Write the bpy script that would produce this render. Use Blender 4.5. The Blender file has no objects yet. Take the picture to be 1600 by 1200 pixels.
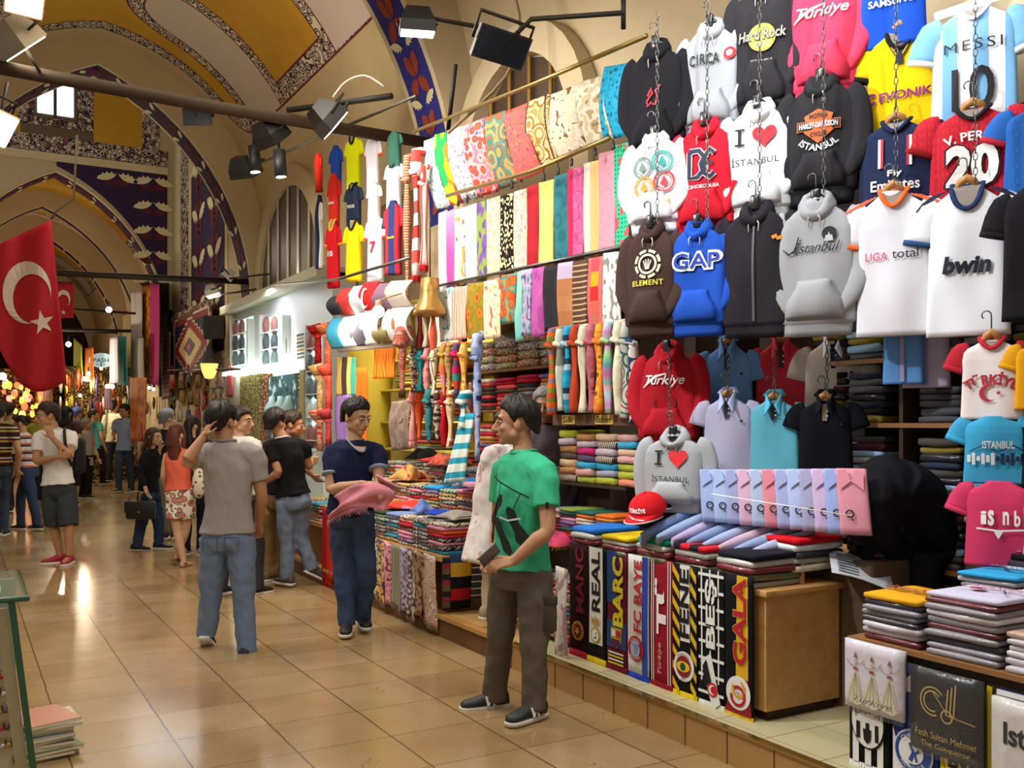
import bpy, bmesh, math, random
import numpy as np
from mathutils import Vector, Matrix, noise
V = Vector
PI = math.pi
rnd = random.Random(7)
SC = bpy.context.scene
COL = SC.collection
# ------------------------------------------------------------------ the camera's frame
EYE = V((0, 0, 1.6)); FOC = 1500.0; HZ = 661.0; YAW = math.radians(30)
FW = V((math.sin(YAW), math.cos(YAW), 0)); RT = V((math.cos(YAW), -math.sin(YAW), 0)); UP = V((0, 0, 1))
def P(u, v, d): return EYE + d * (FW + RT * ((u - 800) / FOC) + UP * ((HZ - v) / FOC))
def _ray(u, v): return FW + RT * ((u - 800) / FOC) + UP * ((HZ - v) / FOC)
def onX(u, v, X): r = _ray(u, v); return EYE + r * (X / r.x)
def onY(u, v, Y): r = _ray(u, v); return EYE + r * (Y / r.y)
def onZ(u, v, Z): r = _ray(u, v); return EYE + r * ((Z - EYE.z) / r.z)
def dX(u, X): return X / _ray(u, 0).x
def sm(a, b, x):
    t = min(1, max(0, (x - a) / (b - a))); return t * t * (3 - 2 * t)
def lerp(a, b, t): return a + (b - a) * t
# ------------------------------------------------------------------ colour and materials
def hx(h):
    if not isinstance(h, str): return tuple(h) if len(h) == 4 else (*h, 1)
    h = h.lstrip('#'); c = [int(h[i:i + 2], 16) / 255 for i in (0, 2, 4)]
    return tuple((x / 12.92 if x <= .04045 else ((x + .055) / 1.055) ** 2.4) for x in c) + (1,)
MATS = {}
def _new(name):
    m = bpy.data.materials.new(name); m.use_nodes = True
    nt = m.node_tree; b = nt.nodes['Principled BSDF']; return m, nt, b
def mat(c, rough=.75, metal=0, em=0, bump=0, bs=60, spec=.35, name=None, alpha=1, trans=0, sheen=0):
    k = ('m', str(c), rough, metal, em, bump, bs, spec, alpha, trans)
    if k in MATS: return MATS[k]
    m, nt, b = _new(name or 'material'); col = hx(c)
    b.inputs['Base Color'].default_value = col; b.inputs['Roughness'].default_value = rough
    b.inputs['Metallic'].default_value = metal; b.inputs['Specular IOR Level'].default_value = spec
    if em: b.inputs['Emission Color'].default_value = col; b.inputs['Emission Strength'].default_value = em
    if alpha < 1: b.inputs['Alpha'].default_value = alpha
    if trans: b.inputs['Transmission Weight'].default_value = trans
    n = nt.nodes.new('ShaderNodeTexNoise'); n.inputs['Scale'].default_value = bs; n.inputs['Detail'].default_value = 3
    tc = nt.nodes.new('ShaderNodeTexCoord'); nt.links.new(tc.outputs['Object'], n.inputs['Vector'])
    if bump:
        bp = nt.nodes.new('ShaderNodeBump'); bp.inputs['Strength'].default_value = bump; bp.inputs['Distance'].default_value = .15 / bs
        nt.links.new(n.outputs['Fac'], bp.inputs['Height']); nt.links.new(bp.outputs['Normal'], b.inputs['Normal'])
    if not em:
        mx = nt.nodes.new('ShaderNodeMixRGB'); mx.blend_type = 'MULTIPLY'; mx.inputs[0].default_value = .12
        mx.inputs[1].default_value = col; nt.links.new(n.outputs['Fac'], mx.inputs[2])
        nt.links.new(mx.outputs[0], b.inputs['Base Color'])
    MATS[k] = m; return m
def cloth(c, bump=.3, rough=.85): return mat(c, rough, bump=bump, bs=140, spec=.12, name='fabric')
def ramp(nt, cols, pos=None, interp='CONSTANT'):
    r = nt.nodes.new('ShaderNodeValToRGB'); cr = r.color_ramp; cr.interpolation = interp
    n = len(cols); pos = pos or ([i / n for i in range(n)] if interp == 'CONSTANT' else [i / max(1, n - 1) for i in range(n)])
    while len(cr.elements) < n: cr.elements.new(.5)
    while len(cr.elements) > n: cr.elements.remove(cr.elements[-1])
    for i in range(n): cr.elements[i].position = pos[i]
    for i in range(n): cr.elements[i].color = hx(cols[i])
    return r
def mth(nt, op, a, b=None, c=None):
    n = nt.nodes.new('ShaderNodeMath'); n.operation = op
    for i, x in enumerate((a, b, c)):
        if x is None: continue
        if hasattr(x, 'type') and hasattr(x, 'node'): nt.links.new(x, n.inputs[i])
        else: n.inputs[i].default_value = x
    return n.outputs[0]
def pval(nt, kind, vec, uvs, sc):
    """one scalar pattern over the cloth"""
    L = nt.links
    if kind in ('u', 'v', 'uv'):
        s = uvs[0] if kind == 'u' else uvs[1]
        if kind == 'uv': return mth(nt, 'FRACT', mth(nt, 'ADD', mth(nt, 'MULTIPLY', uvs[0], sc[0]), mth(nt, 'MULTIPLY', uvs[1], sc[1])))
        return mth(nt, 'FRACT', mth(nt, 'MULTIPLY', s, sc[0] if kind == 'u' else sc[1]))
    if kind == 'dots':
        a = mth(nt, 'SUBTRACT', mth(nt, 'FRACT', mth(nt, 'MULTIPLY', uvs[0], sc[0])), .5)
        b = mth(nt, 'SUBTRACT', mth(nt, 'FRACT', mth(nt, 'MULTIPLY', uvs[1], sc[1])), .5)
        return mth(nt, 'SQRT', mth(nt, 'ADD', mth(nt, 'MULTIPLY', a, a), mth(nt, 'MULTIPLY', b, b)))
    mp = nt.nodes.new('ShaderNodeMapping'); mp.inputs['Scale'].default_value = (sc[0], sc[1], sc[0]); L.new(vec, mp.inputs['Vector'])
    if kind in ('vor', 'cell', 'ring', 'edge'):
        t = nt.nodes.new('ShaderNodeTexVoronoi'); t.inputs['Scale'].default_value = 1
        if kind == 'edge': t.feature = 'DISTANCE_TO_EDGE'
        L.new(mp.outputs[0], t.inputs['Vector'])
        if kind == 'cell':
            s = nt.nodes.new('ShaderNodeSeparateColor'); L.new(t.outputs['Color'], s.inputs[0]); return s.outputs[0]
        if kind == 'ring': return mth(nt, 'FRACT', mth(nt, 'MULTIPLY', t.outputs['Distance'], 2.6))
        return t.outputs['Distance']
    if kind == 'wave':
        t = nt.nodes.new('ShaderNodeTexWave'); t.inputs['Scale'].default_value = 1; t.inputs['Distortion'].default_value = 6; t.inputs['Detail'].default_value = 1.5
        t.inputs['Detail Scale'].default_value = .8
    else:
        t = nt.nodes.new('ShaderNodeTexNoise'); t.inputs['Scale'].default_value = 1; t.inputs['Detail'].default_value = 2.5
    L.new(mp.outputs[0], t.inputs['Vector'])
    o = t.outputs['Fac'] if 'Fac' in t.outputs else t.outputs[0]
    return mth(nt, 'MULTIPLY_ADD', o, 1.9, -.45) if kind == 'noise' else o
def pat(kind, cols, sc=(20, 20), over=None, pos=None, interp='CONSTANT', rough=.82, gloss=.15, co='UV', bump=.15, em=0):
    """patterned cloth: kind over UV metres, ramp of cols; over = list of (kind, scale, threshold, colour)"""
    k = ('p', kind, str(cols), sc, str(over), str(pos), interp, rough, co, em)
    if k in MATS: return MATS[k]
    m, nt, b = _new('patterned_fabric'); L = nt.links
    tc = nt.nodes.new('ShaderNodeTexCoord'); vec = tc.outputs[co]
    sp = nt.nodes.new('ShaderNodeSeparateXYZ'); L.new(vec, sp.inputs[0]); uvs = (sp.outputs[0], sp.outputs[1 if co == 'UV' else 2])
    r = ramp(nt, cols, pos, interp); L.new(pval(nt, kind, vec, uvs, sc), r.inputs[0]); out = r.outputs[0]
    for o in (over or []):
        f = mth(nt, 'LESS_THAN', pval(nt, o[0], vec, uvs, o[1]), o[2])
        if len(o) > 4: f = mth(nt, 'MULTIPLY', f, o[4])
        mx = nt.nodes.new('ShaderNodeMixRGB'); L.new(f, mx.inputs[0]); L.new(out, mx.inputs[1]); mx.inputs[2].default_value = hx(o[3]); out = mx.outputs[0]
    L.new(out, b.inputs['Base Color']); b.inputs['Roughness'].default_value = rough; b.inputs['Specular IOR Level'].default_value = gloss
    if em: L.new(out, b.inputs['Emission Color']); b.inputs['Emission Strength'].default_value = em
    if bump:
        n = nt.nodes.new('ShaderNodeTexNoise'); n.inputs['Scale'].default_value = 120; L.new(vec, n.inputs['Vector'])
        bp = nt.nodes.new('ShaderNodeBump'); bp.inputs['Strength'].default_value = bump; bp.inputs['Distance'].default_value = .006
        L.new(n.outputs[0], bp.inputs['Height']); L.new(bp.outputs[0], b.inputs['Normal'])
    MATS[k] = m; return m
METAL = mat('#6a6a66', .35, .9, name='steel'); BRASS = mat('#a08a50', .35, .8, name='brass_rail'); BLACK = mat('#141416', .5, name='black_plastic')
DARKM = mat('#2c2620', .6, .3, name='dark_iron'); WHITE = mat('#e8e8e4', .6, name='white_paint'); WOOD = mat('#b98a4c', .45, name='wood')
CLEAR = None
def plastic_mat():
    global CLEAR
    if CLEAR: return CLEAR
    m, nt, b = _new('clear_plastic_film'); b.inputs['Base Color'].default_value = (.3, .3, .32, 1); b.inputs['Roughness'].default_value = .12
    b.inputs['Alpha'].default_value = .07; b.inputs['Specular IOR Level'].default_value = .9
    n = nt.nodes.new('ShaderNodeTexNoise'); n.inputs['Scale'].default_value = 26; bp = nt.nodes.new('ShaderNodeBump'); bp.inputs['Strength'].default_value = .9; bp.inputs['Distance'].default_value = .02
    nt.links.new(n.outputs[0], bp.inputs['Height']); nt.links.new(bp.outputs[0], b.inputs['Normal']); CLEAR = m; return m
# ------------------------------------------------------------------ mesh builder
_TX = {}
def text_mesh(s, bold=0, shear=0, space=1):
    k = (s, bold, shear, space)
    if k in _TX: return _TX[k]
    c = bpy.data.curves.new('t', 'FONT'); c.body = s; c.size = 1; c.align_x = 'CENTER'; c.align_y = 'CENTER'
    c.offset = bold; c.shear = shear; c.space_character = space; c.resolution_u = 3
    o = bpy.data.objects.new('t', c); COL.objects.link(o); bpy.context.view_layer.update()
    me = o.to_mesh(); vs = np.array([v.co[:2] for v in me.vertices]) if len(me.vertices) else np.zeros((0, 2)); fs = [tuple(p.vertices) for p in me.polygons]
    if len(vs):
        lo, hi = vs.min(0), vs.max(0); vs = vs - (lo + hi) / 2; wh = hi - lo
    else: wh = (1, 1)
    o.to_mesh_clear(); bpy.data.objects.remove(o); bpy.data.curves.remove(c)
    _TX[k] = (vs, fs, wh); return _TX[k]
class MB:
    def __init__(s): s.v = []; s.f = []; s.mi = []; s.uv = []; s.mats = []; s.sm = []
    def _m(s, m):
        if m not in s.mats: s.mats.append(m)
        return s.mats.index(m)
    def add(s, vs, fs, m, uvs=None, smooth=True):
        b = len(s.v); s.v += [tuple(x) for x in vs]; i = s._m(m)
        s.uv += [tuple(x) for x in uvs] if uvs is not None else [(x[0] + x[1] * .7, x[2] if len(x) > 2 else 0) for x in vs]
        for f in fs: s.f.append(tuple(b + k for k in f)); s.mi.append(i); s.sm.append(smooth)
        return s
    def box(s, c, sz, m, rot=None, r=0):
        if r:
            vs, fs = rbox(tuple(round(x, 4) for x in sz), r)
        else:
            x, y, z = [k / 2 for k in sz]
            vs = [(-x, -y, -z), (x, -y, -z), (x, y, -z), (-x, y, -z), (-x, -y, z), (x, -y, z), (x, y, z), (-x, y, z)]
            fs = [(0, 3, 2, 1), (4, 5, 6, 7), (0, 1, 5, 4), (1, 2, 6, 5), (2, 3, 7, 6), (3, 0, 4, 7)]
        c = V(c); out = [(rot @ V(p) if rot else V(p)) + c for p in vs]
        return s.add(out, fs, m, smooth=bool(r))
    def b2(s, lo, hi, m, r=0):
        lo, hi = V(lo), V(hi); return s.box((lo + hi) / 2, [abs(a) for a in hi - lo], m, r=r)
    def loft(s, rings, m, caps=True, closed=False, smooth=True, uvs=None):
        n = len(rings[0]); vs = [p for r in rings for p in r]; fs = []; k = len(rings)
        for i in range(k if closed else k - 1):
            j = (i + 1) % k
            for a in range(n): b = (a + 1) % n; fs.append((i * n + a, i * n + b, j * n + b, j * n + a))
        if caps and not closed: fs.append(tuple(range(n - 1, -1, -1))); fs.append(tuple((k - 1) * n + a for a in range(n)))
        return s.add(vs, fs, m, uvs, smooth)
    def tube(s, pts, r, m, n=8, caps=True, closed=False, flat=1, up=None, rnd_end=False):
        pts = [V(p) for p in pts]; k = len(pts); rs = list(r) if hasattr(r, '__len__') else [r] * k
        if rnd_end:
            t0 = (pts[0] - pts[1]).normalized(); t1 = (pts[-1] - pts[-2]).normalized()
            pts = [pts[0] + t0 * rs[0] * .85, pts[0] + t0 * rs[0] * .5] + pts + [pts[-1] + t1 * rs[-1] * .5, pts[-1] + t1 * rs[-1] * .85]
            rs = [rs[0] * .45, rs[0] * .85] + rs + [rs[-1] * .85, rs[-1] * .45]; k += 4
        rings = []; prev = None
        for i in range(k):
            if closed: t = pts[(i + 1) % k] - pts[i - 1]
            else: t = pts[min(k - 1, i + 1)] - pts[max(0, i - 1)]
            t.normalize()
            if prev is None:
                a = V(up) if up else (V((0, 0, 1)) if abs(t.z) < .9 else V((0, 1, 0)))
                a = (a - t * a.dot(t)).normalized()
            else:
                a = prev - t * prev.dot(t); a = a.normalized() if a.length > 1e-6 else t.orthogonal().normalized()
            prev = a; b = t.cross(a)
            rings.append([pts[i] + a * (math.cos(q) * rs[i] * flat) + b * (math.sin(q) * rs[i]) for q in (2 * PI * j / n for j in range(n))])
        return s.loft(rings, m, caps, closed)
    def ball(s, c, r, m, nu=12, nv=8, rot=None):
        c = V(c); r = r if hasattr(r, '__len__') else (r, r, r); vs = []; fs = []
        for i in range(nv + 1):
            th = PI * i / nv
            for j in range(nu):
                ph = 2 * PI * j / nu; p = V((r[0] * math.sin(th) * math.cos(ph), r[1] * math.sin(th) * math.sin(ph), r[2] * math.cos(th)))
                vs.append((rot @ p if rot else p) + c)
        for i in range(nv):
            for j in range(nu):
                k = (j + 1) % nu; q = [i * nu + j, (i + 1) * nu + j, (i + 1) * nu + k, i * nu + k]
                if i == 0: q = [q[0], q[1], q[2]]
                elif i == nv - 1: q = [q[0], q[1], q[3]]
                fs.append(tuple(q))
        return s.add(vs, fs, m)
    def lathe(s, prof, m, c=(0, 0, 0), n=16, caps=False):
        c = V(c); return s.loft([[c + V((r * math.cos(q), r * math.sin(q), z)) for q in (2 * PI * j / n for j in range(n))] for r, z in prof], m, caps)
    def grid(s, fn, nu, nv, m, uvf=None, smooth=True):
        vs = []; uv = []
        for j in range(nv + 1):
            for i in range(nu + 1):
                a, b = i / nu, j / nv; vs.append(fn(a, b)); uv.append(uvf(a, b) if uvf else (a, b))
        fs = [(j * (nu + 1) + i, j * (nu + 1) + i + 1, (j + 1) * (nu + 1) + i + 1, (j + 1) * (nu + 1) + i) for j in range(nv) for i in range(nu)]
        return s.add(vs, fs, m, uv, smooth)
    def sheet(s, fn, nu, nv, th, m, size=(1, 1), m2=None):
        """a cloth with thickness: fn(a,b) mid surface, both faces and rim"""
        pts = [[V(fn(i / nu, j / nv)) for i in range(nu + 1)] for j in range(nv + 1)]
        vs = []; uv = []
        N = [[None] * (nu + 1) for _ in range(nv + 1)]
        for j in range(nv + 1):
            for i in range(nu + 1):
                du = pts[j][min(nu, i + 1)] - pts[j][max(0, i - 1)]; dv = pts[min(nv, j + 1)][i] - pts[max(0, j - 1)][i]
                q = du.cross(dv); N[j][i] = q.normalized() if q.length > 1e-9 else V((0, 0, 1))
        for sg in (.5, -.5):
            for j in range(nv + 1):
                for i in range(nu + 1): vs.append(pts[j][i] + N[j][i] * th * sg); uv.append((i / nu * size[0], j / nv * size[1]))
        w = nu + 1; o = w * (nv + 1); fs = []
        for j in range(nv):
            for i in range(nu):
                a = j * w + i; fs.append((a, a + 1, a + 1 + w, a + w)); fs.append((o + a, o + a + w, o + a + 1 + w, o + a + 1))
        for i in range(nu): fs.append((i, o + i, o + i + 1, i + 1)); a = nv * w + i; fs.append((a, a + 1, o + a + 1, o + a))
        for j in range(nv): a = j * w; fs.append((a, a + w, o + a + w, o + a)); a = j * w + nu; fs.append((a, o + a, o + a + w, a + w))
        return s.add(vs, fs, m, uv)
    def poly(s, pts, m, fn=None, uv=None):
        """flat n-gon (2-D points mapped by fn)"""
        vs = [fn(*p) for p in pts] if fn else pts
        return s.add(vs, [tuple(range(len(vs)))], m, uv, smooth=False)
    def prism(s, pts, depth, m, fn):
        """2-D outline extruded: fn(x,y,z) -> place"""
        n = len(pts); vs = [fn(x, y, 0) for x, y in pts] + [fn(x, y, depth) for x, y in pts]
        fs = [tuple(range(n)), tuple(range(2 * n - 1, n - 1, -1))] + [(i, n + i, n + (i + 1) % n, (i + 1) % n) for i in range(n)]
        return s.add(vs, fs, m, smooth=False)
    def text(s, t, m, fn, w=None, h=None, at=(0, 0), rot=0, bold=0, shear=0, space=1, arc=0):
        """lettering: fits width w or height h, fn(x,y) -> place on the surface"""
        vs, fs, wh = text_mesh(t, bold, shear, space)
        if not len(vs): return s
        if w and h: kx, ky = w / wh[0], h / wh[1]
        elif w: kx = ky = w / wh[0]
        else: kx = ky = h / wh[1]
        c, sn = math.cos(rot), math.sin(rot); out = []
        for x, y in vs:
            x *= kx; y *= ky
            if arc: a = x / arc; rr = arc + y; x, y = rr * math.sin(a), rr * math.cos(a) - arc
            out.append(fn(at[0] + x * c - y * sn, at[1] + x * sn + y * c))
        return s.add(out, fs, m, smooth=False)
    def build(s, name, parent=None, label=None, xf=None):
        if xf is not None: s.v = [tuple(xf @ V(p)) for p in s.v]
        me = bpy.data.meshes.new(name); me.from_pydata(s.v, [], s.f)
        for m in s.mats: me.materials.append(m)
        me.polygons.foreach_set('material_index', s.mi); me.polygons.foreach_set('use_smooth', s.sm)
        ul = me.uv_layers.new(name='UVMap'); li = np.empty(len(me.loops), dtype=np.int32); me.loops.foreach_get('vertex_index', li)
        ul.data.foreach_set('uv', np.array(s.uv, dtype=np.float32)[li].ravel()); me.update()
        o = bpy.data.objects.new(name, me); COL.objects.link(o)
        if parent:
            o.parent = parent; o.matrix_parent_inverse = PM.get(parent.name, Matrix()).inverted()
        if label: o['label'] = label
        return o
PM = {}
_RB = {}
def rbox(sz, r):
    k = (sz, r)
    if k in _RB: return _RB[k]
    bm = bmesh.new(); bmesh.ops.create_cube(bm, size=1)
    for v in bm.verts: v.co = (v.co.x * sz[0], v.co.y * sz[1], v.co.z * sz[2])
    bmesh.ops.bevel(bm, geom=bm.edges[:], offset=min(r, min(sz) * .45), segments=2, affect='EDGES', profile=.5)
    bm.verts.index_update(); _RB[k] = ([v.co.copy() for v in bm.verts], [tuple(v.index for v in f.verts) for f in bm.faces]); bm.free(); return _RB[k]
def tag(o, label, cat, group=None, kind=None):
    if label: o['label'] = label
    if cat: o['category'] = cat
    if group: o['group'] = group
    if kind: o['kind'] = kind
    return o
def thing(name, label, cat, loc, group=None):
    o = bpy.data.objects.new(name, None); o.empty_display_size = .1; COL.objects.link(o); o.location = loc
    PM[o.name] = Matrix.Translation(V(loc)); return tag(o, label, cat, group)
def struct(mb, name):
    o = mb.build(name); o['kind'] = 'structure'; return o
def frame(o, x, y):
    """plane coordinates -> world: origin o, axes x and y (unit), optional lift along the normal"""
    o, x, y = V(o), V(x), V(y); n = x.cross(y).normalized()
    return lambda a, b, c=0: o + x * a + y * b + n * c
ORD = 'top second third fourth fifth sixth seventh eighth ninth tenth eleventh twelfth thirteenth fourteenth fifteenth sixteenth seventeenth eighteenth nineteenth twentieth'.split()
# ------------------------------------------------------------------ the bazaar street
PLASTER = mat('#c9b795', .85, bump=.15, bs=6, name='beige_plaster'); YEL = mat('#c99a35', .85, bump=.1, bs=5, name='ochre_paint')
CREAM = mat('#d8c9a4', .8, name='cream_moulding'); LILAC = mat('#cfc4c4', .85, bump=.1, bs=5, name='pale_lilac_paint')
NAVY = mat('#2c3088', .8, name='blue_paint'); PURP = mat('#33204c', .8, name='purple_paint'); RUST = mat('#98402f', .8, name='rust_paint'); LEAFC = mat('#e2d8ae', .8, name='cream_leaf_paint'); MAROON = mat('#5c2030', .8, name='maroon_paint')
def floor_mat():
    m, nt, b = _new('polished_tile_floor'); L = nt.links
    tc = nt.nodes.new('ShaderNodeTexCoord'); sp = nt.nodes.new('ShaderNodeSeparateXYZ'); L.new(tc.outputs['Object'], sp.inputs[0])
    wob = nt.nodes.new('ShaderNodeTexNoise'); wob.inputs['Scale'].default_value = 5; L.new(tc.outputs['Object'], wob.inputs['Vector'])
    w = mth(nt, 'MULTIPLY_ADD', wob.outputs['Fac'], .012, -.006)
    x = mth(nt, 'DIVIDE', mth(nt, 'ADD', mth(nt, 'SUBTRACT', sp.outputs[0], .46), w), .486); y = mth(nt, 'DIVIDE', mth(nt, 'ADD', mth(nt, 'SUBTRACT', sp.outputs[1], .12), w), .493)
    fx, fy = mth(nt, 'FLOOR', x), mth(nt, 'FLOOR', y)
    cb = nt.nodes.new('ShaderNodeCombineXYZ'); L.new(fx, cb.inputs[0]); L.new(fy, cb.inputs[1])
    wn = nt.nodes.new('ShaderNodeTexWhiteNoise'); L.new(cb.outputs[0], wn.inputs['Vector'])
    r = ramp(nt, ['#9a7e58', '#a68a62', '#a0845a', '#ac926c'], interp='LINEAR'); L.new(wn.outputs['Value'], r.inputs[0])
    n2 = nt.nodes.new('ShaderNodeTexNoise'); n2.inputs['Scale'].default_value = 1.3; n2.inputs['Detail'].default_value = 6; L.new(tc.outputs['Object'], n2.inputs['Vector'])
    r2 = ramp(nt, ['#a98f68', '#ffffff', '#f0d8b4'], [.25, .55, .8], 'LINEAR'); L.new(n2.outputs['Fac'], r2.inputs[0])
    mu = nt.nodes.new('ShaderNodeMixRGB'); mu.blend_type = 'MULTIPLY'; mu.inputs[0].default_value = .55; L.new(r.outputs[0], mu.inputs[1]); L.new(r2.outputs[0], mu.inputs[2])
    sp2 = nt.nodes.new('ShaderNodeTexNoise'); sp2.inputs['Scale'].default_value = 90; sp2.inputs['Detail'].default_value = 2; L.new(tc.outputs['Object'], sp2.inputs['Vector'])
    mu2 = nt.nodes.new('ShaderNodeMixRGB'); mu2.blend_type = 'OVERLAY'; mu2.inputs[0].default_value = .35; L.new(mu.outputs[0], mu2.inputs[1]); L.new(sp2.outputs['Fac'], mu2.inputs[2])
    def edge(f, k): a = mth(nt, 'FRACT', f); return mth(nt, 'LESS_THAN', mth(nt, 'MINIMUM', a, mth(nt, 'SUBTRACT', 1, a)), k)
    g = mth(nt, 'MAXIMUM', edge(x, .0095), edge(y, .006))
    vo = nt.nodes.new('ShaderNodeTexVoronoi'); vo.feature = 'DISTANCE_TO_EDGE'; vo.inputs['Scale'].default_value = 1.1
    ds = nt.nodes.new('ShaderNodeVectorMath'); ds.operation = 'ADD'; L.new(tc.outputs['Object'], ds.inputs[0]); L.new(wob.outputs['Color'], ds.inputs[1]); L.new(ds.outputs[0], vo.inputs['Vector'])
    mk = mth(nt, 'GREATER_THAN', n2.outputs['Fac'], .585); cr = mth(nt, 'MULTIPLY', mth(nt, 'LESS_THAN', vo.outputs['Distance'], .004), mk); g = mth(nt, 'MAXIMUM', g, cr)
    mx = nt.nodes.new('ShaderNodeMixRGB'); L.new(g, mx.inputs[0]); L.new(mu2.outputs[0], mx.inputs[1]); mx.inputs[2].default_value = hx('#5a4630')
    L.new(mx.outputs[0], b.inputs['Base Color'])
    rr = ramp(nt, ['#606060', '#8c8c8c'], interp='LINEAR'); L.new(n2.outputs['Fac'], rr.inputs[0]); L.new(rr.outputs[0], b.inputs['Roughness']); b.inputs['Specular IOR Level'].default_value = .55
    bp = nt.nodes.new('ShaderNodeBump'); bp.inputs['Strength'].default_value = .25; bp.inputs['Distance'].default_value = .01; bp.invert = True; L.new(g, bp.inputs['Height']); L.new(bp.outputs[0], b.inputs['Normal'])
    return m
def ornament(co='UV'): return pat('vor', ['#e6dcc8', '#e6dcc8', '#2c2c4c', '#d8c8b0', '#38304a', '#8a5a48'], (10, 10), co=co, bump=0, pos=[0, .16, .3, .46, .58, .8])
ORN = ornament()
mb = MB(); mb.b2((-3, -3, -.2), (4.7, 60, 0), floor_mat()); f = mb.build('floor'); f['kind'] = 'structure'
# shop platform: a tiled step with a metal nosing
SX = 3.13; SZ = .17
TILE = pat('u', ['#a9824e', '#b08a55', '#a67c48', '#b48e5a'], (.9, 1), co='Object', rough=.4, gloss=.5, bump=0)
mb = MB(); mb.b2((SX, -2, 0), (4.7, 5.42, SZ - .012), mat('#b08650', .45, bump=.05, name='step_tile'))
for i in range(20): mb.box((SX - .001, -.5 + i * .3, .075), (.004, .005, .15), mat('#5e4a2e', .8))
struct(mb, 'trim_1')
mb = MB(); mb.b2((SX - .012, -2, SZ - .014), (SX + .03, 5.42, SZ), mat('#b59a5a', .25, .9, name='brass_nosing')); struct(mb, 'trim_2')
mb = MB(); mb.b2((SX, 5.42, 0), (4.7, 11.9, SZ - .01), mat('#6d4a2c', .6, bump=.2, bs=14, name='brown_wood_step')); mb.b2((SX - .02, 5.42, SZ - .03), (SX + .05, 11.9, SZ), WOOD); struct(mb, 'trim_3')
mb = MB(); mb.b2((SX + .03, -2, SZ - .02), (4.7, 5.42, SZ + .001), pat('dots', ['#b7ad86', '#b0a67e', '#b7ad86'], (2.6, 2.6), co='Object', rough=.35, gloss=.5, bump=0))
mb.b2((SX + .05, 5.42, SZ - .02), (4.7, 11.9, SZ + .001), mat('#caa468', .5, bump=.1, bs=30, name='plywood'))
for k in range(8):
    mb.b2((SX + .03, 2.2 + k * .33, SZ), (4.2, 2.204 + k * .33, SZ + .002), mat('#8a8266')); mb.b2((SX + .06 + k * .33, 1, SZ), (SX + .064 + k * .33, 5.4, SZ + .002), mat('#8a8266'))
struct(mb, 'floor_2')
# walls
mb = MB(); mb.b2((4.66, -3, 0), (4.9, 17.6, 5.0), PLASTER); struct(mb, 'wall_right')
# ---- vault geometry
XC = 2.0
def arch(cx, z0, r, a): return (cx + r * math.cos(a), z0 + r * math.sin(a))
def prof(half, z0, top, n=16):
    """pointed-arch profile right springing -> apex -> left springing, with arc length"""
    r = (half * half + (top - z0) ** 2) / (2 * half); am = math.asin(min(1, (top - z0) / r)) if r > half else PI / 2
    R_ = [(XC + half - r + r * math.cos(am * i / n), z0 + r * math.sin(am * i / n)) for i in range(n + 1)]
    pts = R_ + [(2 * XC - x, z) for x, z in reversed(R_[:-1])]; L = [0]
    for i in range(1, len(pts)): L.append(L[-1] + math.dist(pts[i], pts[i - 1]))
    return pts, L
def at_len(pr, s):
    pts, L = pr; s = max(0, min(L[-1], s))
    for i in range(1, len(L)):
        if s <= L[i] + 1e-9:
            t = (s - L[i - 1]) / (L[i] - L[i - 1]); return (lerp(pts[i - 1][0], pts[i][0], t), lerp(pts[i - 1][1], pts[i][1], t))
BAY = prof(2.68, 4.9, 7.95); RIB = prof(2.5, 3.75, 7.5)
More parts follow.
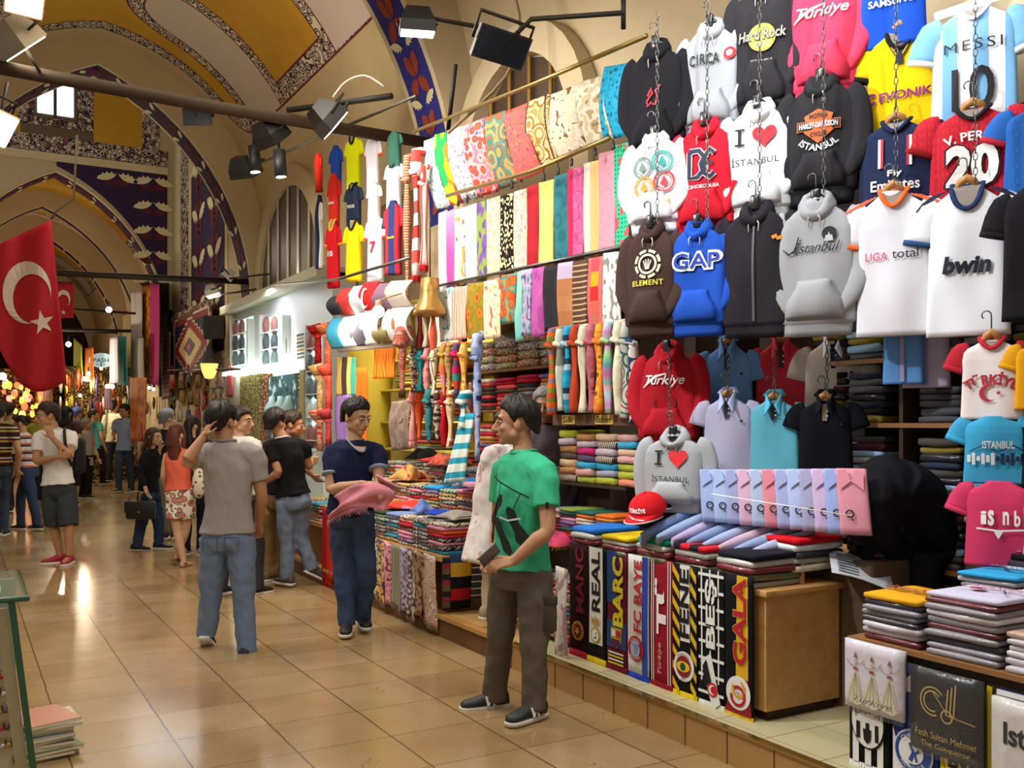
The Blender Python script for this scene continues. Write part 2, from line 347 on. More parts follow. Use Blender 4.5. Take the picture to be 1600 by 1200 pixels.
def vault_mat():
    m, nt, b = _new('painted_vault'); L = nt.links
    uvn = nt.nodes.new('ShaderNodeTexCoord'); sp = nt.nodes.new('ShaderNodeSeparateXYZ'); L.new(uvn.outputs['UV'], sp.inputs[0]); u, v = sp.outputs[0], sp.outputs[1]
    def rb(cu, cv, hu, hv, r):
        qx = mth(nt, 'MAXIMUM', mth(nt, 'ADD', mth(nt, 'SUBTRACT', mth(nt, 'ABSOLUTE', mth(nt, 'SUBTRACT', u, cu)), hu), r), 0)
        qy = mth(nt, 'MAXIMUM', mth(nt, 'ADD', mth(nt, 'SUBTRACT', mth(nt, 'ABSOLUTE', mth(nt, 'SUBTRACT', v, cv)), hv), r), 0)
        return mth(nt, 'SUBTRACT', mth(nt, 'SQRT', mth(nt, 'ADD', mth(nt, 'MULTIPLY', qx, qx), mth(nt, 'MULTIPLY', qy, qy))), r)
    vr = nt.nodes.new('ShaderNodeTexVoronoi'); vr.inputs['Scale'].default_value = 9; L.new(uvn.outputs['UV'], vr.inputs['Vector'])
    og = ramp(nt, ['#b06a44', '#e3d9c6', '#2c2a48', '#d9cdb8', '#39304c', '#e3d9c6'], [0, .1, .3, .45, .57, .72]); L.new(vr.outputs['Distance'], og.inputs[0])
    nz = nt.nodes.new('ShaderNodeTexNoise'); nz.inputs['Scale'].default_value = 1.6; nz.inputs['Detail'].default_value = 5; L.new(uvn.outputs['UV'], nz.inputs['Vector'])
    base = ramp(nt, ['#b5a17c', '#c8b690', '#cfbf9c'], interp='LINEAR'); L.new(nz.outputs['Fac'], base.inputs[0]); out = base.outputs[0]
    yl = ramp(nt, ['#b58527', '#c99a36', '#cfa345'], interp='LINEAR'); L.new(nz.outputs['Fac'], yl.inputs[0])
    def mixin(fac, col):
        nonlocal out
        mx = nt.nodes.new('ShaderNodeMixRGB'); L.new(fac, mx.inputs[0]); L.new(out, mx.inputs[1])
        if isinstance(col, str): mx.inputs[2].default_value = hx(col)
        else: L.new(col, mx.inputs[2])
        out = mx.outputs[0]
    up_ = mth(nt, 'GREATER_THAN', v, 1.62)
    def panel(d, col, w=.3, cut=False):
        for k, c in ((w, '#6a2c34'), (w - .03, og.outputs[0]), (.03, '#6a2c34'), (0, col)):
            f = mth(nt, 'LESS_THAN', d, k); mixin(mth(nt, 'MULTIPLY', f, up_) if cut else f, c)
    panel(rb(4.05, 5.0, 3.0, 3.1, .5), yl.outputs[0], .32)
    for cu in (2.05, 5.75):
        for cv in (2.1, 8.0): panel(rb(cu, cv, .62, 1.9, .55), '#cfc2bc', .27, True)
    L.new(out, b.inputs['Base Color']); b.inputs['Roughness'].default_value = .85; b.inputs['Specular IOR Level'].default_value = .15; return m
VAULT = vault_mat()
RY = [1.2, 9.3, 17.4]; FY = [24.8, 33.0, 41.0]
def bay(y0, y1, i):
    mb = MB(); pts, L = BAY
    n = len(pts); vs = []; uv = []; fs = []
    for j in (0, 1):
        for k in range(n): vs.append((pts[k][0], (y0, y1)[j], pts[k][1])); uv.append(((0, y1 - y0)[j], L[k]))
    fs = [(k, k + 1, n + k + 1, n + k) for k in range(n - 1)]
    mb.add(vs, fs, VAULT, uv)
    o = mb.build('ceiling' if i == 0 else 'ceiling_%d' % i); o['kind'] = 'structure'
# serrated leaf outline, tip upward
def leaf(L=1, w=.28, n=5, bend=.15):
    r_ = []
    for i in range(n + 1):
        t = i / n; ww = w * math.sin(PI * min(1, t * .96 + .02)) ** .8; r_.append((ww + bend * t * t, t * L)); 
        if i < n: r_.append((ww * .72 + bend * t * t, (t + .72 / n) * L))
    l_ = [(bend * (i / n) ** 2 - w * .45 * math.sin(PI * i / n), L * i / n) for i in range(n - 1, 0, -1)]
    return r_ + l_
def stamp(mb, shape, fn, at, ang, sc, m, flip=1):
    c, s = math.cos(ang), math.sin(ang)
    mb.poly([(at[0] + sc * (x * flip * c - y * s), at[1] + sc * (x * flip * s + y * c)) for x, y in shape], m, fn)
def leafband(mb, fn, w, length, base, red, pale, step=.62, lift=.012):
    """wheat-leaf frieze on a strip 0..w x 0..length"""
    fl = lambda a, b: fn(a, b, lift); n = int(length / step); LF = leaf(1, .3); RL = leaf(1, .42, 5, .05)
    for i in range(n):
        y = (i + .5) * step
        for a in (.62, -.62, 2.5, -2.5): stamp(mb, RL, lambda p, q: fn(p, q, lift * .5), (w / 2, y), a, w * .46, red, 1 if a > 0 else -1)
        for sgn in (1, -1): stamp(mb, LF, fl, (w / 2 + sgn * .04, y + step * .5), -sgn * .95, w * .43, pale, sgn)
def rib(y, i, w=.75, leaves=True, base=NAVY):
    mb = MB(); pts, L = RIB; y0, y1 = y - w / 2, y + w / 2; lw = w * .78
    for a, b, m, e in ((y0, y0 + .08, CREAM, 0), (y0 + .08, y1 - .08, base, 0), (y1 - .08, y1, CREAM, 0)):
        vs = [(p[0], a, p[1]) for p in pts] + [(p[0], b, p[1]) for p in pts]; n = len(pts); mb.add(vs, [(k, k + 1, n + k + 1, n + k) for k in range(n - 1)], m)
    for yy in (y0, y1):
        bp, BL = BAY; n = len(pts); R2 = [at_len(BAY, BL[-1] * k / (n - 1)) for k in range(n)]
        vs = [(p[0], yy, p[1]) for p in pts] + [(p[0] + (.05 if p[0] > XC else -.05), yy, p[1] + .05) for p in R2]; mb.add(vs, [(k, k + 1, n + k + 1, n + k) for k in range(n - 1)], PLASTER)
    for sx in (1, -1): mb.b2((XC + sx * 2.5, y0, 0), (XC + sx * 2.78, y1, 3.75), PLASTER)
    if leaves:
        n_ = 5.0
        def fn(a, b, c=0):
            x, z = at_len(RIB, b); dx, dz = XC - x, 4.6 - z; l = math.hypot(dx, dz) or 1; return (x + dx / l * c, y0 + .08 + a, z + dz / l * c)
        leafband(mb, fn, w - .16, RIB[1][-1] * .8, base, RUST if base is NAVY else MAROON, LEAFC)
    o = mb.build('trim_%d' % (i + 3)); o['kind'] = 'structure'
bay(1.2, 9.3, 0); bay(9.3, 17.4, 1)
rib(9.3, 1); rib(17.4, 2, base=PURP); rib(1.2, 3, leaves=False)
# domed bay beyond the second rib
mb = MB()
mb.b2((4.6, 17.6, 0), (4.85, 25.0, 10), PLASTER); 
w2 = frame((4.585, 24.3, 0), (0, -1, 0), (0, 0, 1))
wf = lambda a, b, c=0: V((4.598 - c, 24.4 - a, 2.9 + b))
for a, b, z0, z1, m in ((1.7, 5.3, 0, 4.4, CREAM), (1.95, 5.05, .15, 4.25, PURP), (0.1, .7, 0, 5.6, CREAM), (.75, 1.5, 0, 5.6, ORN)): mb.b2(wf(a, z0), wf(b, z1, .012 if m is CREAM else .02), m)
for off in (.05, 1.55): leafband(mb, lambda a, b, c=0, o_=off: wf(1.95 + o_ + a, .15 + b, .022 + c), 1.5, 4.0, PURP, MAROON, LEAFC, 1.0)
struct(mb, 'wall_right_2')
mb = MB(); mb.grid(lambda a, b: (-.85 + 5.7 * a, 17.4 + 7.6 * b, 10.05 + 1.0 * math.sin(PI * a) * math.sin(PI * b)), 12, 12, PLASTER); struct(mb, 'ceiling_2')
mb = MB(); n = len(BAY[0])
mb.add([(p[0], 17.45, p[1] - .05) for p in BAY[0]] + [(-.9 + 5.8 * (1 - k / (n - 1)), 17.45, 10) for k in range(n)], [(k, k + 1, n + k + 1, n + k) for k in range(n - 1)], PLASTER); struct(mb, 'wall_near')
# end wall of the dome bay with its arch, clerestory and painted bands
YW = 24.8; mb = MB(); fw_ = lambda x, z, c=0: V((x, YW - c, z))
pts = RIB[0]; n = len(pts)
outer = [(4.62, lerp(4.4, 10, k / 8)) for k in range(8)] + [(lerp(4.62, -.62, k / (n - 17)), 10) for k in range(n - 16)] + [(-.62, lerp(10, 4.4, (k + 1) / 8)) for k in range(8)]
mb.add([fw_(x, z) for x, z in pts] + [fw_(x, z) for x, z in outer[:n]], [(k, k + 1, n + k + 1, n + k) for k in range(n - 1)], PLASTER, smooth=False)
for sx in (4.5, -.62): mb.b2((sx, YW, 0), (sx + .12, YW + .3, 4.4), PLASTER)
struct(mb, 'wall_far')
def wallbox(x0, x1, z0, z1, m, c): mb.b2((x0, YW - c, z0), (x1, YW, z1), m)
mb = MB(); wallbox(-.6, 4.5, 7.92, 8.3, ORN, .02); wallbox(-.6, 4.5, 7.72, 7.9, CREAM, .04); wallbox(3.9, 4.3, 8.3, 9.9, ORN, .02); wallbox(-.6, 3.9, 8.3, 10, YEL, .012)
wallbox(1.2, 1.52, 8.7, 10, ORN, .025); wallbox(2.45, 2.8, 8.7, 10, ORN, .025); wallbox(1.2, 2.8, 8.52, 8.7, ORN, .03); wallbox(1.25, 2.8, 8.3, 8.52, mat('#6a604c'), .022)
struct(mb, 'trim_9')
mb = MB(); zz = lambda x: next((z1 + (z0 - z1) * (x - x1) / (x0 - x1) for (x0, z0), (x1, z1) in zip(pts[:n // 2], pts[1:n // 2 + 1]) if x1 <= x <= x0 and x0 > x1), 4.4)
for k in range(20):
    xa, xb = 4.48 - k * .124, 4.48 - (k + 1) * .124; mb.add([fw_(xa, max(4.5, zz(xa) + .12), .02), fw_(xb, max(4.5, zz(xb) + .12), .02), fw_(xb, 7.72, .02), fw_(xa, 7.72, .02)], [(0, 1, 2, 3)], PURP)
LF = leaf(1, .3); RL = leaf(1, .42, 5, .05)
for r_ in range(6):
    for q in range(5):
        x, z = 4.15 - q * .82, 7.6 - r_ * .6
        if z > zz(max(2.01, min(4.49, x))) + .55 or (x > 3.9 and z > 5):
            for sg in (1, -1): stamp(mb, LF, lambda a, b: fw_(a, b, .032), (x, z), sg * 2.1, .48, LEAFC, sg); stamp(mb, RL, lambda a, b: fw_(a, b, .026), (x, z - .3), sg * 1.2, .4, MAROON, sg)
struct(mb, 'trim_10')
mb = MB(); pr = RIB
for a, b, m in ((0, .16, CREAM), (.16, .75, PURP)):
    vs = [(p[0], YW - .04 + a, p[1] - .0) for p in pts] + [(p[0], YW + b, p[1]) for p in pts]; mb.add(vs, [(k, k + 1, n + k + 1, n + k) for k in range(n - 1)], m)
leafband(mb, lambda a, b, c=0: (lambda q: V((q[0] - c * (1 if q[0] > XC else -1), YW + .16 + a, q[1] - c)))(at_len(RIB, b)), .58, RIB[1][-1] * .8, PURP, MAROON, LEAFC)
struct(mb, 'trim_11')
SKYW = mat('#eef2ff', .5, em=9, name='bright_daylight')
mb = MB(); mb.b2((1.53, YW - .04, 8.72), (2.44, YW - .02, 9.9), mat('#5a5650')); struct(mb, 'window_2_frame' if 0 else 'trim_12')
mb = MB(); mb.b2((1.6, YW - .05, 8.8), (1.93, YW - .04, 9.52), SKYW); mb.b2((2.01, YW - .05, 8.8), (2.36, YW - .04, 9.52), SKYW); mb.b2((1.93, YW - .07, 8.75), (2.01, YW - .03, 9.6), mat('#4c4a48')); mb.b2((1.5, YW - .07, 9.52), (2.46, YW - .03, 9.62), mat('#4c4a48')); struct(mb, 'window_2')
# street beyond
bay(25.0, 33, 3); bay(33, 41, 4); rib(33, 4, base=PURP, w=.6); rib(29.2, 7, base=PURP, w=.5, leaves=False); rib(41, 5, base=PURP, leaves=False)
mb = MB(); mb.b2((4.55, 25, 0), (4.75, 41, 5), PLASTER); struct(mb, 'wall_right_3')
mb = MB(); mb.b2((-.8, 25, 0), (-.65, 41, 5), PLASTER); struct(mb, 'wall_left'); mb = MB(); mb.b2((-.9, 12, 0), (-.72, 25, 5.2), PLASTER); struct(mb, 'wall_left_2')
mb = MB(); mb.b2((-1, 41.2, 0), (5, 41.4, 8), mat('#3c3026', .9, bump=.2, bs=3)); struct(mb, 'wall_end')
# arched window over the white shop
def arched(mb, y0, y1, z0, zs, X, m, th, fr=0, n=16):
    c, r = (y0 + y1) / 2, (y1 - y0) / 2
    o = [(y1, z0)] + [(c + r * math.cos(PI * k / n), zs + r * 1.0 * math.sin(PI * k / n)) for k in range(n + 1)] + [(y0, z0)]
    if not fr: mb.poly([(X, y, z) for y, z in o], m); return
    i_ = [(y1 - fr, z0)] + [(c + (r - fr) * math.cos(PI * k / n), zs + (r - fr) * math.sin(PI * k / n)) for k in range(n + 1)] + [(y0 + fr, z0)]
    for A, B in ((0, 1),):
        vs = [(X - th, y, z) for y, z in o] + [(X - th, y, z) for y, z in i_] + [(X, y, z) for y, z in i_] + [(X, y, z) for y, z in o]; k = len(o)
        fs = [(j, j + 1, k + j + 1, k + j) for j in range(k - 1)] + [(k + j, k + j + 1, 2 * k + j + 1, 2 * k + j) for j in range(k - 1)] + [(3 * k + j, 3 * k + j + 1, j + 1, j) for j in range(k - 1)]
        mb.add(vs, fs, m, smooth=False)
GLASSD = mat('#4a3a30', .35, spec=.5, name='dark_window_glass')
mb = MB(); arched(mb, 13.5, 16.75, 3.62, 3.85, 4.6, GLASSD, 0); w_ = mb.build('window_1'); w_['kind'] = 'structure'
mb = MB(); arched(mb, 13.2, 17.0, 3.6, 3.8, 4.655, PLASTER, .12, .32)
for k in range(5): y = 13.5 + .54 * (k + 1); h_ = math.sqrt(max(0, 1.62 ** 2 - (y - 15.12) ** 2)); mb.tube([(4.58, y, 3.62), (4.58, y, 3.85 + h_)], .022, mat('#cfc9bc', .6), 6)
mb.b2((4.38, 12.6, 3.5), (4.66, 17, 3.62), mat('#c8c2ae', .6)); mb.build('window_frame', w_)
mb = MB(); arched(mb, 6.9, 8.75, 3.6, 4.1, 4.64, GLASSD, 0); w_ = mb.build('window_3'); w_['kind'] = 'structure'
mb = MB(); arched(mb, 6.55, 9.1, 3.6, 4.05, 4.655, PLASTER, .15, .28); 
for k in range(4): y = 6.9 + .37 * (k + 1); mb.tube([(4.6, y, 3.6), (4.6, y, 4.1 + math.sqrt(max(0, .925 ** 2 - (y - 7.825) ** 2)))], .02, mat('#a07a3a', .6), 6)
mb.build('window_frame', w_)
# tie rods across the street
def rod(name, a, b, r, label, m=DARKM):
    mb = MB(); mb.tube([a, V(a).lerp(V(b), .5) - V((0, 0, .02)), b], r, m, 8); return tag(mb.build(name), label, 'tie rod')
rod('tie_rod', (-.5, 9.3, 4.66), (4.5, 9.3, 4.58), .062, 'thick dark wooden tie beam across the street at the nearest painted rib', mat('#3a2a1c', .7, bump=.3))
rod('tie_rod', (-.5, 17.2, 4.02), (4.5, 17.2, 4.12), .05, 'dark tie rod across the street holding the smaller flag')
rod('tie_rod', (-.5, 25.2, 4.4), (4.5, 25.2, 4.3), .03, 'thin tie rod under the second painted arch')
rod('tie_rod', (-.5, 25.9, 3.85), (4.5, 25.9, 3.95), .04, 'lowest dark tie rod above the carpet shop')
rod('tie_rod', (-.5, 33.0, 4.5), (4.5, 33, 4.5), .035, 'farthest tie rod deep in the street')
# ------------------------------------------------------------------ garments on hangers (local frame: x across, z up from the collar, front = -y)
SER = [.0]
def torso_rows(kind, W, H):
    if kind == 'hood': return [(-H, .42 * W, .05), (-H + .06, .44 * W, .055), (-H + .068, .48 * W, .066), (-.8 * H, .5 * W, .068), (-.6 * H, .49 * W, .064), (-.35 * H, .48 * W, .06), (-.22 * H, .46 * W, .055), (-.14 * H, .40 * W, .048), (-.085 * H, .29 * W, .044), (-.04 * H, .17 * W, .04), (0, .13 * W, .035)]
    return [(-H, .50 * W, .036), (-.7 * H, .48 * W, .04), (-.4 * H, .465 * W, .044), (-.25 * H, .47 * W, .044), (-.15 * H, .45 * W, .04), (-.1 * H, .39 * W, .036), (-.055 * H, .27 * W, .032), (-.02 * H, .19 * W, .03), (0, .17 * W, .028)]
def rowat(rows, z):
    for (z0, w0, d0), (z1, w1, d1) in zip(rows, rows[1:]):
        if z <= z1: t = max(0, (z - z0) / (z1 - z0)); return lerp(w0, w1, t), lerp(d0, d1, t)
    return rows[-1][1:]
def fold(x, z, s, a=.006): return a * (math.sin(x * 31 + s + z * 3) * .6 + math.sin(x * 17 - z * 9 + s * 2.3) * .7 + math.sin(z * 13 + x * 11 + s) * .4)
def smooth_path(pts, k):
    pts = [V(p) for p in pts]; out = []
    for i in range(len(pts) - 1):
        p0, p1, p2, p3 = pts[max(0, i - 1)], pts[i], pts[i + 1], pts[min(len(pts) - 1, i + 2)]
        for j in range(k):
            t = j / k; out.append(.5 * ((2 * p1) + (p2 - p0) * t + (2 * p0 - 5 * p1 + 4 * p2 - p3) * t * t + (3 * p1 - p0 - 3 * p2 + p3) * t ** 3))
    return out + [pts[-1]]
def smooth_r(rs, k): return [lerp(rs[i], rs[i + 1], j / k) for i in range(len(rs) - 1) for j in range(k)] + [rs[-1]]
class Garment:
    def __init__(g, name, label, cat, kind, W, H, col, at, yaw, group=None, stripes=None, sl='short', trim=None, slcol=None, rows=None, uvs=(1, 1), tilt=0):
        g.W, g.H, g.kind = W, H, kind; g.rows = rows or torso_rows('hood' if kind in ('hood', 'jacket') else 'tee', W, H); SER[0] += 1.7; g.s = SER[0]
        g.at = V(at); g.xf = Matrix.Translation(g.at) @ Matrix.Rotation(yaw, 4, 'Z') @ Matrix.Rotation(tilt, 4, 'X'); g.root = thing(name, label, cat, g.at, group); g.lab = label
        g.m = col if not isinstance(col, str) else cloth(col); fa = .009 if kind in ('hood', 'jacket') else .007; g.fa = fa
        mb = MB(); rings = []; n = 44; uv = []; zs = sorted(set([r[0] for r in g.rows] + [-H * k / 26 for k in range(3, 26)]))
        for z in zs:
            w, d = rowat(g.rows, z); r = []
            for k in range(n):
                a = 2 * PI * k / n; c, s_ = math.cos(a), math.sin(a); x = w * math.copysign(abs(c) ** .8, c); y = -d * math.copysign(abs(s_) ** .55, s_); k_ = min(1, abs(s_) * 2)
                r.append((x, y - fold(x, z, g.s, fa) * k_ * (1 if s_ > 0 else .3), z)); uv.append((x * uvs[0] + 5, z * uvs[1] + 5))
            rings.append(r)
        mb.loft(rings, g.m, True, uvs=uv); mb.build('torso', g.root, xf=g.xf)
        sm_ = slcol or g.m; sm_ = cloth(sm_) if isinstance(sm_, str) else sm_
        for sx in (1, -1):
            mb = MB(); S = lambda x, y, z: V((sx * x * W, y, z * H))
            if sl == 'long':
                pts = [S(.36, 0, -.125), S(.44, -.0, -.17), S(.515, -.005, -.32), S(.545, -.012, -.48), S(.525, -.028, -.6), S(.44, -.04, -.71), S(.33, -.045, -.79), S(.25, -.045, -.82)]; rs = [.07, .088, .084, .078, .07, .06, .05, .045]
                if kind == 'jacket' or (trim == 'down'): pts = [S(.36, 0, -.125), S(.44, -.0, -.17), S(.515, -.0, -.34), S(.54, -.005, -.5), S(.535, -.01, -.66), S(.52, -.015, -.84)]; rs = [.07, .088, .084, .075, .065, .055]
                rs = [r * W / .52 for r in rs]; mb.tube(smooth_path(pts, 3), smooth_r(rs, 3), sm_, 14, flat=.5, up=(0, 1, 0)); mb.tube([pts[-1], pts[-1] + (pts[-1] - pts[-2]).normalized() * .045], [rs[-1] * .85, rs[-1] * .8], sm_, 12, flat=.5, up=(0, 1, 0))
            elif sl == 'short':
                pts = [S(.34, 0, -.115), S(.44, 0, -.15), S(.53, -.0, -.24), S(.59, -.003, -.36)]; rs = [.07 * W / .5, .1 * W / .5, .1 * W / .5, .1 * W / .5]; mb.tube(smooth_path(pts, 2), smooth_r(rs, 2), sm_, 12, flat=.36, up=(0, 1, 0))
                if trim: t_ = (pts[-1] - pts[-2]).normalized(); mb.tube([pts[-1] - t_ * .012, pts[-1] + t_ * .012], [rs[-1] * 1.03] * 2, cloth(trim), 12, flat=.38, up=(0, 1, 0))
            if mb.v: mb.build('sleeve', g.root, xf=g.xf)
    def fr(g, x, z, lift=.004):
        w, d = rowat(g.rows, z); q = min(.999, abs(x) / w); c = q ** (1 / .8); s_ = math.sqrt(max(0, 1 - c * c))
        return V((x, -d * s_ ** .55 - fold(x, z, g.s, g.fa) * min(1, s_ * 2) - lift - .007, z))
    def prt(g, fn, name='chest_lettering', label=None):
        mb = MB(); fn(mb); 
        if mb.v: mb.build(name, g.root, label, xf=g.xf)
    def hood(g, c=None, lining='#2a2a2c'):
        m = cloth(c) if c else g.m; W = g.W; H = g.H; mb = MB(); k = 28; rings = []; q = W / .5
        for i in range(k):
            a = 2 * PI * i / k; s_, c_ = math.sin(a), math.cos(a); f = max(0, s_); b = max(0, -s_); e = f ** 1.6
            zi = lerp(.02, -.125 * H, e) + .03 * b; zc = lerp(.05 * q, -.085 * H, e) + .025 * b; zo = lerp(-.075 * H, -.165 * H, e) + .02 * b
            yi = -.03 * f + .01 * b; yc = lerp(0, -.062, f) + .035 * b; yo = lerp(.0, -.058, f) + .05 * b; wv = .006 * math.sin(a * 5 + g.s)
            rings.append([(.075 * W * c_, yi, zi - .03), (.088 * W * c_, yi, zi), (.12 * W * c_, (yi + yc) / 2, zc - .004), (.17 * W * c_, yc - .012 * f + wv, zc - .012 * q), (.235 * W * c_, yo - .018 * f + wv, lerp(zc, zo, .6)), (.25 * W * c_, yo, zo), (.15 * W * c_, yo * .5, zo - .01)])
        mb.loft(rings, m, False, closed=True); mb.build('hood', g.root, xf=g.xf)
        mb = MB(); mb.ball((0, .0, .0), (.12 * W, .05, .02), cloth(lining), 12, 6); mb.build('hood_lining', g.root, xf=g.xf)
        for sx in (1, -1): mb = MB(); mb.tube([g.fr(sx * .022, -.13 * g.H, .014), g.fr(sx * .03, -.15 * g.H, .012), g.fr(sx * .028, -.21 * g.H, .006)], .003, cloth('#d8d4cc'), 5); mb.build('drawstring', g.root, xf=g.xf)
    def pocket(g):
        H, W = g.H, g.W; mb = MB()
        f = lambda a, b: g.fr((a - .5) * 2 * lerp(.36, .21, sm(.25, .95, b)) * W, lerp(-.88, -.60, b) * H, .004 + .026 * math.sin(PI * b) ** .5 * sm(0, .15, min(a, 1 - a)) if 0 < b < 1 else .0)
        mb.sheet(f, 12, 10, .006, g.m); mb.build('front_pocket', g.root, xf=g.xf)
    def collar(g, c, vneck=0, w=.013):
        W = g.W; mb = MB(); k = 24; pts = []
        for i in range(k):
            a = 2 * PI * i / k; s_ = math.sin(a); dip = max(0, s_); z = -(.115 + vneck * .05) * g.H * (dip ** (1.0 if vneck else 2.2)) + .005; x = .18 * W * math.cos(a)
            p = g.fr(x, z, .004) if s_ > .05 else V((x, .035 * -s_, z + .012)); pts.append(p)
        mb.tube(pts, w, cloth(c), 8, closed=True, flat=.5, up=(0, 1, 0)); mb.build('collar', g.root, xf=g.xf)
        mb = MB(); out = [g.fr(.165 * W * math.cos(a), -(.10 + vneck * .045) * g.H * max(0, math.sin(a)) ** (1.1 if vneck else 1.8) - .002, .003) for a in (PI * i / 14 for i in range(15))]
        mb.poly(out, mat('#8a8078', .9)); mb.build('neck_lining', g.root, xf=g.xf)
    def polo(g, c=None, placket=None, inner='#40404a', open_=.2):
        m = cloth(c) if c else g.m; W, H = g.W, g.H; mb = MB()
        for sx in (1, -1):
            f = lambda a, b: V((sx * lerp(.16 * W, lerp(.035, .14, b) * W + .0, a) if 0 else sx * W * lerp(.15, lerp(.03, .15, b), a), lerp(-.02, -.075, a) - .012 * b, lerp(.05, -.055, a) * H / .6 - b * .062 + .012))
            mb.sheet(f, 6, 4, .005, m)
        mb.tube([(-.15 * W, -.01, .03), (-.1 * W, .035, .055), (.1 * W, .035, .055), (.15 * W, -.01, .03)], .02, m, 8, flat=.5); mb.build('collar', g.root, xf=g.xf)
        mb = MB(); mb.poly([g.fr(-.055 * W, -.02, .004), g.fr(.055 * W, -.02, .004), g.fr(.012, -.26 * H, .003), g.fr(-.012, -.26 * H, .003)], cloth(inner)); mb.build('placket', g.root, xf=g.xf)
        mb = MB()
        for z in (-.14, -.2): mb.ball(g.fr(.014, z * H, .008), .005, WHITE, 8, 5)
        mb.build('buttons', g.root, xf=g.xf)
def short(l): return ' '.join(l.split()[:10]).rstrip(',')
def hanger(g, wooden=False, label=None):
    """the hanger that carries a garment is a thing of its own"""
    W = g.W; root = thing('coat_hanger', label or (('wooden' if wooden else 'black plastic') + ' hanger holding the ' + short(g.lab)), 'hanger', g.at)
    m = mat('#b07c44', .4, name='varnished_wood') if wooden else mat('#17171a', .25, spec=.6, name='black_plastic'); mb = MB(); X = g.xf
    if wooden:
        mb.tube([(-.16 * W, 0, -.03), (-.08 * W, -.02, .02), (0, -.025, .035), (.08 * W, -.02, .02), (.16 * W, 0, -.03)], [.012, .018, .022, .018, .012], m, 8)
    else:
        mb.box((0, -.03, .012), (.13 * W, .03, .085), m, r=.012); mb.tube([(-.16 * W, 0, -.02), (0, -.02, .03), (.16 * W, 0, -.02)], [.012, .02, .012], m, 8)
    mb.build('hanger_arm', root, xf=X); mb = MB(); r = .02
    mb.tube([(0, -.025, .04), (0, -.025, .085)] + [(-r + r * math.cos(a) , -.025, .095 + r + r * math.sin(a)) for a in (-.2 + k * .6 for k in range(8))], .0035, METAL, 6); mb.build('hook', root, xf=X)
def at_px(u, vt, vb, d, frac=1): a = P(u, vt, d); return a, (vb - vt) * d / FOC
YAWG = -math.radians(62)   # fronts turned to the street
def rowd(v): return 0 if v < 80 else .09 if v < 250 else .18
def gd(u): return 5.62 - (u - 1015) * .0018
# print helpers
def heart(n=30): return [(16 * math.sin(t) ** 3 / 17, (13 * math.cos(t) - 5 * math.cos(2 * t) - 2 * math.cos(3 * t) - math.cos(4 * t)) / 17) for t in (2 * PI * k / n for k in range(n))]
def star(r=1, k=.382, rot=0): return [((r if i % 2 == 0 else r * k) * math.sin(rot + PI * i / 5), (r if i % 2 == 0 else r * k) * math.cos(rot + PI * i / 5)) for i in range(10)]
def disc(r=1, n=28): return [(r * math.cos(2 * PI * k / n), r * math.sin(2 * PI * k / n)) for k in range(n)]
def crescent(R=1, r=.8, o=.25, n=24):
    x = (R * R - r * r + o * o) / (2 * o); a = math.acos(max(-1, min(1, x / R))); b = math.acos(max(-1, min(1, (x - o) / r)))
    return [(R * math.cos(a + (2 * PI - 2 * a) * k / n), R * math.sin(a + (2 * PI - 2 * a) * k / n)) for k in range(n + 1)] + [(o + r * math.cos(2 * PI - b - (2 * PI - 2 * b) * k / n), r * math.sin(2 * PI - b - (2 * PI - 2 * b) * k / n)) for k in range(n + 1)]
def tr(p, at=(0, 0), s=1, rot=0, sy=None): c, n = math.cos(rot), math.sin(rot); sy = s if sy is None else sy; return [(at[0] + x * s * c - y * sy * n, at[1] + x * s * n + y * sy * c) for x, y in p]
def ringp(mb, m, fn, at, r0, r1, a0=0, a1=2 * PI, n=28):
    for k in range(n):
        p, q = a0 + (a1 - a0) * k / n, a0 + (a1 - a0) * (k + 1) / n
        mb.poly([(at[0] + r * math.cos(t), at[1] + r * math.sin(t)) for r, t in ((r0, p), (r1, p), (r1, q), (r0, q))], m, fn)
def stroke(mb, m, fn, pts, w):
    """brush line through points, w = width or list"""
    k = len(pts); ws = w if hasattr(w, '__len__') else [w] * k; L_, R_ = [], []
    for i, (x, y) in enumerate(pts):
        dx, dy = pts[min(k - 1, i + 1)][0] - pts[max(0, i - 1)][0], pts[min(k - 1, i + 1)][1] - pts[max(0, i - 1)][1]; l = math.hypot(dx, dy) or 1
        L_.append((x - dy / l * ws[i] / 2, y + dx / l * ws[i] / 2)); R_.append((x + dy / l * ws[i] / 2, y - dx / l * ws[i] / 2))
    for i in range(k - 1): mb.poly([L_[i], R_[i], R_[i + 1], L_[i + 1]], m, fn)
def ink(c): return mat(c, .6, spec=.3, name='ink')
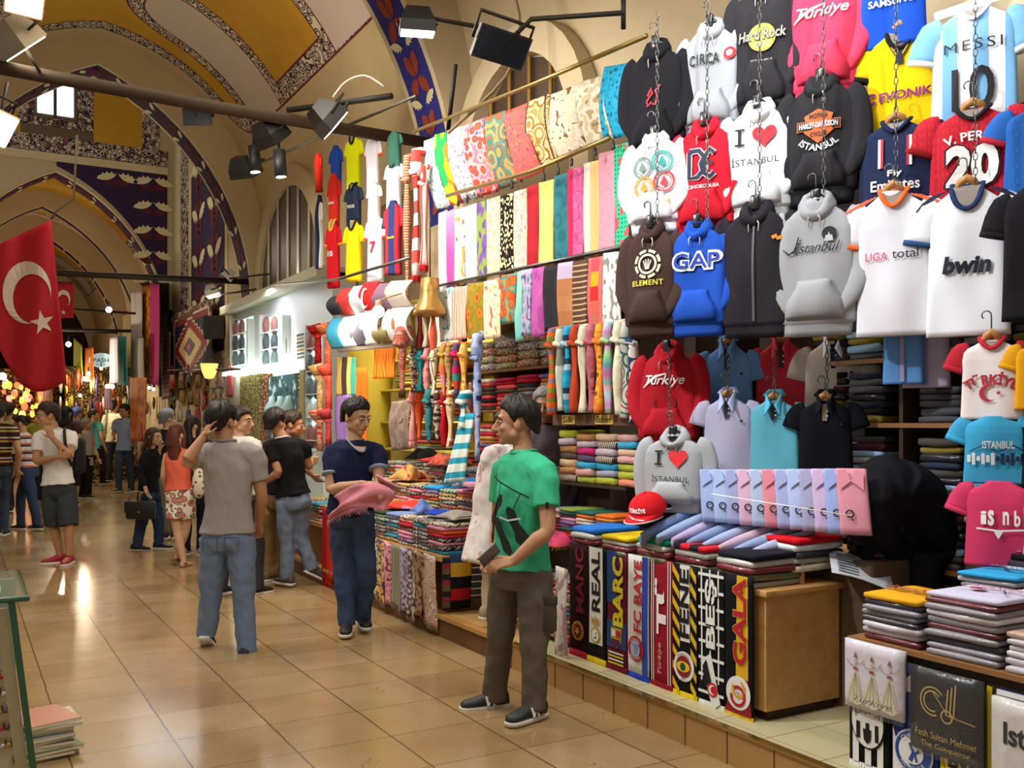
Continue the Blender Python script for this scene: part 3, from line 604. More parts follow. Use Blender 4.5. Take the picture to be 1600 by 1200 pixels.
# ---- the hoodies, row by row
def hoodie(u, vt, vb, wpx, col, label, prt, jacket=False, lining='#2a2a2c', sl='long', d=None, trim=None, yaw=YAWG, hl=None):
    d = d or gd(u) - rowd(vt); a, H = at_px(u, vt, vb, d); W = wpx * d / FOC * .92
    g = Garment('zip_jacket' if jacket else 'hoodie', label, 'jacket' if jacket else 'hoodie', 'jacket' if jacket else 'hood', W, H, col, a, yaw, 'hoodies hung in rows above the shirt counter', sl=sl, trim=trim)
    g.hood(lining=lining)
    if not jacket: g.pocket()
    if prt: g.prt(lambda mb: prt(mb, g, lambda x, z: g.fr(x, z)), label=None)
    hanger(g, label='black plastic hanger in the ' + short(label)); return g
W_ = ink('#f2f2f0'); K_ = ink('#1a1a22'); RD = ink('#d02a34')
def p_es(mb, g, f):
    for pts in ([(-.045, -.30), (-.01, -.26), (.0, -.29), (-.05, -.33), (-.04, -.36), (-.005, -.34)], [(.07, -.25), (.03, -.28), (.05, -.31), (.035, -.36), (.005, -.35)]): stroke(mb, ink('#b81f30'), f, [(x * g.W / .5, z * g.H / .65) for x, z in pts], .014)
def p_circa(mb, g, f): mb.text('C1RCA', K_, f, w=.25 * g.W / .5, h=.062, at=(-.02, -.33 * g.H), bold=.02); mb.poly(tr(disc(.035), (.125, -.31 * g.H)), RD, f); mb.poly(tr(disc(.018), (.125, -.31 * g.H)), W_, lambda x, z: g.fr(x, z, .008))
def p_hrc(mb, g, f):
    mb.poly(tr(disc(.075), (.01, -.44 * g.H)), ink('#c9c24a'), f); f2 = lambda x, z: g.fr(x, z, .008)
    mb.text('Hard Rock', ink('#20201e'), lambda x, z: g.fr(x, z, .007), w=.27, h=.062, at=(.01, -.42 * g.H), bold=.045, shear=.15); mb.text('Hard Rock', ink('#b9b4a0'), f2, w=.26, h=.055, at=(.01, -.42 * g.H), bold=.015, shear=.15)
    mb.text('CAFE', W_, f2, w=.08, at=(.01, -.49 * g.H)); mb.text('ISTANBUL', ink('#b9b4a0'), f, w=.12, at=(.01, -.6 * g.H))
def p_turk(mb, g, f, y=-.36, w=.27):
    mb.text('Türkiye', W_, f, w=w, h=.075, at=(.0, y * g.H), bold=.012, shear=.35); stroke(mb, W_, f, [(-w * .56, (y - .01) * g.H - .03), (-w * .4, y * g.H + .0), (-w * .2, y * g.H + .03), (w * .05, y * g.H + .045)], [.006, .018, .016, .006])
def p_volcom(mb, g, f):
    for x, z, c in ((-.055, -.34, '#6d8278'), (.065, -.3, '#3aa59a'), (-.045, -.54, '#d8952e'), (.075, -.5, '#c04046')):
        z *= g.H; ringp(mb, ink(c), f, (x, z), .05, .062); ringp(mb, ink(c), f, (x, z), .038, .043); mb.poly(tr([(0, .034), (.024, -.012), (0, -.03), (-.024, -.012)], (x, z)), ink(c), f)
    mb.text('VOLCOM', ink('#d8952e'), f, w=.2, at=(.01, -.70 * g.H), bold=.01)
def p_dc(mb, g, f):
    f2 = lambda x, z: g.fr(x, z, .008); n = ink('#1b2340')
    for m, k, w in ((W_, f, .036), (n, f2, .024)):
        y = -.38 * g.H; s = g.W / .5
        stroke(mb, m, k, [(x * s, y + z) for x, z in ((-.1, .075), (-.1, -.075), (-.03, -.075), (.03, -.03), (.03, .03), (-.02, .075), (-.1, .075))], w)
        stroke(mb, m, k, [(x * s, y + z) for x, z in ((.105, .05), (.07, .078), (.02, .03), (.0, -.0), (.02, -.05), (.07, -.078), (.105, -.055))], w)
    mb.poly(tr(star(.022), (.075 * s, y)), n, f2); mb.text('DCSHOECOUSA', W_, f, w=.2, at=(0, y - .125), bold=.015)
def p_ilove(mb, g, f, s=1, c='#1d1d25'):
    y = -.29 * g.H; k = ink(c); 
    for a in ((-.105, -.055, .035, .045), (-.105, -.055, -.045, -.035)): mb.poly([(a[0] * s, y + a[2] * s), (a[1] * s, y + a[2] * s), (a[1] * s, y + a[3] * s), (a[0] * s, y + a[3] * s)], k, f)
    mb.poly([(-.088 * s, y - .04 * s), (-.072 * s, y - .04 * s), (-.072 * s, y + .04 * s), (-.088 * s, y + .04 * s)], k, f); mb.poly(tr(heart(), (.045 * s, y), .068 * s), ink('#d8202c'), f); mb.text('İSTANBUL', k, f, w=.25 * s, at=(.0, y - .125 * s), space=1.1)
def p_harley(mb, g, f):
    y = -.39 * g.H; o = ink('#d2622a'); f2 = lambda x, z: g.fr(x, z, .007); f3 = lambda x, z: g.fr(x, z, .010)
    mb.poly(tr([(-.075, .055), (0, .085), (.075, .055), (.06, .0), (.075, -.03), (0, -.095), (-.075, -.03), (-.06, 0)], (0, y)), o, f); mb.poly([(-.11, y - .025), (.11, y - .025), (.11, y + .028), (-.11, y + .028)], o, f2); mb.poly([(-.105, y - .02), (.105, y - .02), (.105, y + .023), (-.105, y + .023)], ink('#22201e'), lambda x, z: g.fr(x, z, .0085))
    mb.text('HARLEY-DAVIDSON', W_, f3, w=.195, h=.03, at=(0, y + .002), bold=.03); mb.text('MOTOR', K_, f2, w=.095, h=.024, at=(0, y + .05), bold=.03); mb.text('CYCLES', K_, f2, w=.085, h=.024, at=(0, y - .046), bold=.03)
    mb.text('ISTANBUL', W_, f, w=.2, h=.035, at=(0, y - .115), bold=.02, arc=-.13)
def p_elem(mb, g, f):
    y = -.36 * g.H; c = ink('#cfd0b4'); ringp(mb, c, f, (0, y), .045, .058)
    for k in range(8): ringp(mb, c, f, (0, y), .066, .082, k * PI / 4 + .1, (k + 1) * PI / 4 - .1, 5)
    for dx in (-.02, -.007, .007, .02): stroke(mb, c, f, [(dx * .4, y - .03), (dx * .8, y), (dx * 1.2, y + .03 - abs(dx) * .5)], .007)
    mb.text('ELEMENT', ink('#d8c832'), f, w=.19, at=(0, y - .105), bold=.02, space=1.15)
def p_gap(mb, g, f): mb.text('GAP', W_, f, w=.29, h=.11, at=(.01, -.345 * g.H), bold=.06); mb.text('GAP', ink('#2040a8'), lambda x, z: g.fr(x, z, .008), w=.26, h=.082, at=(.01, -.345 * g.H), bold=.01)
def p_ist(mb, g, f):
    k = K_; y = -.345 * g.H; mb.text('İstanbul', k, f, w=.24, h=.07, at=(.01, y), shear=.4, bold=.0); stroke(mb, k, f, [(-.16, y - .01), (-.13, y - .04), (-.1, y - .02), (-.08, y + .05)], [.004, .01, .01, .006]); mb.poly(tr(disc(.036), (.075, y + .055)), k, f); mb.poly(tr([(-.022, -.034), (.022, -.034), (.016, -.005), (.006, -.005), (0, .012), (-.006, -.005), (-.016, -.005)], (.075, y + .05)), ink('#b9b9bc'), lambda x, z: g.fr(x, z, .008))
hoodie(1027, 72, 250, 104, '#1c1b20', 'black hoodie with a red scribbled chest mark, top of the column nearest the scarves', p_es)
hoodie(1112, 40, 215, 104, '#a3a6ac', 'light grey hoodie with black block letters and a red dot, top row', p_circa)
hoodie(1194, -32, 190, 112, '#2e2c30', 'charcoal hoodie with a yellow round cafe print, top row', p_hrc)
hoodie(1290, -58, 160, 116, '#e8405e', 'pink hoodie with white handwritten Türkiye, top row', lambda mb, g, f: p_turk(mb, g, f, -.38))
hoodie(1025, 212, 366, 100, '#e6e9ee', 'white hoodie with four coloured ring badges', p_volcom, lining='#c8ccd4')
hoodie(1103, 192, 372, 108, '#c81f30', 'red hoodie with large interlocked navy letters', p_dc, lining='#8a1420')
hoodie(1186, 165, 345, 120, '#eef0f4', 'white hoodie printed I love İSTANBUL with red heart', lambda mb, g, f: p_ilove(mb, g, f, 1.05), lining='#c8ccd4')
hoodie(1284, 125, 320, 122, '#2a292d', 'charcoal hoodie with an orange and white shield print', p_harley)
hoodie(1019, 352, 527, 96, '#43302b', 'brown hoodie with a pale tree badge, bottom hoodie row', p_elem)
hoodie(1092, 350, 525, 106, '#2350b4', 'royal blue hoodie with outlined white letters', p_gap, lining='#1a3a8a')
g = hoodie(1183, 322, 527, 128, '#28242b', 'black zip jacket with a standing collar and orange chest mark', lambda mb, g, f: (stroke(mb, ink('#e0962c'), f, [(.1, -.27 * g.H), (.12, -.255 * g.H), (.125, -.275 * g.H), (.155, -.262 * g.H)], .02), [mb.poly([(-.006, z), (.006, z), (.006, z + .04), (-.006, z + .04)], ink('#5a5258'), f) for z in (-.06 - k * .04 for k in range(1, int((g.H - .1) / .04)))]), jacket=True)
hoodie(1277, 313, 525, 134, '#9b9ca0', 'light grey hoodie with brush-lettered İstanbul and a mosque roundel', p_ist, lining='#c0c0c4')
hoodie(1045, 545, 700, 108, '#b01c28', 'red hoodie with white handwritten Türkiye hanging beneath the brown hoodie', lambda mb, g, f: (p_turk(mb, g, f, -.33, .25), mb.poly(tr(crescent(.07, .056, .02), (0, -.56 * g.H), 1, 1.6), ink('#7a0e18'), f)), d=5.75, lining='#5a0e14')
hoodie(1055, 680, 800, 112, '#a5a7ab', 'small grey hoodie printed I love İSTANBUL propped behind the shirt counter', lambda mb, g, f: p_ilove(mb, g, f, .9), d=5.35, lining='#c8c8cc', trim='down')
# ---- football jerseys
def jersey(u, vt, vb, wpx, col, label, trim=None, col2=None, prt=None, coll=None, vn=0, name='football_jersey', cat='jersey', d=None, yaw=YAWG, slcol=None, grp='football jerseys hung in rows', wood=True, hang=True, dd=0, uvs=(1, 1), tilt=0):
    d = (d or gd(u) - rowd(vt)) + dd; a, H = at_px(u, vt, vb, d); W = wpx * d / FOC * .9
    g = Garment(name, label, cat, 'tee', W, H, col, a, yaw, grp, trim=trim, slcol=slcol, uvs=uvs, tilt=tilt)
    if coll: g.collar(coll, vn)
    if prt: g.prt(lambda mb: prt(mb, g, lambda x, z: g.fr(x, z)))
    if hang: hanger(g, wood)
    return g
def p_bvb(mb, g, f):
    mb.text('EVONIK', ink('#8c2468'), f, w=.26, h=.045, at=(.03, -.56 * g.H), bold=.03); ringp(mb, ink('#8c2468'), f, (-.14, -.56 * g.H), .014, .032, .6, 5.8)
    mb = MB(); mb.poly([(-.018, -.1 * g.H), (.018, -.1 * g.H), (.018, -.3 * g.H), (-.018, -.3 * g.H)], K_, f)
    for sx in (1, -1): stroke(mb, K_, f, [(sx * .075, -.01), (sx * .05, -.06), (sx * .012, -.13)], .02); stroke(mb, ink('#e8c020'), lambda x, z: g.fr(x, z, .008), [(sx * .078, -.01), (sx * .053, -.06), (sx * .015, -.13)], .005)
    mb.build('placket', g.root, xf=g.xf)
def p_psg(mb, g, f):
    for x, c in ((-.075, '#f2f2f2'), (-.062, '#c02840'), (.062, '#c02840'), (.075, '#f2f2f2')): mb.poly([(x - .006, -.17 * g.H), (x + .006, -.17 * g.H), (x + .006, -.47 * g.H), (x - .006, -.47 * g.H)], ink(c), f)
    mb.text('Fly', W_, f, w=.07, h=.04, at=(0, -.54 * g.H), bold=.02); mb.text('Emirates', W_, f, w=.23, h=.055, at=(0, -.65 * g.H), bold=.015)
def p_rvp(mb, g, f): mb.text('V. PERSIE', W_, f, w=.25, h=.045, at=(0, -.27 * g.H), bold=.02, arc=.35); mb.text('20', ink('#201414'), f, w=.25, h=.215, at=(.0, -.55 * g.H), bold=.075); mb.text('20', W_, lambda x, z: g.fr(x, z, .008), w=.23, h=.2, at=(.0, -.55 * g.H), bold=.05)
def p_messi(mb, g, f): mb.text('MESSI', ink('#24262c'), f, w=.26, h=.05, at=(.0, -.3 * g.H), space=1.25); mb.text('10', ink('#24262c'), f, w=.19, h=.21, at=(0, -.62 * g.H), bold=.015)
def p_bay(mb, g, f):
    mb.text('LIGA', ink('#d04050'), f, w=.105, h=.04, at=(-.075, -.45 * g.H)); mb.text('total', K_, f, w=.12, h=.045, at=(.06, -.44 * g.H)); ringp(mb, RD, f, (.12, -.25 * g.H), .02, .034); mb.poly(tr(disc(.02), (.12, -.25 * g.H)), ink('#3a5ab0'), f)
    mb = MB()
    for k in (-1, 0, 1): mb.poly(tr(star(.01), (.12 + k * .026, -.19 * g.H)), ink('#c0b060'), f)
    mb.build('badge_stars', g.root, xf=g.xf); mb = MB()
    for sx in (1, -1):
        for k in range(3): stroke(mb, ink('#f06030'), f, [(sx * (.08 + k * .02), -.02 - k * .005), (sx * (.14 + k * .02), -.05 - k * .004), (sx * (.19 + .02 * k), -.085)], .008)
    mb.build('shoulder_stripes', g.root, xf=g.xf)
def p_real(mb, g, f):
    mb.text('bwin', ink('#1d2030'), f, w=.21, h=.085, at=(.0, -.53 * g.H), bold=.045, shear=.18); mb.poly(tr(disc(.03), (.125, -.26 * g.H)), ink('#c9b060'), f); mb.poly(tr(disc(.024), (.125, -.26 * g.H)), W_, lambda x, z: g.fr(x, z, .007)); mb.text('M', ink('#2a3a6a'), lambda x, z: g.fr(x, z, .009), w=.03, at=(.125, -.26 * g.H)); mb.poly(tr([(-.018, 0), (-.022, .022), (-.008, .01), (0, .028), (.008, .01), (.022, .022), (.018, 0)], (.125, -.205 * g.H)), ink('#c9b060'), f); mb = MB()
    for sx in (1, -1):
        for k in range(3): stroke(mb, ink('#1d2340'), f, [(sx * (.095 + k * .024), -.015 - k * .006), (sx * (.15 + k * .022), -.045 - k * .008), (sx * (.2 + .012 * k), -.075 - .012 * k)], .009)
    mb.build('shoulder_stripes', g.root, xf=g.xf)
jersey(1395, -75, 75, 112, '#1c4fc0', 'bright blue jersey with white letters, cut by the top of the frame', trim='#1c4fc0', prt=lambda mb, g, f: mb.text('SAMSUNG', W_, f, w=.22, at=(0, -.55 * g.H), bold=.02))
ARG = pat('u', ['#7db4e0', '#7db4e0', '#e8eaf2', '#e8eaf2'], (7.2, 1), bump=.1)
jersey(1522, 12, 222, 142, ARG, 'sky blue and white striped jersey with a black number 10', trim='#e8eaf2', prt=p_messi, coll='#dfe6f2', slcol='#7fb8e4')
jersey(1408, 50, 232, 118, '#ecc40e', 'yellow jersey with black placket and purple chest lettering', trim='#1c1c1c', prt=p_bvb, coll='#1c1c1c', vn=1)
RVP = pat('u', ['#b81e2c', '#c22632', '#a81a28', '#c22632'], (24, 1), over=[('v', (1, 24), .5, '#b02030')], bump=.1)
jersey(1521, 172, 335, 146, RVP, 'red checked jersey with a large white number 20', trim='#7a1018', prt=p_rvp, coll='#1c1c20', slcol=RVP)
jersey(1401, 192, 345, 128, '#232c4c', 'navy jersey with white chest lettering and tricolour bars', trim='#1a2038', prt=p_psg, coll='#1a2240')
jersey(1397, 300, 525, 126, '#dcdbe4', 'white jersey with orange collar, cuffs and shoulder lines', trim='#f06428', prt=p_bay, coll='#f06428')
jersey(1512, 292, 525, 134, '#e6e8f0', 'white jersey with navy shoulder stripes and bold dark lettering', trim='#2a4a7a', prt=p_real, coll='#24345a', vn=1)
jersey(1632, 165, 300, 130, '#2a62b0', 'blue jersey with red cuffs at the edge of the display', trim='#b02838')
jersey(1625, 285, 500, 120, '#1b1a1e', 'black jersey at the edge of the display', trim='#1b1a1e', dd=-.1)
# ---- polos
def polo(u, vt, vb, wpx, col, label, d=5.55, inner='#40404a', cc=None, dd=0):
    a, H = at_px(u, vt, vb, d + dd); W = wpx * (d + dd) / FOC * .86
    g = Garment('polo_shirt', label, 'polo shirt', 'tee', W, H, col, a, YAWG + .15, 'polo shirts under the hoodies'); g.polo(cc, inner=inner); g.prt(lambda mb: mb.poly(tr(disc(.008, 8), (.1 * W / .35, -.3 * H)), ink('#20304a'), lambda x, z: g.fr(x, z)), 'chest_badge'); hanger(g, True)
polo(1138, 540, 690, 92, '#6f9ee0', 'light blue polo shirt in the upper polo row', d=5.75)
polo(1222, 535, 690, 98, '#d83a4a', 'coral red polo shirt in the upper polo row', d=5.65)
polo(1303, 533, 700, 108, '#ddd5cc', 'cream polo shirt with navy trim in the upper polo row', d=5.5, inner='#28304a', cc='#e8eef8')
polo(1138, 622, 742, 92, '#b7b4d0', 'lavender polo shirt with pale blue collar', d=5.5, cc='#aebfe6')
polo(1210, 626, 742, 94, '#69bcd2', 'turquoise polo shirt hanging over the bagged shirts', d=5.4, cc='#5cc0e0')
polo(1290, 626, 748, 98, '#14141c', 'black polo shirt with a patterned collar lining', d=5.25, inner='#a89a80')
# ---- t-shirts at the right edge
def p_tr(mb, g, f): mb.text('TÜRKİYE', ink('#a82a38'), f, w=.24, h=.062, at=(0, -.48 * g.H), bold=.05, arc=.22); mb.poly(tr(crescent(.04, .032, .014), (-.01, -.67 * g.H)), ink('#a82a38'), f); mb.poly(tr(star(.014), (.032, -.67 * g.H)), ink('#a82a38'), f)
jersey(1550, 532, 655, 100, '#e2d8d8', 'white raglan t-shirt with red sleeves and arched TÜRKİYE', trim='#b02434', prt=p_tr, coll='#b02434', name='t_shirt', cat='t-shirt', d=4.42, slcol='#b02434', grp='t-shirts hung beside the shelves')
def p_blue(mb, g, f):
    mb.text('ISTANBUL', ink('#d8d8c8'), f, w=.13, h=.035, at=(.02, -.42 * g.H), bold=.02); y = -.62 * g.H
    stroke(mb, ink('#1c3a5c'), f, [(-.1, y + .03), (-.04, y + .06), (.02, y + .03), (.08, y + .06), (.13, y + .03)], .005)
    for k in range(12): h_ = (.03, .05, .02, .045)[k % 4]; mb.poly([(-.11 + k * .02, y - h_ * .6), (-.095 + k * .02, y - h_ * .6), (-.095 + k * .02, y + h_ * .5), (-.11 + k * .02, y + h_ * .5)], ink('#d8dce0' if k < 6 else '#1c2a44'), f)
jersey(1554, 650, 756, 100, '#3d9ecb', 'turquoise t-shirt with a skyline print and ISTANBUL', trim='#3d9ecb', prt=p_blue, name='t_shirt', cat='t-shirt', d=4.4, grp='t-shirts hung beside the shelves', hang=False, slcol='#3d9ecb')
def p_pink(mb, g, f):
    for k, (c, x) in enumerate(zip('isnb', (-.06, -.03, .03, .075))): mb.text(c, W_, f, h=.06 + .01 * (k % 2), w=.025, at=(x, -.42 * g.H), bold=.03)
    stroke(mb, W_, f, [(-.09, -.55 * g.H), (0, -.57 * g.H), (.1, -.55 * g.H)], .008); stroke(mb, W_, f, [(0, -.57 * g.H), (.0, -.66 * g.H)], [.04, .004])
jersey(1562, 752, 885, 112, '#cc3a62', 'pink t-shirt with white broken lettering', trim='#cc3a62', prt=p_pink, name='t_shirt', cat='t-shirt', d=4.34, grp='t-shirts hung beside the shelves', hang=False)
jersey(1630, 535, 640, 90, '#d99a18', 'mustard yellow t-shirt cut by the frame edge', trim='#d99a18', name='t_shirt', cat='t-shirt', d=4.28, grp='t-shirts hung beside the shelves', hang=False)
jersey(1638, 660, 760, 84, '#17171c', 'black t-shirt beside the turquoise one', trim='#17171c', name='t_shirt', cat='t-shirt', d=4.28, grp='t-shirts hung beside the shelves', hang=False)
jersey(1640, 770, 880, 90, '#a9a6aa', 'grey t-shirt beside the pink one', trim='#a9a6aa', name='t_shirt', cat='t-shirt', d=4.22, grp='t-shirts hung beside the shelves', hang=False)
# shirts dangling from the back shelf, seen under the white jerseys
for u, vb, w, c, l in ((1412, 600, 62, '#5f93d4', 'pale blue shirt hanging beneath the white jerseys'), (1448, 606, 70, '#b9b2d6', 'lavender shirt tails hanging beneath the white jerseys'), (1487, 580, 50, '#8fb6d8', 'sky blue shirt sleeve hanging under the navy-striped white jersey')):
    a, H = at_px(u, 480, vb, 4.88); g = Garment('shirt', l, 'shirt', 'tee', w * 4.88 / FOC, H, c, a, YAWG, 'shirts hanging behind the jerseys', sl='none'); g.prt(lambda mb: mb.poly([(-.01, -.25 * H), (.01, -.25 * H), (.01, -.97 * H), (-.01, -.97 * H)], ink('#9a94b8'), lambda x, z: g.fr(x, z)), 'button_placket')
# ---- chains that carry the hangers
def chain(u, v0, v1, d, label):
    mb = MB(); a, b = P(u, v0, d), P(u, v1, d); L = a.z - b.z; n = int(L / .034); 
    for i in range(n):
        c = a + V((0, 0, -L * (i + .5) / n)); q = 0 if i % 2 else PI / 2; dx, dy = math.cos(q + .5) * .009, math.sin(q + .5) * .009
        mb.tube([c + V((dx * math.cos(t), dy * math.cos(t), .02 * math.sin(t))) for t in (2 * PI * k / 8 for k in range(8))], .0026, METAL, 5, closed=True)
    tag(mb.build('hanging_chain'), label, 'chain', 'chains carrying the hangers')
for u, v0, v1, l in ((1027, 20, 350, 'steel chain down the column of the brown hoodie'), (1105, 0, 345, 'steel chain down the column of the red lettered hoodie'), (1187, -20, 310, 'steel chain in front of the white heart hoodie'), (1287, -40, 300, 'steel chain in front of the orange shield hoodie'), (1400, -60, 290, 'steel chain in front of the yellow jersey'), (1524, -40, 285, 'steel chain in front of the number 10 jersey')): chain(u, v0, v1, gd(u) - .27, l)
for u, v0, v1, d, l in ((1046, 545, 675, 5.5, 'thin chain over the lower red hoodie'), (1137, 535, 640, 5.45, 'thin chain over the light blue polo'), (1210, 535, 630, 5.3, 'thin chain over the coral polo'), (1292, 530, 620, 5.15, 'thin chain over the cream polo')): chain(u, v0, v1, d, l)
# ------------------------------------------------------------------ the scarf shop: rails, folded shawls, knotted scarves
XS = 3.75
def sc_label(l): return l
def hang_cloth(name, label, cat, group, tl, tr_, bl, br, m, th=.008, waves=2, amp=.012, nu=10, nv=14, size=None, fringe=None, bow=.0, fl=.05, seed=0, part=None):
    """a cloth hanging between four world corners, with soft folds; optional fringe part"""
    tl, tr_, bl, br = V(tl), V(tr_), V(bl), V(br); nrm = (tr_ - tl).cross(bl - tl).normalized(); ph = rnd.random() * 6
    if nrm.x > 0: nrm = -nrm
    W, H = (tr_ - tl).length, (bl - tl).length
    def f(a, b):
        p = tl.lerp(tr_, a).lerp(bl.lerp(br, a), b); return p + nrm * (amp * math.sin(a * 2 * PI * waves + ph) * (.25 + .75 * b) + bow * math.sin(PI * b) + amp * .5 * math.sin(b * 5 + ph + a * 2))
    mb = MB(); mb.sheet(f, nu, nv, th, m, size or (W, H))
    if not fringe and not part: return tag(mb.build(name), label, cat, group)
    root = thing(name, label, cat, (tl + tr_) / 2, group); mb.build('cloth', root)
    if fringe:
        q = MB(); n = max(6, int(W / .012)); mf = cloth(fringe)
        for i in range(n): a = (i + .5) / n; p = f(a, 1); q.tube([p, p + (bl - tl).normalized() * fl * .6 + nrm * .004 * math.sin(i * 7), p + (bl - tl).normalized() * fl + nrm * .008 * math.sin(i * 5)], [.004, .0035, .002], mf, 4)
        q.build('fringe', root)
    return root
def px4(u0, u1, t0, t1, b0, b1, X=XS, ub0=None, ub1=None): return onX(u0, t0, X), onX(u1, t1, X), onX(ub0 or u0, b0, X), onX(ub1 or u1, b1, X)
# rails
def rail(name, pts, r, m, label, cat='rail', group=None): mb = MB(); mb.tube(pts, r, m, 8); return tag(mb.build(name), label, cat, group)
rail('bamboo_rail', [onX(646, 206, XS - .06), onX(830, 133, XS - .06), onX(1010, 56, XS - .06)], .016, BRASS, 'upper bamboo-coloured rail over the row of folded shawls')
rail('bamboo_rail', [onX(698, 306, XS - .12), onX(830, 268, XS - .12), onX(952, 216, XS - .12)], .017, BRASS, 'lower bamboo-coloured rail across the shawl row')
rail('clothes_rail', [onX(390, 262, 3.75), onX(650, 150, 3.75)], .016, METAL, 'steel rail above the columns of hanging jerseys')
rail('clothes_rail', [onX(430, 445, 3.66), onX(525, 437, 3.55), onX(640, 403, 3.5)], .016, METAL, 'steel rail pressing on the lower ends of the jerseys')
rail('display_bar', [onX(526, 497, 3.55), onX(660, 478, 3.55)], .026, mat('#cfc9c0', .5), 'grey bar under the upper row of draped towels')
rail('display_bar', [onX(530, 547, 3.55), onX(645, 535, 3.55)], .028, mat('#cfc9c0', .5), 'grey bar under the lower row of draped towels')
rail('display_bar', [onX(688, 446, 3.72), onX(980, 384, 3.72)], .014, METAL, 'thin bar carrying the folded pashminas in the middle of the wall')
rail('display_bar', [onX(856, 520, 3.68), onX(1004, 508, 3.68)], .014, METAL, 'thin bar carrying the knotted scarves beside the hoodies')
# row A: shawls slung over the upper rail
def vv(kind, *a, **k): return pat(kind, *a, **k)
A = [(664, 681, 221, 213, 327, 322, pat('vor', ['#dce6ea', '#8fb4c4', '#e6e4da', '#5f9ab0'], (26, 26)), 'white and pale blue speckled shawl at the far end of the upper rail'),
 (681, 698, 211, 206, 322, 318, pat('cell', ['#e8c81c', '#d8502a', '#2a9a50', '#5a2a7a', '#e8d82a', '#e07a20'], (7, 5)), 'bold geometric shawl in yellow, green, orange and purple'),
 (698, 727, 204, 196, 318, 309, pat('noise', ['#6e6a78', '#b4b0b8', '#d4d0d0', '#8f8a96', '#5a5462'], (18, 18)), 'grey mottled floral shawl on the upper rail'),
 (727, 757, 197, 184, 308, 298, pat('vor', ['#e8602a', '#e84848', '#f0a0a0', '#e87088'], (13, 13), over=[('vor', (9, 9), .17, '#3a58a0')]), 'coral pink shawl with blue and orange flowers'),
 (757, 790, 184, 172, 297, 284, pat('ring', ['#b0904c', '#2e7c7e', '#a06038', '#3f8a86', '#c09a58'], (5.5, 5.5)), 'teal and bronze shawl with a large medallion'),
 (790, 826, 175, 160, 283, 268, pat('ring', ['#d04858', '#e08a6a', '#b83848', '#c87858', '#e0607a'], (15, 15)), 'salmon and red brocade shawl on the upper rail'),
 (826, 861, 160, 146, 268, 250, pat('ring', ['#e0c690', '#b8823c', '#e6d4a8', '#a0682c', '#d8bc80'], (7, 7), over=[('u', (4, 1), .08, '#30281c')]), 'sand coloured shawl with brown medallions and dark border'),
 (861, 906, 148, 130, 250, 232, pat('vor', ['#3a2a20', '#e8dcc4', '#e0d0b4', '#efe4d0', '#8a5a3c'], (19, 19), pos=[0, .12, .36, .6, .8]), 'cream shawl with brown paw-like print'),
 (906, 946, 130, 117, 230, 215, pat('noise', ['#a88a60', '#d8c8a8', '#efe6d2', '#c0a880', '#8a7a60'], (9, 9)), 'beige and white blurred animal print shawl'),
 (946, 988, 105, 97, 218, 212, pat('vor', ['#10567c', '#1c9cc8', '#28b0d8', '#1c9cc8'], (24, 24), over=[('vor', (6, 6), .16, '#d8e0b0')]), 'bright turquoise shawl with a dark drop motif next to the black hoodie')]
for i, (u0, u1, t0, t1, b0, b1, m, l) in enumerate(A):
    s = 26 if i < 6 else 14 if i < 9 else 0
    hang_cloth('shawl', l, 'shawl', 'shawls slung from the upper rail', *px4(u0, u1, t0, t1, b0, b1, XS, u0 + s * .8, u1 + s), m, amp=.012, waves=1, bow=.05)
# clips (each a thing)
for i, (u, v) in enumerate(((716, 318), (730, 313), (800, 290), (850, 278), (872, 268), (893, 254), (930, 238), (958, 228))):
    mb = MB(); c = onX(u, v, XS - .1); mb.box(c, (.012, .03, .05), BLACK, r=.004); mb.tube([c + V((0, 0, .025)), c + V((0, 0, .07))], .004, METAL, 5); tag(mb.build('clip'), 'small black clip holding a pashmina under the lower rail', 'clip', 'clips on the lower rail')
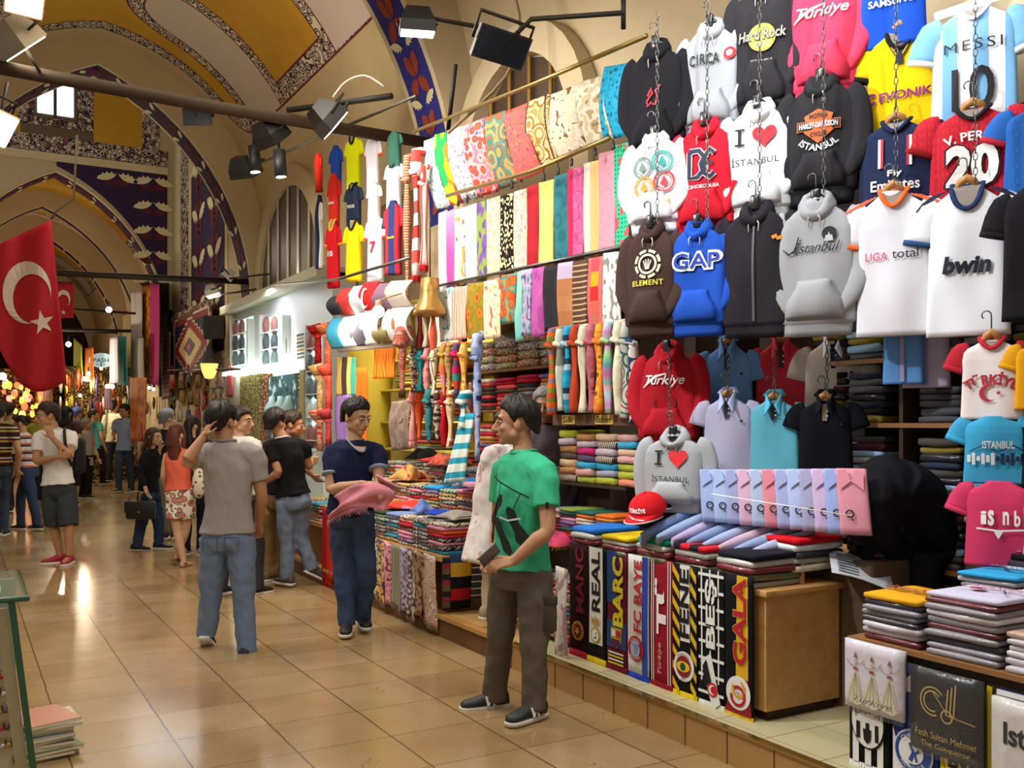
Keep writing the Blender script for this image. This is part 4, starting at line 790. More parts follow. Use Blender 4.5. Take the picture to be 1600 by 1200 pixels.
# row B: long pashminas under the lower rail
B = [(686, 699, 330, 470, pat('v', ['#e8eef4', '#f2f0f4', '#d8e8f0', '#8ad0e0'], (1, 1.0), interp='LINEAR'), 'white and aqua pashmina with glare painted in, hanging farthest along the rail'),  # white glare is put into the cloth's colour
 (698, 711, 328, 470, pat('v', ['#e890c0', '#d858a8', '#c04aa0', '#e8a0cc'], (1, .9), interp='LINEAR'), 'magenta shaded pashmina in the long row'),
 (711, 727, 325, 448, pat('vor', ['#c03a34', '#efe0b8', '#f2e4c4', '#e89a4a'], (12, 9), pos=[0, .2, .55, .8]), 'cream pashmina with red paisleys'),
 (727, 746, 319, 446, pat('v', ['#d8d0ea', '#e8d4e4', '#f0d4de', '#d8d8f0'], (1, 1.2), interp='LINEAR', over=[('u', (9, 1), .12, '#8ec6e6')]), 'lavender and white shaded pashmina with blue edge'),
 (746, 762, 314, 442, pat('noise', ['#5a3a7c', '#7a58a0', '#8aa24c', '#6a4a90', '#3a2a5a'], (9, 4)), 'purple and moss green pashmina'),
 (762, 782, 308, 530, pat('ring', ['#efe0c0', '#e8d4b0', '#d8a880', '#efe0c0', '#c8c090', '#efe0c0'], (9, 9)), 'long cream pashmina with faint floral rings'),
 (782, 803, 303, 436, pat('vor', ['#e8dcb0', '#14140f', '#14140f', '#e0d4a4'], (26, 22), pos=[0, .3, .52, .72]), 'black pashmina with ivory brush marks'),
 (803, 824, 296, 432, pat('ring', ['#efe0cc', '#b8907c', '#f2e6d6', '#efe0cc', '#c8a890'], (16, 16)), 'cream pashmina with looping script print'),
 (824, 843, 288, 424, pat('v', ['#b0202c', '#b82430', '#b0202c', '#ac2030'], (1, 3)), 'crimson pashmina with teal striped foot'),
 (843, 866, 282, 420, pat('noise', ['#c88a50', '#f0d878', '#f2dc84', '#f0d878'], (5, 5), interp='LINEAR'), 'butter yellow pashmina with a faint tan face print'),
 (866, 888, 272, 412, pat('ring', ['#2f7684', '#35808e', '#2f7684', '#286a78'], (7, 7)), 'teal blue pashmina with dark flourishes'),
 (888, 912, 262, 408, pat('ring', ['#d8609c', '#e078ac', '#c8508c', '#d868a4'], (10, 10), over=[('u', (4.5, 1), .3, '#d82a5c')]), 'pink jacquard pashmina with a magenta border'),
 (912, 937, 252, 406, pat('u', ['#d8d8c4', '#e8e4d8', '#e8c080', '#e8b878', '#e6c490'], (4.6, 1)), 'pashmina in bands of mint, white and peach'),
 (937, 963, 236, 396, pat('noise', ['#d890a0', '#dc98a8', '#d48a9c'], (30, 30)), 'plain dusty pink pashmina with short fringe'),
 (961, 984, 224, 396, pat('dots', ['#1c3a3a', '#34c08c', '#34c08c'], (34, 34), pos=[0, .2, .5], over=[('cell', (17, 17), .2, '#c85a5a')]), 'mint green polka dot pashmina beside the white hoodie')]
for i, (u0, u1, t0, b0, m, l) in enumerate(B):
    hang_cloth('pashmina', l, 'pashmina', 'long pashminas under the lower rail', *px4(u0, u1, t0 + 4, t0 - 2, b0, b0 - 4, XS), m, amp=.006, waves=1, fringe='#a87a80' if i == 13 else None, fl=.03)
mb = MB()
for k in range(5): mb.b2(onX(824, 392 + k * 8, XS - .03), onX(843, 396 + k * 8, XS - .028) + V((.02, 0, 0)), cloth('#5aa8a4' if k % 2 == 0 else '#c86a5c'))
# row C: pashminas folded over the middle bar
C_ = [(688, 708, 450, 535, pat('vor', ['#c0d0c8', '#e8eae0', '#dce8e4', '#62b0bc'], (24, 20)), 'ivory and aqua vine pashmina over the middle bar'),
 (708, 731, 448, 532, pat('wave', ['#e8603c', '#f2e4d4', '#e8744c', '#f0dcc8'], (8, 2)), 'coral and white ikat pashmina over the middle bar'),
 (731, 758, 442, 530, pat('vor', ['#d8401c', '#e0782c', '#8a7a24', '#a08428', '#927c20'], (10, 9)), 'mustard pashmina with red poppies over the middle bar'),
 (758, 784, 438, 530, pat('vor', ['#a8a04c', '#f0dcb0', '#f0dcb4', '#f2e0bc', '#d06a48'], (18, 14)), 'cream pashmina with small sprigs over the middle bar'),
 (783, 808, 428, 506, pat('vor', ['#e05a24', '#d8702c', '#c04a20', '#3a9a8c', '#d88a2c'], (16, 14)), 'orange tiled pashmina with green edge over the middle bar'),
 (806, 818, 424, 534, pat('v', ['#8ad0b8', '#98d8c4', '#84c8bc', '#70c0c0'], (1, 2), interp='LINEAR'), 'thin mint veil falling below the middle bar'),
 (816, 832, 421, 525, pat('vor', ['#5a6a8a', '#8aa0b8', '#b8a8c8', '#6a5a90'], (20, 14)), 'blue-grey pashmina with a tree print over the middle bar'),
 (832, 852, 418, 528, pat('noise', ['#a84a98', '#b85aa8', '#c068b0'], (8, 4)), 'orchid pink pashmina over the middle bar'),
 (851, 873, 416, 518, pat('u', ['#24242c', '#2c2c34', '#24242c', '#34343c'], (26, 1)), 'black pashmina with faint checks over the middle bar'),
 (873, 897, 410, 515, pat('v', ['#c4b4d4', '#b87a50', '#c0845a', '#b4744a', '#c4b4d4'], (1, 1.75), pos=[0, .2, .42, .6, .78]), 'lavender and copper pashmina over the middle bar'),
 (897, 919, 407, 512, pat('v', ['#5c4034', '#5c4034', '#5c4034', '#c8a880'], (1, 26), pos=[0, .3, .5, .72]), 'brown pashmina with thin sand stripes over the middle bar'),
 (919, 944, 402, 512, pat('v', ['#d84a58', '#d8a01c', '#c02a2c', '#c8604c', '#b86a5c', '#b8483c'], (1, 1.7), over=[('u', (7, 1), .3, '#c86a6a')]), 'red, mustard and pink checked pashmina over the middle bar'),
 (944, 972, 394, 512, pat('vor', ['#7a7670', '#d8d6cc', '#dcdad0', '#8a8680'], (20, 12), pos=[0, .25, .5, .72]), 'ivory pashmina with grey leaves beside the brown hoodie')]
for i, (u0, u1, t0, b0, m, l) in enumerate(C_):
    hang_cloth('pashmina', l, 'pashmina', 'pashminas folded over the middle bar', *px4(u0, u1, t0 + 2, t0 - 2, b0, b0 - 3, XS - .06), m, amp=.007, waves=1, bow=.01)
# knotted scarves: cord loop, knot and tail
def knotted(u, v0, v1, wpx, m, label, group, X=3.7, fringe=None, slant=0, name='knotted_scarf'):
    a = onX(u, v0, X); d = dX(u, X); W = wpx * d / FOC; H = (v1 - v0) * d / FOC; root = thing(name, label, 'scarf', a, group); yd = V((0, 1, 0)); k = rnd.random() * 9
    mb = MB(); ax = V((-.35, -.94, 0)) * (1)
    mb.tube([a + V((.02, 0, .01)), a + V((-.03, 0, -.0)), a + V((-.035, 0, -H * .1)), a + V((-.03, 0, -H * .17))], [W * .36, W * .4, W * .46, W * .38], m, 10, rnd_end=True); mb.build('loop', root)
    mb = MB(); kz = a + V((-.045, 0, -H * .16)); mb.tube([kz + ax * (-W * .42) + V((0, 0, .012)), kz + V((-.03, 0, -.006)), kz + ax * W * .42 + V((0, 0, -.02))], [W * .2, W * .26, W * .2], m, 8, rnd_end=True); mb.build('knot', root)
    mb = MB(); rings = []; n = 18; uv = []
    for i in range(14):
        t = i / 13; z = -H * (.17 + .83 * t); w = W * (.4 + .16 * sm(0, .35, t) + .03 * math.sin(t * 9 + k)); dp = .028 + .012 * math.sin(t * 6 + k); off = slant * H * t
        r = []
        for j in range(n):
            q = 2 * PI * j / n; fo = 1 + .16 * math.sin(q * 4 + k + t * 1.5); r.append(a + V((-.03 + dp * math.sin(q) * fo, 0, z)) + V((-.25, -.97, 0)) * (w * math.cos(q) + off)); uv.append((w * math.cos(q) * .9, z))
        rings.append(r)
    mb.loft(rings, m, uvs=uv); mb.build('tail', root)
    if fringe:
        q = MB(); e = rings[-1]
        for p in e: q.tube([p, p + V((0, 0, -.06))], [.006, .002], cloth(fringe), 4)
        q.build('fringe', root)
D = [(868, 518, 648, 17, pat('v', ['#e0661c', '#8a7088', '#e0661c', '#7a7a30', '#c8502c', '#7a8a3a'], (1, 5)), 'orange and grey banded scarf knotted at the left of the row'),
 (881, 516, 642, 17, pat('v', ['#e0dccc', '#d8d8cc', '#8a8c80', '#dcd8c8'], (1, 2)), 'ivory scarf knotted beside the orange banded one'),
 (893, 515, 645, 16, pat('v', ['#1a9cc4', '#22a8cc', '#1a90b8', '#9cc0d0', '#1c3a58'], (1, 5)), 'turquoise scarf with navy bars knotted in the row'),
 (904, 514, 645, 18, cloth('#b84428'), 'plain rust scarf knotted in the row'),
 (917, 513, 645, 18, pat('noise', ['#30303a', '#d8d2b8', '#d0c8a8', '#6a6a80'], (14, 5)), 'cream and black painted scarf knotted in the row'),
 (930, 511, 645, 18, pat('noise', ['#7a2a3a', '#a85460', '#b06470', '#8a3a48'], (12, 12)), 'maroon to dusty rose scarf knotted in the row'),
 (943, 510, 646, 18, pat('vor', ['#6a4a20', '#d89a2c', '#d8742c', '#e0a838'], (17, 15)), 'amber leopard-like scarf knotted in the row'),
 (956, 508, 646, 19, pat('v', ['#58b0a8', '#b8588c', '#4a8a90', '#8ac07a', '#b878b0', '#a8c8d0', '#d88a9c'], (1, 2.6), interp='LINEAR'), 'pastel rainbow scarf knotted in the row'),
 (972, 507, 648, 19, pat('noise', ['#d0c4a8', '#d8ceb4', '#c4b698'], (9, 9)), 'plain oatmeal scarf knotted in the row'),
 (984, 508, 655, 19, pat('ring', ['#a8aca0', '#3a5a4c', '#b4b4a8', '#a03a44', '#b0b0a4'], (7, 7)), 'grey scarf with green and red scrolls knotted in the row'),
 (996, 508, 660, 18, pat('vor', ['#24345c', '#d8d4cc', '#2a3c68', '#c8c4bc'], (12, 9)), 'navy and white scarf knotted nearest the red hoodie')]
for u, v0, v1, w, m, l in D: knotted(u, v0, v1, w, m, l, 'knotted scarves beside the hoodies', 3.64)
E = [(650, 474, 546, 13, pat('v', ['#b0a03a', '#c8bc58'], (1, 50)), 'ribbed olive yellow scarf knotted in the upper left bunch', None),
 (661, 474, 547, 12, cloth('#8a3230'), 'maroon scarf knotted in the upper left bunch', None), (671, 474, 543, 13, cloth('#c8b49c'), 'beige satin scarf knotted in the upper left bunch', None), (682, 474, 548, 13, cloth('#e06a50'), 'coral scarf knotted in the upper left bunch', None),
 (651, 547, 612, 14, pat('vor', ['#3a2c24', '#e0d4c4', '#6a4a40', '#e8dccc'], (22, 22)), 'brown and ivory spotted scarf in the middle bunch', None), (661, 548, 612, 13, pat('noise', ['#2a98a8', '#3ab0bc', '#2490a0'], (14, 10)), 'turquoise scarf in the middle bunch', None),
 (672, 547, 612, 13, pat('vor', ['#b85a64', '#d88a90', '#e0a0a0'], (26, 26)), 'pink flecked scarf in the middle bunch', None), (683, 548, 618, 15, pat('wave', ['#e0d8b8', '#a88a3c', '#5a6a4c', '#e8e0cc'], (6, 6)), 'ivory scarf with gold vines in the middle bunch', None),
 (698, 540, 620, 14, pat('v', ['#d88aa0', '#e0703c', '#b8983c', '#d88068'], (1, 3)), 'pink, orange and olive block scarf in the middle bunch', None), (707, 540, 618, 12, pat('noise', ['#a8844c', '#b8945c', '#8a6a3c'], (9, 14)), 'tan scarf in the middle bunch', None),
 (718, 540, 617, 14, pat('v', ['#c8246a', '#5a4a6c', '#d83a2c', '#3a9a84'], (1, 4.2)), 'magenta, slate, red and jade block scarf in the middle bunch', None), (730, 540, 622, 15, pat('vor', ['#c8541c', '#e0a03c', '#e8c070', '#b8682c'], (15, 13)), 'orange flowered scarf in the middle bunch', None),
 (650, 612, 690, 15, pat('v', ['#dc9490', '#d88a88', '#c8907c', '#d89490'], (1, 4)), 'salmon pink fringed scarf in the lower bunch', '#d88a88'), (660, 612, 686, 13, cloth('#e0561c'), 'flame orange scarf in the lower bunch', None),
 (675, 613, 690, 17, pat('noise', ['#24606c', '#3a7c84', '#1c4c58'], (9, 5)), 'petrol teal scarf in the lower bunch', None), (688, 614, 686, 13, pat('vor', ['#3a2c2c', '#c0b0a0', '#5a3c34'], (16, 16)), 'brown and white flowered scarf in the lower bunch', None),
 (699, 613, 698, 12, cloth('#b81828'), 'scarlet scarf in the lower bunch', None), (709, 614, 700, 14, pat('noise', ['#8a5a2c', '#d8b880', '#e0d0b0', '#a8442c'], (14, 9)), 'cream and brown scarf in the lower bunch', None)]
for u, v0, v1, w, m, l, fr in E: knotted(u, v0, v1, w, m, l, 'knotted scarves over the scarf table', 3.62, fr)
knotted(729, 618, 668, 20, pat('v', ['#2a98b4', '#d8e4dc', '#d8e0d4'], (1, 9.5), pos=[0, .42, .7]), 'knot of aqua striped cloth above the hanging striped scarf', 'knotted scarves over the scarf table', 3.5)
hang_cloth('scarf', 'aqua and white striped scarf slanting down onto the scarf table', 'scarf', None, *px4(720, 741, 646, 646, 755, 752, 3.46, 695, 727), pat('v', ['#2a98b4', '#d8e4dc', '#d8e0d4'], (1, 7.4), pos=[0, .42, .7]), fringe='#3a8a98', fl=.04)
knotted(751, 526, 720, 22, pat('vor', ['#2c3458', '#8a9ccc', '#b0b8d8', '#6a5a7c'], (20, 9)), 'long lilac-blue printed scarf hanging by the shelf post', 'knotted scarves over the scarf table', 3.68)
knotted(740, 600, 690, 9, pat('wave', ['#b8785c', '#e0c0a8', '#8a4a3c'], (7, 7)), 'narrow peach trimmed scarf next to the long lilac scarf', 'knotted scarves over the scarf table', 3.66)
knotted(633, 520, 612, 30, pat('vor', ['#a03a2c', '#c8604c', '#8a7060', '#9a3a34', '#c88a80'], (26, 26)), 'red floral shawl bundle tied with fringed ends', 'knotted scarves over the scarf table', 3.45, '#4a3020')
# keffiyeh-like fringed pair at the end of the jerseys
for u, v0, v1, w, m, l in ((641, 246, 470, 15, pat('v', ['#c8a878', '#c85a48', '#d8c0a0', '#b04a3c'], (14, 20)), 'sand and red striped long scarf hanging at the corner of the jerseys'), (655, 238, 432, 20, pat('v', ['#e8e0dc', '#d83c34', '#ece4e0', '#e05048'], (9, 2.2)), 'white and scarlet long scarf with red fringed ends'), (667, 262, 415, 13, pat('u', ['#d84a40', '#e8d8d4'], (20, 1)), 'thin red and white striped scarf behind the scarlet one')):
    knotted(u, v0, v1, w, m, l, 'long scarves at the corner of the jerseys', 3.66, '#c82028')
# draped towels
def towel(u0, u1, t0, b0, m, label, X=3.55, deco=None):
    tl, tr_, bl, br = px4(u0, u1, t0, t0 - 2, b0, b0 - 2, X); o = hang_cloth('towel', label, 'towel', 'towels draped in two rows', tl, tr_, bl, br, m, th=.014, amp=.004, waves=1, bow=.07, part=deco); 
    if deco: mb = MB(); fr = frame(tl.lerp(br, .5) + V((-.085, 0, 0)), (0, -1, 0), (0, 0, 1)); deco(mb, fr); mb.build('printed_motif', o)
    return o
cres = lambda mb, f: (mb.poly(tr(crescent(.1, .08, .03), (0, -.02)), W_, lambda a, b: f(a, b)))
for u0, u1, t, b, c, l, dc in ((520, 540, 464, 492, '#3c3a3c', 'dark towel with pale blossom, first of the upper row', None), (535, 556, 452, 492, '#cc3c38', 'red towel in the upper row', None), (553, 575, 448, 490, '#d4dade', 'silver white towel in the upper row', None), (571, 594, 442, 488, '#cc2c30', 'red flag towel with white crescent in the upper row', cres), (591, 614, 444, 486, '#8a6a80', 'mauve towel in the upper row', None), (612, 645, 440, 480, '#cfc4b8', 'stone grey towel with fine lines in the upper row', None),
    (520, 540, 498, 545, '#48a8cc', 'sky blue towel in the lower row', None), (538, 560, 496, 543, '#e8e2e4', 'white towel with pink trim in the lower row', None), (556, 578, 495, 541, '#5a5664', 'slate and grey towel in the lower row', None), (573, 600, 484, 539, '#eceae8', 'white towel with sketched lettering in the lower row', None), (592, 614, 508, 537, '#8a7c4c', 'olive damask towel in the lower row', None), (608, 646, 482, 534, '#f0efec', 'white towel with an orange tulip in the lower row', lambda mb, f: mb.poly(tr(disc(.03), (0, 0), 1, 0, 1.7), ink('#e06a2c'), f))):
    towel(u0, u1, t, b, c if not isinstance(c, str) else cloth(c), l, 3.5, dc)
# trumpet-shaped shawls tied on a post
def trumpet(u, v0, v1, wpx, m, label, X=3.55, lean=-1):
    a = onX(u, v0, X); d = dX(u, X); W, H = wpx * d / FOC, (v1 - v0) * d / FOC; mb = MB()
    rings = [[a + V((-.02 + r * math.cos(q) * .8 + lean * sh * .6, -r * math.sin(q) + .0, z + sh * .25 * math.cos(q))) for q in (2 * PI * k / 14 for k in range(14))] for r, z, sh in ((W * .2, .01, .1), (W * .52, 0, .1), (W * .5, -H * .1, .07), (W * .36, -H * .25, .03), (W * .22, -H * .36, 0), (W * .24, -H * .6, 0), (W * .26, -H, 0))]
    root = thing('draped_shawl', label, 'shawl', a, 'shawls tied in flared cups on the post'); mb.loft(rings[1:4], m); mb.build('flared_cup', root); mb = MB(); mb.loft(rings[3:], m); mb.build('tail', root)
SPK = lambda a, b: pat('vor', [a, b, a], (30, 30))
for u, v0, v1, w, m, l in ((500, 508, 568, 26, SPK('#b82420', '#8a1418'), 'crimson shawl tied in a flared cup at the top of the post'), (515, 506, 572, 26, SPK('#d88a4c', '#c05a4c'), 'apricot shawl tied in a flared cup at the top of the post'), (503, 570, 640, 26, SPK('#e0c894', '#c89a5c'), 'cream shawl tied in a flared cup in the middle of the post'), (516, 570, 640, 26, SPK('#e0432c', '#d86048'), 'vermilion shawl tied in a flared cup in the middle of the post'), (503, 640, 705, 26, SPK('#c83a34', '#c8a080'), 'red flowered shawl tied in a flared cup low on the post'), (516, 640, 700, 24, SPK('#d84a44', '#a83a40'), 'rose red shawl tied in a flared cup low on the post')): trumpet(u, v0, v1, w, m, l)
hang_cloth('shawl', 'violet fringed shawl hanging behind the man in navy', 'shawl', None, *px4(524, 550, 618, 616, 690, 690, 3.6), pat('u', ['#5a4ab0', '#b8a0d8', '#6a58c0', '#d08ab0'], (22, 1)), fringe='#5a4ab0')
hang_cloth('shawl', 'orange veil hanging in front of the yellow pillar', 'shawl', None, *px4(556, 574, 575, 575, 690, 700, 3.62), cloth('#e06a1c'))
hang_cloth('shawl', 'large orange swirled shawl spread behind the red floral bundle', 'shawl', None, *px4(585, 618, 540, 540, 592, 590, 3.75), pat('wave', ['#d85a10', '#e8801c', '#c84c0c', '#f09a30'], (5, 5)))
for u, c, l in ((530, '#c8a858', 'gold beaded strand of scarves hanging by the yellow pillar'), (538, '#4a3a38', 'dark strand of scarves hanging by the yellow pillar'), (546, '#e0c070', 'brass coloured strand of scarves hanging by the yellow pillar'), (552, '#4aa088', 'jade strand of scarves hanging by the yellow pillar')): hang_cloth('shawl', l, 'shawl', 'strands by the yellow pillar', *px4(u - 4, u + 4, 558, 558, 618, 618, 3.6), cloth(c))
# brass pendant lamps above the scarf table
mb = MB(); c = onX(672, 455, 3.55); root = thing('pendant_lamp', 'brass pendant lamp glowing above the scarf table', 'lamp', c + V((0, 0, .3)))
mb.lathe([(.02, .12), (.08, .11), (.085, .0), (.09, -.06), (.14, -.16), (.15, -.2), (.1, -.22), (.0, -.22)], mat('#b08a4c', .35, .7), c, 20); mb.build('lamp_shade', root); mb = MB(); mb.tube([c + V((0, 0, .12)), c + V((0, 0, .6))], .006, DARKM, 5); mb.build('cord', root)
mb = MB(); c2 = onX(591, 478, 3.2); root = thing('bulb_lamp', 'small white globe lamp in front of the towels', 'lamp', c2); mb.ball(c2 + V((0, 0, -.05)), .055, mat('#fff4dc', .4, em=6)); mb.build('globe', root); mb = MB(); mb.tube([c2 + V((0, 0, 0)), c2 + V((0, 0, .05))], [.03, .024], mat('#cfa088', .5)); mb.tube([c2 + V((0, 0, .05)), onX(640, 455, 3.5)], .006, BRASS, 5); mb.build('bracket', root)
# five columns of jerseys on the corner
JC = [(498, 240, 300, 12, '#b8281c', 'narrow red jersey edge-on at the far end of the jersey columns', None), (499, 305, 420, 14, pat('u', ['#26304c', '#e4e4ec', '#3a3a44'], (9, 1)), 'striped navy and white jersey edge-on at the far end', None),
 (525, 228, 300, 22, '#2a50b4', 'blue jersey at the top of the second jersey column', None), (522, 272, 365, 22, '#cc2c24', 'red jersey with white sponsor letters, second in its column', 'BEKO'), (521, 345, 450, 26, '#c81c28', 'red jersey with the number 10 at the foot of the second column', '10'),
 (553, 212, 300, 30, '#d8e010', 'fluorescent yellow jersey at the top of the third column', None), (553, 288, 360, 30, '#2c3850', 'navy jersey with white letters, second in the third column', 'PEGE'), (553, 345, 440, 34, '#e8cc14', 'yellow jersey with a tiger-like badge low in the third column', None),
 (583, 212, 300, 26, '#e4e2ee', 'white jersey with orange cuffs in the fourth column', None), (585, 285, 350, 24, '#e8e6da', 'ivory jersey, second in the fourth column', None), (587, 334, 440, 34, '#dcdce6', 'white jersey with a red number in the fourth column', '7'),
 (617, 206, 262, 24, '#3a6a5c', 'green jersey at the top of the fifth column', None), (616, 250, 330, 30, '#e6e6ea', 'white jersey with dark collar in the fifth column', None), (615, 314, 430, 34, pat('u', ['#2c3a6c', '#a82a3c', '#b02c3c', '#2c3a6c'], (6, 1)), 'blue and claret striped jersey with a yellow signature mark', 'Fanatik')]
for i, (u, t, b, w, c, l, tx) in enumerate(JC):
    X = 3.75 - .05 * (1 if t > 260 else 0) - .05 * (1 if t > 325 else 0); d = dX(u, X); col = ('#e8c830' if tx == 'Fanatik' else '#e8e8e8')
    def pr(mb, g, f): mb.text(tx, ink('#b81c2c') if tx == '7' else ink(col), f, w=.55 * g.W if len(tx) > 2 else .4 * g.W, at=(0, -.5 * g.H), bold=.03)
    jersey(u, t, b, w, c, l, trim={583: '#e86a24', 521: '#e8a020', 587: '#d84a3c'}.get(u), prt=pr if tx else None, coll={553: '#24242c', 616: '#24303c', 521: '#e8a020'}.get(u), vn=1, d=d, yaw=-math.radians(75 if w < 20 else 62), grp='football jerseys in the corner columns', hang=False, tilt=.0)
# ------------------------------------------------------------------ counters, shelves and everything folded on them
_FM = {}
def folded_mesh(sx, sy, sz, k=0):
    key = (round(sx, 3), round(sy, 3), round(sz, 3), k)
    if key in _FM: return _FM[key]
    mb = MB(); n = 10; rings = []; uv = []
    for i in range(9):
        t = i / 8; y = (t - .5) * sy; e = 1 - .12 * abs(2 * t - 1) ** 6; r = []
        for j in range(20):
            q = 2 * PI * j / 20; c, s_ = math.cos(q), math.sin(q)
            x = sx / 2 * math.copysign(abs(c) ** .25, c); z = sz / 2 * e * math.copysign(abs(s_) ** .45, s_) + sz * .06 * math.sin(x * 22 + k * 2 + y * 9)
            r.append((x, y, z + sz / 2)); uv.append((x + .3 * z, y + z * 1.5))
        rings.append(r)
    mb.loft(rings, cloth('#888888'), uvs=uv); o = mb.build('tmp'); me = o.data; bpy.data.objects.remove(o); _FM[key] = me; return me
def item(name, me, m, loc, rz, label, cat, group, tilt=None):
    o = bpy.data.objects.new(name, me); COL.objects.link(o); o.location = loc; o.rotation_euler = tilt or (0, 0, rz)
    o.material_slots[0].link = 'OBJECT'; o.material_slots[0].material = m; return tag(o, label, cat, group)
def stack(c, sx, sy, sz, mats, desc, name='folded_scarf', cat='scarf', group=None, rz=0, jit=.008):
    """a pile, bottom to top; mats = list of (material, colour word)"""
    n = len(mats); z = c[2]
    for i, (m, w) in enumerate(mats):
        k = n - 1 - i; lab = '%s %s, %s %s' % (w, cat, 'topmost of' if k == 0 else ORD[min(k, 19)] + ' from top of', desc)
        h = sz * rnd.uniform(.85, 1.12); item(name, folded_mesh(sx, sy, round(h, 3), i % 4), m, (c[0] + rnd.uniform(-jit, jit), c[1] + rnd.uniform(-jit, jit), z), rz + rnd.uniform(-.04, .04), lab, cat, group or desc); z += h * .96
    return z
def pv(a, b, w, k='vor', s=(30, 30), c=None): return (pat(k, [a, b, c or a, b], s), w)
SCM = [pv('#5a2a30', '#b89a8c', 'maroon patterned'), pv('#2a2a30', '#a8a49c', 'black and grey patterned'), pv('#8a5a3a', '#d8c0a0', 'tan patterned'), pv('#3a4a5a', '#b8c0c0', 'slate patterned'), pv('#6a5a3a', '#c8b070', 'olive patterned'), pv('#a83a34', '#d89a80', 'brick red patterned'), pv('#4a3a5a', '#a890b0', 'plum patterned'), pv('#d8cfc0', '#5a4a44', 'ivory patterned'), pv('#3a3a34', '#c8bea8', 'charcoal patterned'), pv('#4a6a5a', '#b8c8a8', 'moss patterned'), (cloth('#d8602a'), 'orange'), (cloth('#b82a3c'), 'red'), (cloth('#d88aa8'), 'pink'), (cloth('#3a9ab8'), 'turquoise'), pv('#5a3a2c', '#b08a6a', 'brown striped', 'v', (30, 40)), pv('#7a7a80', '#2c2c34', 'grey striped', 'v', (30, 44))]
def pick(n, top=None): l = [SCM[rnd.randrange(len(SCM))] for _ in range(n)]; return l[:-1] + [top] if top else l
def solid(mb, lo, hi, m, r=0): mb.b2(lo, hi, m, r)
LAM = pat('noise', ['#b07c44', '#bd8a50', '#c4935a', '#b4824a'], (14, .8), interp='LINEAR', co='Object', rough=.38, gloss=.45, bump=0)
DWOOD = mat('#3a281c', .6, bump=.1, bs=14, name='dark_wood'); MWOOD = mat('#8a5f34', .5, bump=.08, bs=20, name='brown_wood')
# ---- the shirt counter with team scarves on its front
CX, CY0, CY1, CZ = 3.34, 3.36, 5.0, .80
root = thing('shop_counter', 'light wood laminate counter fronted with football scarves', 'counter', (3.6, 4.2, SZ))
mb = MB(); mb.b2((CX, CY0, SZ + .05), (3.84, CY1, CZ - .03), LAM); mb.build('cabinet', root); mb = MB(); mb.b2((CX - .02, CY0 - .02, CZ - .03), (3.86, CY1, CZ), LAM, .004); mb.build('counter_top', root); mb = MB(); mb.b2((CX + .03, CY0 + .02, SZ), (3.82, CY1, SZ + .05), DWOOD); mb.build('plinth', root)
mb = MB(); mb.b2((3.62, CY0 + .05, CZ), (3.65, CY1 - .1, CZ + .1), LAM); mb.build('riser_board', root)
def team(i, name_lab, base, draw, fringe, X=CX - .03, y1=None, zt=.86, zb=.2, w=.185, grp='football scarves on the counter front'):
    y = y1; root = thing('football_scarf', name_lab, 'scarf', (X, y - w / 2, zb), grp); mb = MB(); k = rnd.random() * 5
    f = lambda a, b, c=0: V((X - c - .002 * math.sin(a / w * 5 + k) - .0015 * math.sin(b * 9 + k), y - a, zt - b)); H = zt - zb
    mb.sheet(lambda a, b: f(a * w, b * H), 8, 14, .01, base, (w, H)); mb.build('scarf_body', root)
    q = MB(); draw(q, lambda a, b: f(a, b, .009), lambda a, b: f(a, b, .013), lambda a, b: f(a, b, .017), w, H); q.build('woven_lettering', root)
    q = MB(); n = 16
    for j in range(n): p = f((j + .5) / n * w, H); q.tube([p, p + V((-.004, .004 * math.sin(j * 5), -.03)), p + V((-.006 + .004 * math.sin(j * 3), .006 * math.sin(j * 4), -.065))], [.007, .007, .005], cloth(fringe), 5)
    q.build('fringe', root)
def vt(mb, m, f, s, ctr, w, h, bold=.03): mb.text(s, m, lambda x, y: f(ctr[0] + x, ctr[1] - y), w=h, h=w, at=(0, 0), rot=PI / 2, bold=bold)
def rect(mb, m, f, a0, a1, b0, b1):
    for k in range(10): u0, u1 = lerp(b0, b1, k / 10), lerp(b0, b1, (k + 1) / 10); mb.poly([(a0, u0), (a1, u0), (a1, u1), (a0, u1)], m, f)
def flip(f): return lambda a, b: f(a, -b)
G_ = ink('#d8b01c'); Wt = ink('#e4e2dc'); Bk = ink('#16161a'); Nv = ink('#20407c'); Rr = ink('#a81c2c')
def circ(mb, f, f2, c, r, a, b): mb.poly([(c[0] + x, c[1] + y) for x, y in disc(r)], ink(a), f); mb.poly([(c[0] + x, c[1] + y) for x, y in disc(r * .72)], ink(b), f2)
def t1(mb, f, f2, f3, w, H): vt(mb, ink('#7a1c2a'), f, 'MANC', (w * .6, .22), .085, .4); circ(mb, f, f2, (w * .5, .53), .06, '#b8902c', '#8a1420'); mb.poly([(w * .5 + x, .53 + y) for x, y in tr(star(.03), (0, 0))], G_, f3)
def t2(mb, f, f2, f3, w, H):
    rect(mb, Wt, f, .025, w - .025, 0, H - .08); vt(mb, Bk, f2, 'REAL', (w * .5, .2), .085, .36); circ(mb, f2, f3, (w * .5, .52), .05, '#b8b040', '#e8e8e0'); mb.poly([(w * .5 + x * .05, .435 + y * .05) for x, y in [(-.7, .4), (-.8, -.5), (-.3, 0), (0, -.7), (.3, 0), (.8, -.5), (.7, .4)]], ink('#b8902c'), f3); vt(mb, Bk, lambda a, b: f3(a, b), 'M', (w * .5, .52), .04, .04)
